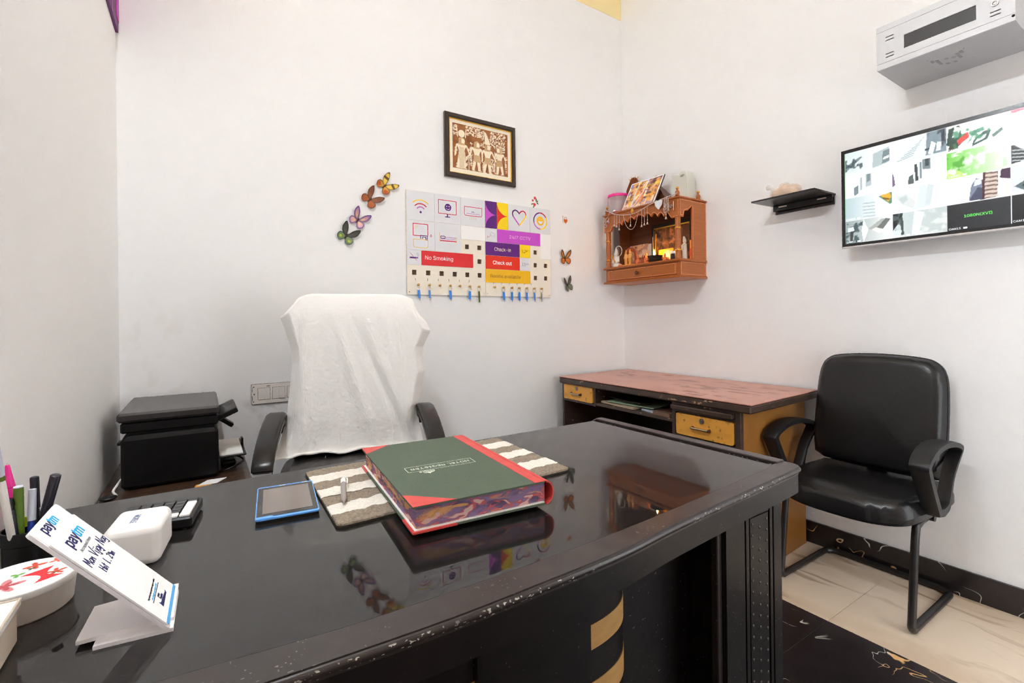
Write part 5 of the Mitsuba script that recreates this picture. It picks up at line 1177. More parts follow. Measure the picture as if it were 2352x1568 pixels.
for (y0, z0) in ((-0.560, 1.735), (-0.566, 1.752), (-0.580, 1.760), (-0.590, 1.745), (-0.572, 1.720)):
    part(gar, 'bead_cluster', beads(spline([(-0.2585, y0, z0 + 0.02), (-0.262, y0 - 0.004, z0 - 0.01), (-0.2585, y0 - 0.002, z0 - 0.045)], 6), 0.0055, 0.0030), 'silver', smooth=60, kind='stuff')
hp = sg.Polygon([(0, -0.032), (-0.020, -0.010), (-0.024, 0.008), (-0.015, 0.018), (0, 0.010), (0.015, 0.018), (0.024, 0.008), (0.020, -0.010)]).buffer(0.003)
pbr('crystal', (226, 228, 232), 0.12, 0.7)
part(gar, 'heart', put(onright(cat(prism(hp, 0.004), put(prism(affinity.scale(hp, 0.6, 0.6), 0.003), (0, 0, 0.004))), -0.522, 1.752, 0), (-0.256, 0, 0)), 'crystal', label='white heart shaped pendant')

# ------------------------------------------------------------------ things on top of the shrine
post = thing('devotional_poster', 'small framed colourful devotional print leaning on top of the shrine', 'picture')
Ub = np.array([0, -1.0, 0]); Vb = np.array([0.100, 0, 0.188]); Vb /= np.linalg.norm(Vb); Wb = np.cross(Ub, Vb)
po = np.array([-0.214, -0.189, 1.7775])
pf = lambda m: put(m, po, U=Ub, V=Vb, W=Wb)
PWd, PHt = 0.262, 0.213
part(post, 'frame', pf(box(0, PWd, 0, PHt, -0.010, -0.001, 0.001)), 'frame_dark')
part(post, 'border', pf(box(0.001, PWd - 0.001, 0.001, PHt - 0.001, -0.001, 0.0)), 'card_white')
P = Paint(PWd - 0.018, PHt - 0.018, 130, 105, (226, 150, 70))
P.blend(np.clip((P.n(26, 1) - 0.45) * 6, 0, 1), (240, 200, 60)); P.blend(np.clip((P.n(32, 2) - 0.52) * 6, 0, 1), (150, 60, 40)); P.blend(np.clip((P.n(30, 5) - 0.55) * 6, 0, 1), (140, 120, 190)); P.blend(np.clip((P.n(40, 8) - 0.56) * 7, 0, 1), (250, 236, 190)); P.blend(np.clip((P.n(36, 9) - 0.58) * 8, 0, 1), (90, 44, 30))
P.blend(np.clip((0.06 - P.y) / 0.03, 0, 1) * 0.5, (240, 200, 180)); P.blend(((P.y > 0.135) & (P.y < 0.155)) * 0.5, (240, 200, 60))
for cx in (0.045, 0.120, 0.195):
    d = ((P.x - cx) / 0.026) ** 2 + ((P.y - 0.075) / 0.055) ** 2
    P.blend(((d < 1) & (P.n(60, 4) > 0.4)) * 0.7, (240, 170, 40) if cx != .120 else (236, 120, 50))
    P.blend(((((P.x - cx) / 0.011) ** 2 + ((P.y - 0.130) / 0.014) ** 2) < 1) * 0.85, (230, 180, 140))
scene[post + '__print'] = ply(pf(put(P.mesh(), (0.009, 0.009, 0.0006))), 'vcol_gloss', color=P.lin())
nk = thing('bead_necklace', 'string of white beads with a gold pendant hung over the small devotional print', 'necklace')
loc = lambda pts: np.array([po + Ub * a + Vb * b + Wb * c for a, b, c in pts])
part(nk, 'beads', beads(np.vstack([spline(loc([(0.080, 0.212, -0.008), (0.080, 0.216, 0.003), (0.077, 0.15, 0.004), (0.078, 0.07, 0.004), (0.083, 0.006, 0.004)]), 8), spline(loc([(0.083, 0.006, 0.004), (0.108, 0.03, 0.004), (0.135, 0.10, 0.004), (0.148, 0.17, 0.004), (0.152, 0.216, 0.003), (0.152, 0.212, -0.008)]), 8)]), 0.0062, 0.0034), 'card_white', smooth=60, kind='stuff')
part(nk, 'pendant', put(onright(lathe([(0, 0), (0.011, 0.001), (0.0125, 0.003), (0.010, 0.005), (0, 0.006)], n=20), 0, 0, 0), (-0.254, po[1] - 0.083 - 0.045, 1.752 - 0.006)) if False else put(lathe([(0, 0), (0.0095, 0.001), (0.0115, 0.003), (0.009, 0.005), (0, 0.006)], n=20), (-0.2645, -0.329, 1.746), U=(0, -1, 0), V=(0, 0, 1.25), W=(-1, 0, 0)), 'gold', smooth=40)
part(nk, 'pendant_string', tube(np.vstack([loc([(0.083, 0.006, 0.004)]), [(-0.262, -0.320, 1.770), (-0.262, -0.329, 1.760)]]), 0.0010, 5), 'gold')
jar = thing('plastic_jar', 'clear plastic jar with a bright pink lid on the left of the shrine roof', 'jar')
pbr('clear_plastic', (226, 214, 212), 0.15, 0.5)
pbr('lid_pink', (240, 50, 150), 0.4, 0.4)
scene['jar_plastic'] = {'type': 'blendbsdf', 'weight': 0.42, 'a': {'type': 'thindielectric', 'int_ior': 1.2}, 'b': {'type': 'twosided', 'bsdf': {'type': 'principled', 'base_color': C(236, 226, 224), 'roughness': 0.25, 'specular': 0.5}}}
jc = (-0.137, -0.090, 1.776)
part(jar, 'body', lathe([(0.0, 0.001), (0.056, 0.001), (0.060, 0.006), (0.064, 0.06), (0.066, 0.124)], jc, 36), 'jar_plastic', smooth=50)
part(jar, 'lid', lathe([(0.0, 0.136), (0.068, 0.136), (0.070, 0.133), (0.070, 0.120), (0.066, 0.118)], jc, 36), 'lid_pink', smooth=40, label='bright pink lid')
pbr('powder_red', (170, 60, 76), 0.6, 0.3)
single('sweets_bag', blobs([(-0.125, -0.105, 1.805, 0.024), (-0.110, -0.085, 1.800, 0.020), (-0.140, -0.075, 1.797, 0.018), [(-0.13, -0.118, 1.80, 0.012), (-0.125, -0.122, 1.855, 0.010)]], 0.006, 4), 'powder_red', 'dark pink bag inside the clear jar with the pink lid', 'bag', smooth=True)
single('bangle', tube([(-0.222 + 0.016 * math.cos(a), -0.150 + 0.016 * math.sin(a), 1.7795) for a in np.radians(np.arange(0, 360, 20))], 0.0030, 8, closed=True), 'powder_red', 'small red bangle at the front edge of the shrine roof beside the leaning print', 'bangle', smooth=60)
single('white_ball', sphere((-0.220, -0.135, 1.7865), 0.0105, 2), 'card_white', 'small white ball on the shrine roof left of the leaning print', 'ball', smooth=True)
pbr('husk', (112, 60, 34), 0.85, 0.15, bump=(lambda p, n, uv: fbm(p[0] * 90, p[1] * 90, p[2] * 30, 3), 0.01))
pbr('fringe', (196, 150, 90), 0.8, 0.2)
cc_ = thing('husk_bundle', 'tall brown bundle with frayed golden top behind the leaning print on the shrine', 'bundle')
hb = blobs([[(-0.034, -0.120, 1.80, 0.030), (-0.034, -0.105, 1.95, 0.030), (-0.034, -0.135, 2.01, 0.026)], [(-0.034, -0.16, 1.80, 0.030), (-0.034, -0.185, 1.95, 0.026)]], 0.008, 4)
hb.vertices[:, 2] = np.maximum(hb.vertices[:, 2], 1.7765)
hb.vertices[:, 0] = np.minimum(hb.vertices[:, 0], -0.003)
part(cc_, 'husk', hb, 'husk', smooth=True)
for i in range(14):
    a = rng.uniform(0, 6.28); b0 = np.array([-0.034 + 0.016 * math.cos(a), -0.132 + 0.026 * math.sin(a), 2.026])
    part(cc_, 'fibre', tube([b0 - [0, 0, 0.012], b0 + [0.004 * math.cos(a), 0.006 * math.sin(a), 0.004], b0 + [0.006 * math.cos(a), 0.018 * math.sin(a), 0.007 + 0.006 * rng.random()]], [0.002, 0.0016, 0.0005], 5), 'fringe')
jug = thing('plastic_jug', 'translucent white plastic jug with a moulded handle on the right of the shrine roof', 'jug')
scene['jug_plastic'] = {'type': 'blendbsdf', 'weight': 0.62, 'a': {'type': 'thindielectric', 'int_ior': 1.15}, 'b': {'type': 'twosided', 'bsdf': {'type': 'principled', 'base_color': C(226, 226, 214), 'roughness': 0.3, 'specular': 0.5}}}
body = rrect(-0.048, 0.040, 0.0, 0.118, 0.010).union(sg.Polygon([(-0.040, 0.11), (-0.040, 0.140), (-0.018, 0.140), (-0.010, 0.128), (0.012, 0.146), (0.030, 0.146), (0.040, 0.110)])).buffer(0.003)
body = body.difference(affinity.rotate(affinity.scale(sg.Point(0.016, 0.128).buffer(0.008), 1.7, 0.8), 12))
part(jug, 'body', put(prism(body, 0.075), (-0.118, -0.560, 1.776), U=(0, -1.15, 0), V=(0, 0, 1.12), W=(1, 0, 0)), 'jug_plastic', smooth=30)
part(jug, 'neck', put(lathe([(0.0, 0.152), (0.016, 0.152), (0.016, 0.162), (0.0, 0.162)], (-0.080, -0.527, 1.776), 20), (0, 0, 0)), 'jug_plastic', smooth=40)

# ------------------------------------------------------------------ things in the shrine
FZ = 1.4242
pbr('idol_white', (232, 226, 214), 0.35, 0.5)
pbr('idol_gold', (226, 156, 66), 0.3, 0.6)
pbr('idol_orange', (214, 112, 60), 0.5, 0.4)
pbr('clay_dark', (34, 24, 20), 0.6, 0.3)
pbr('terracotta', (150, 72, 40), 0.6, 0.3)
def idol(name, label, cx, cy, h, mat, kind='seated', accent=None):
    t = thing(name, label, 'figurine')
    B = lambda *q: (cx + q[0] * h, cy + q[1] * h, FZ + q[2] * h, q[3] * h)
    if kind == 'seated':
        balls = [[B(0, -.24, .10, .10), B(-.10, 0, .11, .12), B(0, .24, .10, .10)], [B(0, 0, .14, .17), B(0, 0, .48, .135)], [B(0, -.14, .50, .065), B(-.05, -.20, .32, .05), B(-.14, -.10, .26, .04)], [B(0, .14, .50, .065), B(-.05, .20, .32, .05), B(-.14, .10, .26, .04)],
                 [B(0, 0, .56, .06), B(-.01, 0, .70, .115)], [B(0, 0, .80, .085), B(0, 0, .93, .04)], [B(-.09, 0, .66, .035), B(-.13, 0, .56, .022)], B(-.02, -.10, .70, .045), B(-.02, .10, .70, .045)]
    else:
        balls = [[B(0, -.05, .04, .06), B(0, -.05, .40, .07)], [B(0, .05, .04, .06), B(0, .05, .40, .07)], [B(0, 0, .38, .11), B(0, 0, .64, .10)], [B(0, -.10, .66, .045), B(-.03, -.15, .48, .035), B(-.08, -.08, .42, .03)], [B(0, .10, .66, .045), B(-.03, .15, .48, .035), B(-.08, .08, .42, .03)],
                 [B(0, 0, .70, .045), B(-.005, 0, .81, .075)], [B(0, 0, .88, .06), B(0, 0, .98, .022)]]
    part(t, 'body', blobs(balls, h * 0.045, 4), mat, smooth=True)
    part(t, 'plinth', box(cx - .17 * h, cx + .12 * h, cy - .30 * h, cy + .30 * h, FZ, FZ + .06 * h, 0.002), accent or mat)
    return t
t = idol('figurine', 'white seated figurine in the left corner of the shrine', -0.178, -0.105, 0.135, 'idol_white', 'seated')
part(t, 'halo', put(tube([(0.030 * math.cos(a), 0.034 * math.sin(a), 0) for a in np.radians(np.arange(0, 360, 15))], 0.003, 7, closed=True), (-0.160, -0.108, FZ + 0.112), U=(0, 1, 0), V=(0, 0, 1), W=(1, 0, 0)), 'idol_white', smooth=60)
part(t, 'sash', tube(spline([(-0.197, -0.090, FZ + 0.085), (-0.206, -0.105, FZ + 0.060), (-0.204, -0.122, FZ + 0.036)], 5), 0.004, 7), 'idol_gold', smooth=60)
pair = thing('figurine_pair', 'gilded figurine pair standing under an arch in the shrine, right of the white one', 'figurine')
for y in (-0.196, -0.228):
    h = 0.096; B = lambda *q: (-0.182 + q[0] * h, y + q[1] * h, FZ + 0.012 + q[2] * h, q[3] * h)
    part(pair, 'figure', blobs([[B(0, -.05, .04, .06), B(0, -.05, .42, .08)], [B(0, .05, .04, .06), B(0, .05, .42, .08)], [B(0, 0, .40, .12), B(0, 0, .66, .10)], [B(0, -.11, .66, .045), B(-.05, -.14, .44, .035)], [B(0, .11, .66, .045), B(-.05, .14, .44, .035)], B(0, 0, .80, .085), [B(0, 0, .88, .06), B(0, 0, 1.0, .02)]], 0.005, 4), 'idol_gold', smooth=True)
arch = sg.Polygon(list(zip(0.050 * np.cos(np.radians(np.linspace(0, 180, 16))), 0.070 + 0.045 * np.sin(np.radians(np.linspace(0, 180, 16))))) + [(-0.050, 0), (0.050, 0)])
arch2 = arch.difference(affinity.scale(arch, 0.74, 0.80, origin=(0, 0)))
part(pair, 'arch', put(prism(arch2, 0.006), (-0.158, -0.212, FZ + 0.008), U=(0, -1, 0), V=(0, 0, 1), W=(-1, 0, 0)), 'terracotta')
part(pair, 'plinth', box(-0.202, -0.150, -0.264, -0.160, FZ, FZ + 0.012, 0.002), 'idol_gold')
for i, (x, y, h, mt, lb) in enumerate(((-0.175, -0.287, 0.070, 'idol_orange', 'tiny orange figurine just right of the gilded pair in the shrine'), (-0.168, -0.322, 0.066, 'terracotta', 'tiny brown figurine between two orange ones in the shrine'), (-0.176, -0.356, 0.076, 'idol_orange', 'small bright orange figurine left of the oil lamp in the shrine'))):
    idol('figurine', lb, x, y, h, mt, 'seated')
idol('figurine', 'small orange figurine before the printed card at the right of the shrine', -0.150, -0.474, 0.058, 'idol_orange', 'seated')
pol = single('offering', blobs([(-0.196, -0.150, FZ + 0.010, 0.010), (-0.192, -0.165, FZ + 0.009, 0.009), (-0.200, -0.175, FZ + 0.008, 0.008)], 0.004, 3), 'idol_orange', 'small orange offering lying before the white figurine in the shrine', 'offering', smooth=True)
tall = thing('figurine', 'tall white standing figurine behind the right pillar of the shrine', 'figurine')
tB = lambda *q: (-0.118 + q[0], -0.590 + q[1], FZ + q[2], q[3])
part(tall, 'body', blobs([[tB(0, 0, .004, .016), tB(0, 0, .060, .013)], [tB(0, 0, .058, .014), tB(0, 0, .092, .012)], [tB(-.008, -.010, .088, .006), tB(-.014, -.006, .066, .005)], [tB(-.008, .010, .088, .006), tB(-.014, .006, .066, .005)], tB(0, 0, .112, .011), [tB(0, 0, .120, .010), tB(0, .004, .136, .006)]], 0.004, 4), 'idol_white', smooth=True)
part(tall, 'base', cyl((-0.118, -0.590, FZ), (-0.118, -0.590, FZ + 0.006), 0.018, 20), 'idol_white')
dy = thing('oil_lamp', 'dark clay oil lamp with a burning wick in the middle of the shrine', 'lamp')
dc = (-0.170, -0.418, FZ)
part(dy, 'bowl', lathe([(0, 0), (0.030, 0), (0.034, 0.004), (0.043, 0.020), (0.036, 0.022), (0.038, 0.030), (0.046, 0.044), (0.042, 0.044), (0.030, 0.030), (0, 0.028)], dc, 28), 'clay_dark', smooth=40)
part(dy, 'wick', cyl((dc[0], dc[1] + 0.006, FZ + 0.028), (dc[0], dc[1] + 0.006, FZ + 0.048), 0.0018, 8), 'card_white')
fl = lathe([(0.0002, 0.0), (0.0048, 0.005), (0.0066, 0.012), (0.0052, 0.022), (0.0022, 0.032), (0.0003, 0.038)], (dc[0], dc[1] + 0.006, FZ + 0.046), 14)
scene[dy + '__flame'] = {**ply(fl, 'card_white', smooth=True), 'emitter': {'type': 'area', 'radiance': {'type': 'rgb', 'value': [95.0, 44.0, 10.0]}}}
labels[dy + '__flame'] = {'label': 'small bright flame'}
pbr('incense', (226, 150, 60), 0.5, 0.3)
single('incense_stick', cyl((-0.146, -0.383, FZ + 0.052), (-0.140, -0.377, 1.592), 0.0020, 8), 'incense', 'left, shorter of two incense sticks behind the oil lamp flame', 'incense')
single('incense_stick', cyl((-0.146, -0.400, FZ + 0.045), (-0.140, -0.402, 1.606), 0.0026, 8), 'incense', 'right, taller of two incense sticks behind the oil lamp flame', 'incense')
# the sticks stand in a small holder behind the lamp
single('stick_holder', lathe([(0, 0), (0.016, 0), (0.017, 0.052), (0.012, 0.054), (0.0, 0.054)], (-0.146, -0.3915, FZ), 18) if False else box(-0.152, -0.118, -0.410, -0.372, FZ, FZ + 0.0525, 0.003), 'terracotta', 'small brown incense holder behind the oil lamp', 'incense holder')
card = thing('printed_card', 'yellow card with a fan of white rays right of the oil lamp', 'card')
pbr('card_yellow', (236, 160, 40), 0.5, 0.3)
part(card, 'sheet', put(prism(sg.box(0, 0, 0.110, 0.088), 0.003), (-0.112, -0.392, FZ), U=(0, -1, 0), V=(0.10, 0, 0.995), W=(-1, 0, 0)), 'card_yellow')
rays = [line([(0.068 + 0.016 * math.cos(a), 0.020 + 0.018 * math.sin(a)), (0.068 + 0.036 * math.cos(a), 0.026 + 0.052 * math.sin(a))], 0.0034) for a in np.radians(np.linspace(-5, 185, 13))]
for r_y in rays: part(card, 'ray', put(prism(r_y, 0.0006), (-0.1151, -0.392, FZ), U=(0, -1, 0), V=(0.10, 0, 0.995), W=(-1, 0, 0)), 'card_white')
cup = thing('clay_cup', 'dark cup holding a folded white tissue beside the right pillar of the shrine', 'cup')
part(cup, 'cup', lathe([(0, 0), (0.014, 0), (0.0175, 0.044), (0.015, 0.044), (0.012, 0.006), (0, 0.005)], (-0.150, -0.535, FZ), 20), 'clay_dark', smooth=40)
part(cup, 'tissue', blobs([(-0.150, -0.530, FZ + 0.046, 0.011), (-0.152, -0.543, FZ + 0.052, 0.009), (-0.148, -0.522, FZ + 0.058, 0.007)], 0.004, 2), 'card_white', smooth=True, label='white tissue')
ic = thing('inner_picture', 'gold framed dark brown picture standing at the back right of the shrine', 'picture')
IX = -0.030
part(ic, 'frame', put(prism(sg.box(0, 0, 0.300, 0.262).difference(sg.box(0.020, 0.010, 0.285, 0.240)), 0.012), (IX, -0.283, FZ), U=(0, -1, 0), V=(0, 0, 1), W=(-1, 0, 0)), 'clay_dark')
part(ic, 'gold_strip', put(prism(sg.box(0.020, 0.231, 0.285, 0.239).union(sg.box(0.020, 0.010, 0.023, 0.231)), 0.002), (IX - 0.011, -0.283, FZ), U=(0, -1, 0), V=(0, 0, 1), W=(-1, 0, 0)), 'frame_gold')
P = Paint(0.262, 0.222, 100, 90, (96, 60, 30))
vv = meshkit.fbm(np.stack([P.x * 60, P.y * 16, P.x * 0], -1), 3, 21)
P.blend(np.clip((vv - 0.48) * 5, 0, 1), (150, 96, 50)); P.blend(np.clip((P.n(40, 22) - 0.56) * 6, 0, 1) * 0.8, (200, 130, 80)); P.blend(np.clip((P.n(46, 23) - 0.58) * 7, 0, 1), (50, 28, 16))
scene[ic + '__print'] = ply(put(P.mesh(), (IX - 0.004, -0.304, FZ + 0.011), U=(0, -1, 0), V=(0, 0, 1), W=(-1, 0, 0)), 'vcol', color=P.lin())
pi = thing('paper_print', 'pale pink and brown print on the back wall of the shrine behind the figurines', 'picture')
P = Paint(0.235, 0.155, 100, 70, (196, 150, 124))
P.blend(np.clip((P.n(30, 31) - 0.46) * 6, 0, 1), (236, 206, 180)); P.blend(np.clip((P.n(34, 32) - 0.52) * 7, 0, 1), (120, 66, 40)); P.blend(np.clip((P.n(44, 33) - 0.56) * 8, 0, 1), (240, 190, 140))
P.rect(0.195, 0.235, 0, 0.15, (226, 210, 196))
scene[pi + '__print'] = ply(put(P.mesh(), (-0.0145, -0.036, FZ + 0.004), U=(0, -1, 0), V=(0, 0, 1), W=(-1, 0, 0)), 'vcol', color=P.lin())
part(pi, 'backing', box(-0.0142, -0.0122, -0.271, -0.036, FZ, FZ + 0.159), 'card_white')
rc = thing('folded_card', 'orange and red folded card standing at the right end inside the shrine', 'card')
part(rc, 'sheet', put(prism(sg.box(0, 0, 0.045, 0.125), 0.0015), (-0.062, -0.583, FZ), U=(0, -1, 0), V=(0.0, 0, 1), W=(-1, 0, 0)), 'idol_orange')
part(rc, 'red_patch', put(prism(sg.Polygon([(0.002, 0.03), (0.040, 0.045), (0.030, 0.075), (0.004, 0.072)]), 0.0006), (-0.0636, -0.583, FZ), U=(0, -1, 0), V=(0, 0, 1), W=(-1, 0, 0)), 'ink_red')
part(rc, 'yellow_patch', put(prism(sg.box(0.004, 0.076, 0.043, 0.122), 0.0006), (-0.0636, -0.583, FZ), U=(0, -1, 0), V=(0, 0, 1), W=(-1, 0, 0)), 'card_yellow')
# ------------------------------------------------------------------ black wall shelf with a bag of bread
shf = thing('wall_shelf', 'short black glass shelf on a bracket between the shrine and the television', 'shelf')
def shelf_poly(): return sg.Polygon([(-0.195, -1.034), (-0.195, -1.318), (-0.186, -1.327), (-0.002, -1.327), (-0.002, -1.046), (-0.186, -1.026)])
pbr('shelf_black', (20, 17, 15), 0.25, 0.5)
part(shf, 'plate', put(prism(sg.Polygon([(-0.195, -1.036), (-0.195, -1.325), (-0.001, -1.328), (-0.001, -1.046)]), 0.0075), (0, 0, 1.6515)), 'shelf_black', label='black glass plate')
part(shf, 'bracket', cat(box(-0.030, -0.001, -1.325, -1.056, 1.6435, 1.6513, 0.001), box(-0.034, -0.026, -1.325, -1.056, 1.622, 1.6513, 0.002), box(-0.012, -0.001, -1.325, -1.056, 1.610, 1.6513, 0.001)), 'shelf_black')
pbr('slot_light', (238, 226, 216), 0.4, 0.5)
for y in (-1.104, -1.283):
    part(shf, 'bracket_clip', box(-0.0365, -0.0335, y - 0.020, y + 0.020, 1.6385, 1.6435, 0.001), 'slot_light', label='white clip')
bag = thing('bread_bag', 'clear plastic bag with a round tan loaf lying on the black wall shelf', 'bag')
lf = blobs([[(-0.10, -1.115, 1.688, 0.028), (-0.10, -1.19, 1.690, 0.030)], (-0.10, -1.15, 1.700, 0.032), [(-0.085, -1.12, 1.676, 0.016), (-0.12, -1.20, 1.676, 0.016)]], 0.006, 6)
lf.vertices[:, 2] = np.maximum(lf.vertices[:, 2], 1.6592)
pbr('bread', (222, 184, 142), 0.7, 0.2)
part(bag, 'loaf', lf, 'bread', smooth=True)
scene['film_plastic'] = {'type': 'blendbsdf', 'weight': 0.35, 'a': {'type': 'thindielectric', 'int_ior': 1.3}, 'b': {'type': 'twosided', 'bsdf': {'type': 'principled', 'base_color': C(238, 232, 226), 'roughness': 0.25, 'specular': 0.6}}}
wr = lf.copy(); wr.vertices = (wr.vertices - wr.vertices.mean(0)) * (1.10, 1.08, 1.12) + wr.vertices.mean(0)
wr.vertices += wr.vertex_normals * (0.010 * (meshkit.fbm(wr.vertices * 45, 3, 5)[:, None] - 0.35))
wr.vertices[:, 2] = np.maximum(wr.vertices[:, 2], 1.6591)
part(bag, 'film', wr, 'film_plastic', smooth=30)
kn = blobs([[(-0.105, -1.105, 1.700, 0.014), (-0.110, -1.092, 1.722, 0.006)], [(-0.110, -1.092, 1.722, 0.006), (-0.112, -1.078, 1.728, 0.012)]], 0.005, 2)
kn.vertices += kn.vertex_normals * (0.006 * (meshkit.fbm(kn.vertices * 80, 3, 6)[:, None] - 0.4))
part(bag, 'knot', kn, 'film_plastic', smooth=30)

# ------------------------------------------------------------------ television with the camera views
tv = thing('television', 'wall mounted flat television showing a grid of security camera views', 'television')
TY0, TY1, TZ0, TZ1, TXF = -1.393, -2.097, 1.388, 1.8135, -0.100
pbr('tv_black', (18, 17, 18), 0.25, 0.5)
pbr('tv_silver', (206, 200, 198), 0.3, 0.5)
rr = sg.box(-TY0, TZ0, -TY1, TZ1)
SY0, SY1, SZ0_, SZ1_ = -1.4045, -2.0855, 1.4055, 1.800
hole = sg.box(-SY0, SZ0_, -SY1, SZ1_)
part(tv, 'housing', hull(box(TXF + 0.008, TXF + 0.030, TY1, TY0, TZ0 + 0.001, TZ1, 0.003), box(TXF + 0.03, -0.045, TY1 + 0.12, TY0 - 0.12, TZ0 + 0.07, TZ1 - 0.07, 0.004)), 'tv_black')
part(tv, 'bezel', put(onright(prism(rr.buffer(0.0005).difference(hole), 0.010), 0, 0, 0), (TXF + 0.010, 0, 0)), 'tv_black', label='black bezel')
part(tv, 'bottom_strip', box(TXF - 0.0015, TXF + 0.012, TY1, TY0, TZ0 - 0.001, TZ0 + 0.0065, 0.002), 'tv_silver', label='silver strip along the bottom edge')
part(tv, 'wall_mount', box(-0.050, 0, -1.86, -1.62, 1.53, 1.67, 0.002), 'tv_black')
SW_, SH_ = SY0 - SY1, SZ1_ - SZ0_
P = Paint(SW_, SH_, 330, 192, (236, 242, 244))
cw, ch = SW_ / 4, SH_ / 4
def cellp(c, r): return c * cw, (3 - r) * ch
class Cell:
    def __init__(s, c, r): s.x0, s.y0 = cellp(c, r); s.m = (P.x >= s.x0) & (P.x <= s.x0 + cw) & (P.y >= s.y0) & (P.y <= s.y0 + ch)
    def bg(s, c0, c1=None, ang=0):
        t = np.clip((P.x - s.x0) / cw * math.cos(ang) + (P.y - s.y0) / ch * math.sin(ang), 0, 1)[:, None]
        col = np.array(c0, float) * (1 - t) + np.array(c1 or c0, float) * t
        P.c[s.m] = col[s.m]
    def q(s, pts, col, a=1.0):
        g = sg.Polygon([(s.x0 + u * cw, s.y0 + v * ch) for u, v in pts]).buffer(0).intersection(sg.box(s.x0, s.y0, s.x0 + cw, s.y0 + ch))
        if not g.is_empty: P.poly(g, col, a)
    def nz(s, f, sd, th, col, a=0.8, box_=(0, 1, 0, 1)):
        w = np.clip((meshkit.fbm(np.stack([P.x * f, P.y * f, P.x * 0], -1), 3, sd) - th) * 9, 0, 1) * a
        w = w * s.m * ((P.x - s.x0) > box_[0] * cw) * ((P.x - s.x0) < box_[1] * cw) * ((P.y - s.y0) > box_[2] * ch) * ((P.y - s.y0) < box_[3] * ch)
        P.blend(w, col)
D1, D2, D3, LT = (60, 78, 84), (120, 138, 142), (176, 190, 192), (214, 224, 226)
c = Cell(0, 0); c.bg((206, 218, 218), (240, 246, 246)); c.q([(0, .15), (.35, .62), (.38, .75), (.2, .6), (0, .4)], D2); c.nz(60, 41, .5, D1, .8, (0, .4, .2, .7)); c.q([(.6, .1), (.92, .2), (.95, .85), (.62, .7)], D3); c.q([(.8, .2), (.95, .25), (.95, .75), (.82, .72)], D2); c.q([(.82, .35), (.95, .4), (.94, .5), (.83, .45)], (236, 240, 238)); c.q([(.5, .75), (.9, .95), (1, 1), (.5, 1)], (244, 248, 248))
c = Cell(0, 1); c.bg((232, 240, 240), (252, 254, 254)); c.q([(.20, .05), (.30, .15), (.30, .5), (.20, .42)], D2); c.q([(.33, .25), (.38, .28), (.38, .82), (.33, .8)], D3); c.q([(.45, .35), (.58, .4), (.58, .9), (.45, .9)], D3); c.q([(.48, .55), (.55, .6), (.55, .9), (.48, .9)], D2); c.q([(.6, .9), (1, .5), (1, 1)], (255, 255, 255))
c = Cell(0, 2); c.bg((178, 198, 204), (250, 252, 248)); c.q([(.38, 0), (.66, 0), (.62, .75), (.42, .8)], LT); [c.q([(.40, .08 + .14 * i), (.65, .05 + .14 * i), (.65, .09 + .14 * i), (.40, .13 + .14 * i)], D3) for i in range(5)]; c.q([(.72, .85), (.95, .45), (1, .5), (1, .95)], (96, 140, 110)); c.q([(.76, .88), (.92, .55), (.98, .75), (.95, .92)], (232, 176, 60)); c.q([(.80, .72), (.93, .62), (.95, .68), (.82, .78)], (120, 90, 40))
c = Cell(0, 3); c.bg((146, 160, 160), (236, 240, 238)); c.nz(50, 42, .48, D1, .9, (0, .4, 0, .9)); c.q([(.1, .1), (.16, .1), (.2, .75), (.12, .75)], (60, 66, 66)); c.q([(.05, .5), (.2, .55), (.18, .72), (.05, .7)], LT); c.q([(.5, .55), (.78, .9), (.92, .85), (.62, .45)], (170, 174, 170)); c.q([(.66, .5), (.86, .9), (.96, .84), (.8, .45)], (110, 114, 110)); c.q([(.58, .5), (.72, .3), (.85, .42), (.66, .56)], (236, 232, 226)); c.q([(.4, 0), (.5, .5), (.4, 1), (.36, .5)], (250, 250, 248))
c = Cell(1, 0); c.bg((226, 232, 232), (214, 222, 222)); [c.q([(.1 + .07 * i, .1 + .10 * i), (.4 + .03 * i, .22 + .09 * i), (.4 + .03 * i, .26 + .09 * i), (.1 + .07 * i, .14 + .10 * i)], D3) for i in range(8)]; c.q([(.64, .12), (1, .1), (1, 1), (.66, 1)], (124, 142, 150)); c.nz(46, 43, .5, (50, 60, 70), .9, (.62, 1, .3, 1)); c.q([(.68, .15), (.76, .1), (.82, .5), (.74, .62)], (240, 244, 244)); c.q([(.82, .2), (.9, .2), (.92, .5), (.84, .55)], (230, 234, 232)); c.q([(.92, .5), (.97, .5), (.97, .95), (.92, .95)], (40, 50, 60))
c = Cell(1, 1); c.bg((254, 255, 255), (226, 236, 238)); c.q([(.30, .1), (.42, .1), (.40, .48), (.32, .4)], (86, 98, 96)); c.q([(.44, .18), (.50, .2), (.48, .85), (.43, .85)], (60, 72, 74)); c.q([(.53, .25), (.56, .25), (.56, .9), (.52, .9)], D2); c.q([(.58, .6), (.72, .55), (.72, 1), (.58, 1)], (120, 134, 140)); c.q([(.62, .7), (.70, .7), (.70, 1), (.62, 1)], (60, 74, 80)); c.q([(0, .1), (.06, .2), (.03, .6), (0, .7)], (120, 100, 130)); c.q([(.8, .3), (1, .1), (1, 1), (.75, 1)], (252, 254, 254))
c = Cell(1, 2); c.bg((232, 238, 238), (254, 255, 255)); c.q([(.2, .3), (.4, .1), (.45, .35), (.28, .75), (.05, .7)], (214, 220, 218)); c.q([(.33, .05), (.45, .15), (.52, .95), (.62, 1), (.72, .1)], LT); c.q([(.62, .15), (.72, .2), (.78, .9), (.66, 1)], (206, 216, 218)); c.q([(.2, .35), (.3, .5), (.27, .68), (.12, .6)], D3, .6)
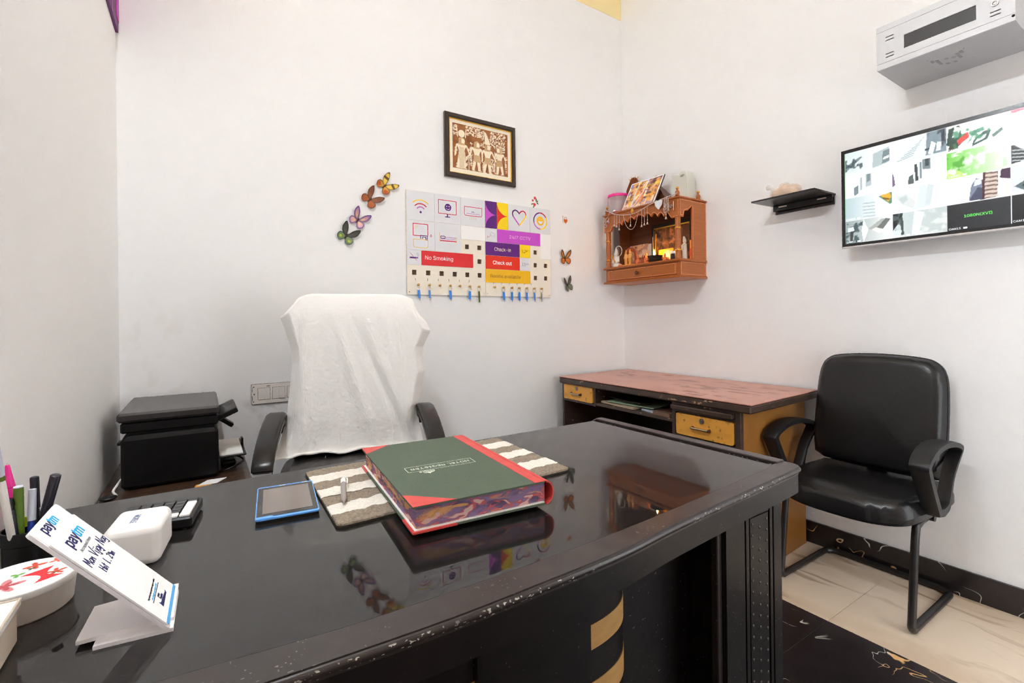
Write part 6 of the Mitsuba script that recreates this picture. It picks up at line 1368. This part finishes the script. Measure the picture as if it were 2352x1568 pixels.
c = Cell(1, 3); c.bg((200, 212, 212), (190, 200, 198)); c.q([(0, .3), (.18, .75), (.2, 1), (0, 1)], (30, 34, 34)); c.nz(50, 44, .5, (90, 104, 104), .8, (0, .2, 0, 1)); c.q([(.16, .08), (.22, .1), (.20, .8), (.15, .85)], (70, 80, 78)); c.q([(.36, .05), (.5, .1), (.6, .9), (.42, 1)], (226, 234, 234)); c.nz(44, 45, .5, (226, 230, 226), .8, (.4, 1, 0, 1)); c.q([(.0, 0), (.15, .05), (.18, .3), (0, .3)], LT)
c = Cell(2, 0); c.bg((226, 232, 226), (252, 252, 248)); c.q([(0, .3), (.16, .1), (.28, .3), (.22, .95), (.04, .9)], (24, 60, 44)); c.q([(.10, .55), (.2, .5), (.24, .85), (.14, .95)], (230, 236, 230)); c.q([(.2, .22), (.38, .42), (.36, .62), (.30, .6), (.18, .4)], (224, 60, 48)); c.q([(.02, .05), (.2, .1), (.2, .2), (.06, .3)], (50, 60, 30)); c.q([(.42, .05), (.66, .2), (.72, .5), (.6, .5), (.44, .25)], (40, 84, 70)); c.q([(.46, .15), (.62, .25), (.65, .4), (.5, .32)], (220, 232, 226)); c.q([(.40, .45), (.62, .55), (.6, .68), (.44, .62)], (90, 150, 120)); c.q([(.75, .2), (.9, .4), (.88, .5), (.72, .3)], (90, 120, 110)); c.nz(60, 46, .54, (60, 130, 90), .8, (.1, .7, .05, .75))
c = Cell(2, 1); c.bg((110, 196, 70), (240, 248, 236)); c.nz(40, 47, .5, (70, 160, 40), .8, (0, .3, .1, 1)); c.q([(.0, 0), (.35, 0), (.2, .25), (0, .35)], (190, 226, 120)); c.nz(50, 48, .56, (246, 252, 244), .8); c.q([(.88, .05), (.96, .1), (.95, .4), (.89, .4)], (200, 236, 190))
c = Cell(2, 2); c.bg((252, 252, 244), (254, 254, 252)); c.q([(.36, .05), (.58, .1), (.60, .7), (.48, .85), (.40, .6)], (120, 130, 150)); c.q([(.36, .05), (.58, .02), (.58, .45), (.5, .5)], (70, 74, 96)); c.q([(.44, .55), (.56, .6), (.55, .8), (.46, .78)], (220, 228, 232)); c.q([(.58, .02), (.80, .05), (.82, .95), (.58, 1)], (120, 96, 88)); [c.q([(.60, .08 + .15 * i), (.82, .05 + .15 * i), (.80, .14 + .15 * i), (.62, .17 + .15 * i)], (206, 190, 176)) for i in range(6)]; c.q([(.57, 0), (.6, 0), (.62, 1), (.58, 1)], (70, 20, 30)); c.q([(.84, .7), (1, .6), (1, 1), (.86, 1)], (60, 30, 60)); c.q([(.84, .0), (1, .0), (1, .55), (.9, .6)], (250, 238, 220))
c = Cell(2, 3); c.bg((30, 32, 36), (44, 46, 50))
c = Cell(3, 0); c.bg((250, 246, 250), (236, 244, 246)); c.q([(.0, .85), (.1, .9), (.4, .95), (.3, 1), (0, 1)], (214, 60, 96)); c.nz(40, 49, .5, LT, .8, (0, 1, 0, .6))
c = Cell(3, 1); c.bg((236, 240, 240), (226, 232, 234)); c.q([(0, .1), (.4, .2), (.05, .75), (0, .75)], (40, 44, 46)); [c.q([(.02, .2 + .12 * i), (.3, .1 + .12 * i), (.3, .14 + .12 * i), (.02, .24 + .12 * i)], (180, 186, 186)) for i in range(4)]
c = Cell(3, 2); c.bg((214, 220, 226), (236, 240, 242)); c.q([(.05, .3), (.5, .8), (.6, .5), (.2, .1)], (90, 110, 116)); c.q([(.15, .3), (.4, .6), (.45, .5), (.22, .2)], (30, 34, 36))
c = Cell(3, 3); c.bg((24, 24, 28), (40, 42, 46))
for i in range(1, 4):
    P.rect(i * cw - 0.0008, i * cw + 0.0008, 0, SH_, (246, 250, 252)); P.rect(0, SW_, i * ch - 0.0008, i * ch + 0.0008, (246, 250, 252))
P.rect(0, 0.003, 0.28 * SH_, SH_, (120, 200, 120), 0.5)
scrm = onright(P.mesh(), SY0, SZ0_, 0.0); scrm = put(scrm, (TXF + 0.004, 0, 0))
scene[tv + '__screen'] = {**ply(scrm, 'tv_black', color=P.lin() * TV_GAIN * 1.25), 'emitter': {'type': 'area', 'radiance': {'type': 'mesh_attribute', 'name': 'vertex_color'}}}
labels[tv + '__screen'] = {'label': 'lit screen with four rows of camera views'}
caps = []
for c_ in range(4):
    for r_ in range(4):
        n_ = r_ * 4 + c_ + 1
        x0, y0 = cellp(c_, r_)
        caps.append(put(cat(text(f'CAM{n_:02d}', 0.0070, 0.0003), put(prism(sg.box(0.041, 0.0002, 0.052, 0.0066), 0.0003), (0, 0, 0))), (x0 + 0.004, y0 + 0.0035, 0)))
caps.append(put(text('2020-01-28', 0.0105, 0.0003), (3 * cw - 0.055, SH_ - 0.020, 0)))
key = tv + '__screen__caption'
scene[key] = {**ply(put(onright(cat(*caps), SY0, SZ0_, 0.0), (TXF + 0.0035, 0, 0)), 'tv_black'), 'emitter': {'type': 'area', 'radiance': {'type': 'rgb', 'value': [0.42, 0.43, 0.44]}}}
labels[key] = {'label': 'white camera captions', 'kind': 'stuff'}
key = tv + '__screen__green_caption'
scene[key] = {**ply(put(onright(put(text('1080N(XVI)', 0.0095, 0.0003, bold=True, cx=0, cy=0, width=0.076), (2.5 * cw, 0.5 * ch, 0)), SY0, SZ0_, 0.0), (TXF + 0.0035, 0, 0)), 'tv_black'), 'emitter': {'type': 'area', 'radiance': {'type': 'rgb', 'value': [0.06, 0.36, 0.05]}}}
labels[key] = {'label': 'green lettering 1080N(XVI)'}

# ------------------------------------------------------------------ grey steel recorder box above the television
rb = thing('recorder_box', 'grey steel lock box with a dark window mounted above the television', 'box')
def steel_fn(p, n, uv): return mi.Color3f(0.44, 0.44, 0.45) * (0.94 + 0.10 * noise(p[0] * 300, p[1] * 300, p[2] * 300))
pbr('box_steel', proc(steel_fn), 0.42, 0.5, metallic=0.35)
pbr('box_front', (198, 198, 200), 0.4, 0.5)
pbr('hole_black', (10, 9, 10), 0.6, 0.2)
QX, QY0, QY1, QZ0, QZ1 = -0.285, -1.593, -1.965, 2.028, 2.190
def round_bars(L_): return L_
bot = sg.box(QX + 0.003, QY1, -0.001, QY0)
slots = []
for (a, b, n_, lw) in ((-0.196, -1.732, 3, .004), (-0.186, -1.744, 6, .004), (-0.176, -1.768, 2, .004), (-0.130, -1.760, 2, .004), (-0.168, -1.786, 2, .004), (-0.125, -1.779, 2, .004), (-0.186, -1.800, 6, .004), (-0.196, -1.812, 3, .004)):
    for i in range(n_): slots.append(sg.LineString([(a + i * 0.0095, b - 0.0035), (a + i * 0.0095, b + 0.0035)]).buffer(0.0021, quad_segs=3))
for (a, b) in ((-0.215, -1.725), (-0.107, -1.719), (-0.209, -1.824), (-0.102, -1.821)): slots.append(sg.Point(a, b).buffer(0.0022))
part(rb, 'bottom_plate', put(prism(bot.difference(shapely.union_all(slots)), 0.0018), (0, 0, QZ0)), 'box_steel')
part(rb, 'inside', box(QX + 0.012, -0.006, QY1 + 0.006, QY0 - 0.006, QZ0 + 0.006, QZ1 - 0.004), 'hole_black')  # black block stands in for the shaded interior behind the slots
part(rb, 'shell', cat(box(QX + 0.003, -0.001, QY0 - 0.002, QY0, QZ0, QZ1), box(QX + 0.003, -0.001, QY1, QY1 + 0.002, QZ0, QZ1), box(QX + 0.003, -0.001, QY1, QY0, QZ1 - 0.002, QZ1)), 'box_steel')
win = sg.box(1.678, 2.076, 1.874, 2.1255)
frs = sg.box(-QY0, QZ0 + 0.0215, -QY1, QZ1 - 0.0215).difference(win)
cut = []
for (y0, zz_) in ((1.622, 2.142), (1.622, 2.130), (1.622, 2.079), (1.622, 2.067), (1.907, 2.142), (1.907, 2.130), (1.907, 2.079), (1.907, 2.067)): cut.append(rrect(y0, y0 + 0.026, zz_ - 0.0018, zz_ + 0.0018, 0.0015))
part(rb, 'front_panel', put(onright(prism(frs.difference(shapely.union_all(cut)), 0.005), 0, 0, 0), (QX + 0.004, 0, 0)), 'box_front', label='pale front panel')
part(rb, 'front_edge', put(onright(prism(sg.box(-QY0, QZ0 - 0.001, -QY1, QZ0 + 0.0205), 0.005), 0, 0, 0), (QX + 0.004, 0, 0)), 'box_front')
part(rb, 'front_edge', put(onright(prism(sg.box(-QY0, QZ1 - 0.0205, -QY1, QZ1 + 0.001), 0.005), 0, 0, 0), (QX + 0.004, 0, 0)), 'box_front')
pbr('dark_window', (58, 58, 60), 0.10, 0.5)
part(rb, 'window', put(onright(prism(win, 0.002), 0, 0, 0), (QX + 0.005, 0, 0)), 'dark_window', label='dark window')
part(rb, 'lock', put(onright(cat(lathe([(0.006, 0.005), (0.0095, 0.005), (0.0095, 0.009), (0.006, 0.009)], n=24), cyl((0, 0, 0.002), (0, 0, 0.0075), 0.0045, 16)), 0, 0, 0), (QX + 0.004, -1.9195, 2.1045)), 'steel_dull', smooth=40)
part(rb, 'screw', cyl((QX - 0.002, QY1 + 0.004, QZ0 + 0.014), (QX + 0.002, QY1 + 0.004, QZ0 + 0.014), 0.004, 12), 'hole_black')

# ------------------------------------------------------------------ old wooden desk along the right wall
def d2(m): return put(m, (-0.004, -0.022, 0), U=(-0.016, -1, 0), V=(-1, -0.062, 0))
def red_top(p, n, uv):
    g = fbm(p[0] * 7, p[1] * 5, 0, 4)
    w = smoothstep(0.58, 0.70, fbm(p[0] * 28 + 3, p[1] * 11, 2.0, 4)) * smoothstep(0.50, 0.62, noise(p[0] * 4.2 + 2, p[1] * 3.1, 5.0))
    c = mix(mi.Color3f(0.36, 0.155, 0.115), mi.Color3f(0.46, 0.225, 0.17), g)
    return mix(c, mi.Color3f(0.20, 0.055, 0.028), 0.75 * w)
pbr('old_top', proc(red_top), 0.32, 0.5)
def old_edge(p, n, uv):
    w = smoothstep(0.72, 0.77, fbm(p[0] * 46, p[1] * 46, p[2] * 60, 3)) * smoothstep(0.45, 0.6, noise(p[0] * 5, p[1] * 5, 0))
    return mix(mix(mi.Color3f(0.030, 0.017, 0.013), mi.Color3f(0.055, 0.032, 0.023), fbm(p[0] * 20, p[1] * 20, p[2] * 40, 2)), mi.Color3f(0.40, 0.23, 0.14), w * 0.8)
pbr('old_brown', proc(old_edge), 0.38, 0.5)
pbr('old_dark', (34, 24, 20), 0.5, 0.3)
def yel(p, n, uv):
    w = smoothstep(0.50, 0.75, fbm(p[0] * 20, p[1] * 13, p[2] * 22, 4))
    d = smoothstep(0.70, 0.76, fbm(p[0] * 55, p[1] * 55, p[2] * 55, 3)) * 0.5
    return mix(mix(mi.Color3f(0.80, 0.37, 0.058), mi.Color3f(0.62, 0.26, 0.038), w), mi.Color3f(0.10, 0.04, 0.015), d)
pbr('old_yellow', proc(yel), 0.38, 0.5)
def sidep(p, n, uv):
    return mix(mi.Color3f(0.29, 0.125, 0.024), mi.Color3f(0.20, 0.080, 0.016), fbm(p[0] * 9, p[1] * 9, p[2] * 5, 4))
pbr('old_side', proc(sidep), 0.4, 0.5)
metal('chrome_worn', (190, 170, 140), 0.3)
pbr('rust', (70, 40, 22), 0.7, 0.3)
od = thing('wooden_desk', 'old wooden desk with a worn reddish top and yellow drawers in the right corner', 'desk')
DA, DB = 1.232, 0.632
part(od, 'desk_top', d2(box(0, DA, 0, DB, 0.739, 0.7445, 0.002)), 'old_top', label='worn reddish top')
part(od, 'top_edge', d2(box(0.0005, DA - 0.0005, 0.001, DB - 0.001, 0.705, 0.7392, 0.006)), 'old_brown')
BF = 0.606                                     # front of the carcass
part(od, 'side_panel', d2(box(DA - 0.076, DA - 0.058, 0.010, BF, 0, 0.705, 0.002)), 'old_side', label='brown-yellow side panel')
part(od, 'side_panel', d2(box(0.006, 0.022, 0.010, BF, 0, 0.705, 0.002)), 'old_brown')
part(od, 'back_panel', d2(box(0.02, DA - 0.06, 0.010, 0.022, 0.10, 0.705)), 'old_dark')
part(od, 'post', d2(box(DA - 0.082, DA - 0.056, BF - 0.02, BF + 0.004, 0, 0.706, 0.002)), 'old_brown')
part(od, 'post', d2(box(0.004, 0.020, BF - 0.02, BF + 0.002, 0, 0.706, 0.002)), 'old_brown')
# left drawer unit
part(od, 'drawer_frame', d2(hull(box(0.020, 0.300, BF - 0.40, BF, 0.600, 0.612))), 'old_brown')
def drawer(a0, a1, z0, z1, rr_=0.006):
    k = part(od, 'drawer', d2(put(prism(rrect(a0, a1, z0, z1, rr_), 0.35), (0, BF - 0.342, 0), U=(1, 0, 0), V=(0, 0, 1), W=(0, 1, 0))), 'old_yellow', label='yellow drawer')
    am, fz = (a0 + a1) / 2 - 0.010, BF + 0.008
    zh = z0 + (z1 - z0) * 0.44
    w_ = 0.042
    for s_ in (-1, 1): scene[numbered(k + '__handle_foot')] = ply(d2(hull(sphere((am + s_ * w_, fz + 0.002, zh), 0.007, 1), sphere((am + s_ * w_, fz + 0.016, zh), 0.005, 1))), 'rust', smooth=50)
    scene[k + '__handle'] = ply(d2(cyl((am - w_, fz + 0.016, zh), (am + w_, fz + 0.016, zh), 0.0055, 14)), 'chrome_worn', smooth=40)
    scene[k + '__lock'] = ply(d2(cat(cyl((am + 0.004, fz - 0.001, z0 + (z1 - z0) * 0.80), (am + 0.004, fz + 0.004, z0 + (z1 - z0) * 0.80), 0.012, 18), cyl((am + 0.004, fz + 0.004, z0 + (z1 - z0) * 0.80), (am + 0.004, fz + 0.006, z0 + (z1 - z0) * 0.80), 0.006, 14))), 'steel_dull', smooth=40)
part(od, 'partition', d2(box(0.288, 0.302, BF - 0.40, BF + 0.001, 0.598, 0.705)), 'old_brown')
drawer(0.026, 0.282, 0.614, 0.701)
# middle shelf
part(od, 'middle_shelf', d2(box(0.300, 0.832, 0.10, BF - 0.002, 0.604, 0.620, 0.002)), 'old_brown')
# right pedestal: pull-out board and drawers
part(od, 'pedestal_side', d2(box(0.830, 0.848, 0.02, BF, 0.02, 0.705)), 'old_brown')
part(od, 'pull_out_board', d2(box(0.838, 1.149, BF - 0.30, BF + 0.026, 0.672, 0.692, 0.003)), 'old_brown', label='pull-out writing board')
for z0, z1 in ((0.692, 0.705), (0.658, 0.671), (0.535, 0.556), (0.40, 0.42), (0.02, 0.06)): part(od, 'drawer_rail', d2(box(0.848, 1.151, BF - 0.05, BF, z0, z1)), 'old_brown')
drawer(0.858, 1.146, 0.560, 0.656, 0.010)
drawer(0.858, 1.146, 0.424, 0.530, 0.010)
drawer(0.858, 1.146, 0.066, 0.396, 0.010)
# papers in the pigeon hole
pbr('paper_old', (170, 154, 130), 0.7, 0.2); pbr('file_green', (150, 170, 140), 0.6, 0.3); pbr('file_brown', (120, 92, 76), 0.6, 0.3)
def sheet(name, label, a, b, w, l, z, h, ang, mat, curl=0.0, cat_='paper'):
    m = box(-w / 2, w / 2, -l / 2, l / 2, 0, h).subdivide().subdivide().subdivide()
    m.vertices[:, 2] += curl * (m.vertices[:, 0] / w) ** 2 + curl * 0.6 * np.clip(m.vertices[:, 1] / l, 0, 1)
    single(name, d2(put(rotz(m, ang), (a, b, z))), mat, label, cat_)
sheet('paper_bundle', 'pale grey-brown bundle of papers lowest on the shelf of the old desk', 0.46, 0.47, 0.26, 0.24, 0.6202, 0.010, 4, 'paper_old', 0.004)
sheet('green_folder', 'pale green folder lying on the paper bundle in the old desk', 0.52, 0.46, 0.30, 0.23, 0.6345, 0.004, -6, 'file_green', 0.004, 'folder')
sheet('brown_folder', 'dark brown folder on top of the papers in the old desk', 0.47, 0.44, 0.30, 0.22, 0.6430, 0.005, 8, 'old_dark', 0.016, 'folder')
sheet('notebook', 'pale blue notebook edge near the middle of the old desk shelf', 0.66, 0.52, 0.10, 0.10, 0.6202, 0.008, 12, 'pen_pale', 0.0, 'notebook')
sheet('brown_ledger', 'brown covered book at the right end of the old desk shelf', 0.765, 0.50, 0.11, 0.19, 0.6202, 0.016, 6, 'file_brown', 0.0, 'book')

# ------------------------------------------------------------------ visitor chair
pbr('vinyl', (13, 12, 13), 0.29, 0.40, bump=(lambda p, n, uv: fbm(p[0] * 220, p[1] * 220, p[2] * 220, 2), 0.0004))
pbr('arm_black', (22, 21, 22), 0.45, 0.35)
pbr('tube_black', (28, 26, 26), 0.35, 0.5)
vc = thing('visitor_chair', 'black vinyl cantilever chair with looped plastic arms against the right wall', 'chair')
YC = -1.515
def panel(outline_pts, depth, bulge, n=46):
    """upholstered panel: rounded outline, domed front (+z), flat back"""
    S = sg.Polygon(outline_pts).buffer(0)
    x0, y0, x1, y1 = S.bounds
    ring = np.array([S.exterior.interpolate(d_, True).coords[0] for d_ in np.linspace(0, 1, 160, endpoint=False)])
    from scipy.spatial import Delaunay
    gx, gy = np.meshgrid(np.linspace(x0, x1, n), np.linspace(y0, y1, n))
    pts = np.stack([gx.ravel(), gy.ravel()], 1)
    pts = pts[shapely.contains_xy(S.buffer(-0.004), pts[:, 0], pts[:, 1])]
    al = np.vstack([ring, pts])
    tri = Delaunay(al).simplices
    cen = al[tri].mean(1); tri = tri[shapely.contains_xy(S, cen[:, 0], cen[:, 1])]
    a_ = al[tri]; cr = (a_[:, 1, 0] - a_[:, 0, 0]) * (a_[:, 2, 1] - a_[:, 0, 1]) - (a_[:, 1, 1] - a_[:, 0, 1]) * (a_[:, 2, 0] - a_[:, 0, 0])
    tri[cr < 0] = tri[cr < 0][:, ::-1]
    d_ = shapely.distance(S.exterior, shapely.points(al))
    R = 0.040
    z = np.sqrt(np.clip(1 - (1 - np.clip(d_ / R, 0, 1)) ** 2, 0, 1)) * depth + bulge * np.clip(d_ / (0.5 * min(x1 - x0, y1 - y0)), 0, 1)
    V = np.column_stack([al, z]); B_ = np.column_stack([al, np.full(len(al), -0.012)])
    k_ = len(al); r_ = np.arange(160); r2_ = (r_ + 1) % 160
    F_ = np.vstack([tri, tri[:, ::-1] + k_, np.stack([r_ + k_, r2_ + k_, r2_], 1), np.stack([r_ + k_, r2_, r_], 1)])
    m = trimesh.Trimesh(np.vstack([V, B_]), F_, process=False)
    return m if m.volume > 0 else trimesh.Trimesh(m.vertices, m.faces[:, ::-1], process=False)
# back: local x to the right seen from the front (-y world... ), y up, z toward the sitter (-x world)
hw = 0.228
bo = spline([(-hw + 0.010, 0.02), (-hw, 0.12), (-hw + 0.002, 0.30), (-hw + 0.012, 0.395), (-hw + 0.040, 0.440), (-hw + 0.095, 0.458), (0, 0.466), (hw - 0.095, 0.458), (hw - 0.040, 0.440), (hw - 0.012, 0.395), (hw - 0.002, 0.30), (hw, 0.12), (hw - 0.010, 0.02), (hw - 0.05, 0.0), (0, -0.004), (-hw + 0.05, 0.0)], 6)
Vv = np.array([0.085, 0, 0.458]); Vv /= np.linalg.norm(Vv); Uu = np.array([0, -1.0, 0]); Ww = np.cross(Uu, Vv)
bpos = np.array([-0.158, YC, 0.470])
part(vc, 'backrest', put(panel(bo, 0.032, 0.012), bpos, U=Uu, V=Vv, W=Ww), 'vinyl', smooth=60)
bo2 = [(x * 1.012, 0.02 + (y - 0.02) * 1.006 + 0.001) for x, y in bo]
part(vc, 'back_shell', put(put(panel(bo2, 0.022, 0.004), (0, 0, 0), U=(1, 0, 0), V=(0, 1, 0), W=(0, 0, -1)), bpos - Ww * 0.014, U=Uu, V=Vv, W=Ww), 'arm_black', smooth=60)
part(vc, 'back_piping', put(tube(np.column_stack([np.array(bo), np.full(len(bo), -0.012)])[:-1], 0.0045, 8, closed=True, up=(0, 0, 1)), bpos, U=Uu, V=Vv, W=Ww), 'arm_black', smooth=60)
# seat
so = spline([(-0.235, 0.02), (-0.240, 0.20), (-0.232, 0.36), (-0.205, 0.430), (-0.12, 0.466), (0, 0.474), (0.12, 0.466), (0.205, 0.430), (0.232, 0.36), (0.240, 0.20), (0.235, 0.02), (0.18, 0.0), (0, -0.004), (-0.18, 0.0)], 7)
sm_ = panel(so, 0.046, 0.010)
v = sm_.vertices
v[:, 1] *= 0.965; v[:, 2] -= 0.036 * np.clip((v[:, 1] - 0.36) / 0.115, 0, 1) ** 1.6 * (v[:, 2] > -0.005) + 0.030 * np.clip((v[:, 1] - 0.36) / 0.115, 0, 1) ** 1.6 * (v[:, 2] <= -0.005)
v[:, 2] -= np.where(v[:, 2] < -0.010, 0.010, 0)
v[:, 2] += 0.0025 * (meshkit.fbm(np.stack([v[:, 0] * 22, v[:, 1] * 10, v[:, 0] * 0], -1), 3, 17) - 0.5) * (v[:, 2] > 0)
sm_.vertices = v
part(vc, 'seat', put(sm_, (-0.052, YC, 0.402), U=(0, -1, 0), V=(-1, 0, 0), W=(0, 0, 1)), 'vinyl', smooth=60)
# frame
R_ = 0.0125
yr, yl = YC - 0.215, YC + 0.222
fr_p = [(-0.12, yr, 0.372), (-0.30, yr, 0.368), (-0.372, yr, 0.362), (-0.402, yr, 0.325), (-0.440, yr, 0.065), (-0.4455, yr, 0.030), (-0.432, yr, R_ + 0.001), (-0.395, yr, R_), (-0.10, yr, R_), (-0.055, yr + 0.008, R_), (-0.034, yr + 0.04, R_), (-0.033, yr + 0.09, R_), (-0.033, yl - 0.09, R_), (-0.034, yl - 0.04, R_), (-0.055, yl - 0.008, R_), (-0.10, yl, R_), (-0.395, yl, R_), (-0.432, yl, R_ + 0.001), (-0.4455, yl, 0.030), (-0.440, yl, 0.065), (-0.402, yl, 0.325), (-0.372, yl, 0.362), (-0.30, yl, 0.368), (-0.12, yl, 0.372)]
part(vc, 'frame', tube(spline(fr_p, 6), R_, 14), 'tube_black', smooth=60, label='bent black steel tube frame')
part(vc, 'cross_bar', cat(cyl((-0.30, yr, 0.368), (-0.30, yl, 0.368), 0.010, 12), cyl((-0.14, yr, 0.372), (-0.14, yl, 0.372), 0.010, 12)), 'tube_black', smooth=40)
part(vc, 'back_bar', sweep(spline([(-0.22, YC, 0.372), (-0.14, YC, 0.366), (-0.096, YC, 0.40), (-0.112, YC, 0.52), (-0.100, YC, 0.66)], 6), [(-0.004, -0.035), (0.004, -0.035), (0.004, 0.035), (-0.004, 0.035)], up=(0, 1, 0)), 'tube_black', smooth=40)
loop = [(-0.350, 0.410), (-0.405, 0.490), (-0.455, 0.570), (-0.462, 0.587), (-0.435, 0.610), (-0.370, 0.630), (-0.290, 0.634), (-0.200, 0.624), (-0.130, 0.602), (-0.116, 0.588), (-0.135, 0.566), (-0.190, 0.512), (-0.228, 0.445), (-0.250, 0.412), (-0.300, 0.402)]
for y in (YC - 0.248, YC + 0.250):
    lp = np.array([(x, y, z) for x, z in spline(loop + [loop[0]], 6)[:-1]])
    n_ = len(lp)
    th_ = np.interp(np.arange(n_) / n_, [0, .15, .25, .35, .55, .62, .75, .9, 1], [0.026, 0.024, 0.018, 0.018, 0.016, 0.010, 0.014, 0.024, 0.026]) / 2
    wd_ = np.interp(np.arange(n_) / n_, [0, .2, .3, .5, .6, .75, .9, 1], [0.046, 0.056, 0.060, 0.058, 0.048, 0.038, 0.040, 0.046]) / 2
    pr_f = np.array([[(-b_, -a_), (-b_ * .6, -a_ * 1.25), (b_ * .6, -a_ * 1.25), (b_, -a_), (b_, a_), (b_ * .6, a_ * 1.25), (-b_ * .6, a_ * 1.25), (-b_, a_)] for a_, b_ in zip(th_, wd_)])
    pr_f = pr_f[:, :, ::-1]
    part(vc, 'armrest', sweep(lp, pr_f, closed=True, up=(0, 1, 0)), 'arm_black', smooth=50, label='looped black plastic armrest')
    ys_ = y + (0.022 if y < YC else -0.022)
    part(vc, 'arm_bolt', cyl((-0.30, ys_ - 0.015, 0.372), (-0.30, ys_ + 0.015, 0.372), 0.012, 14), 'tube_black', smooth=40)
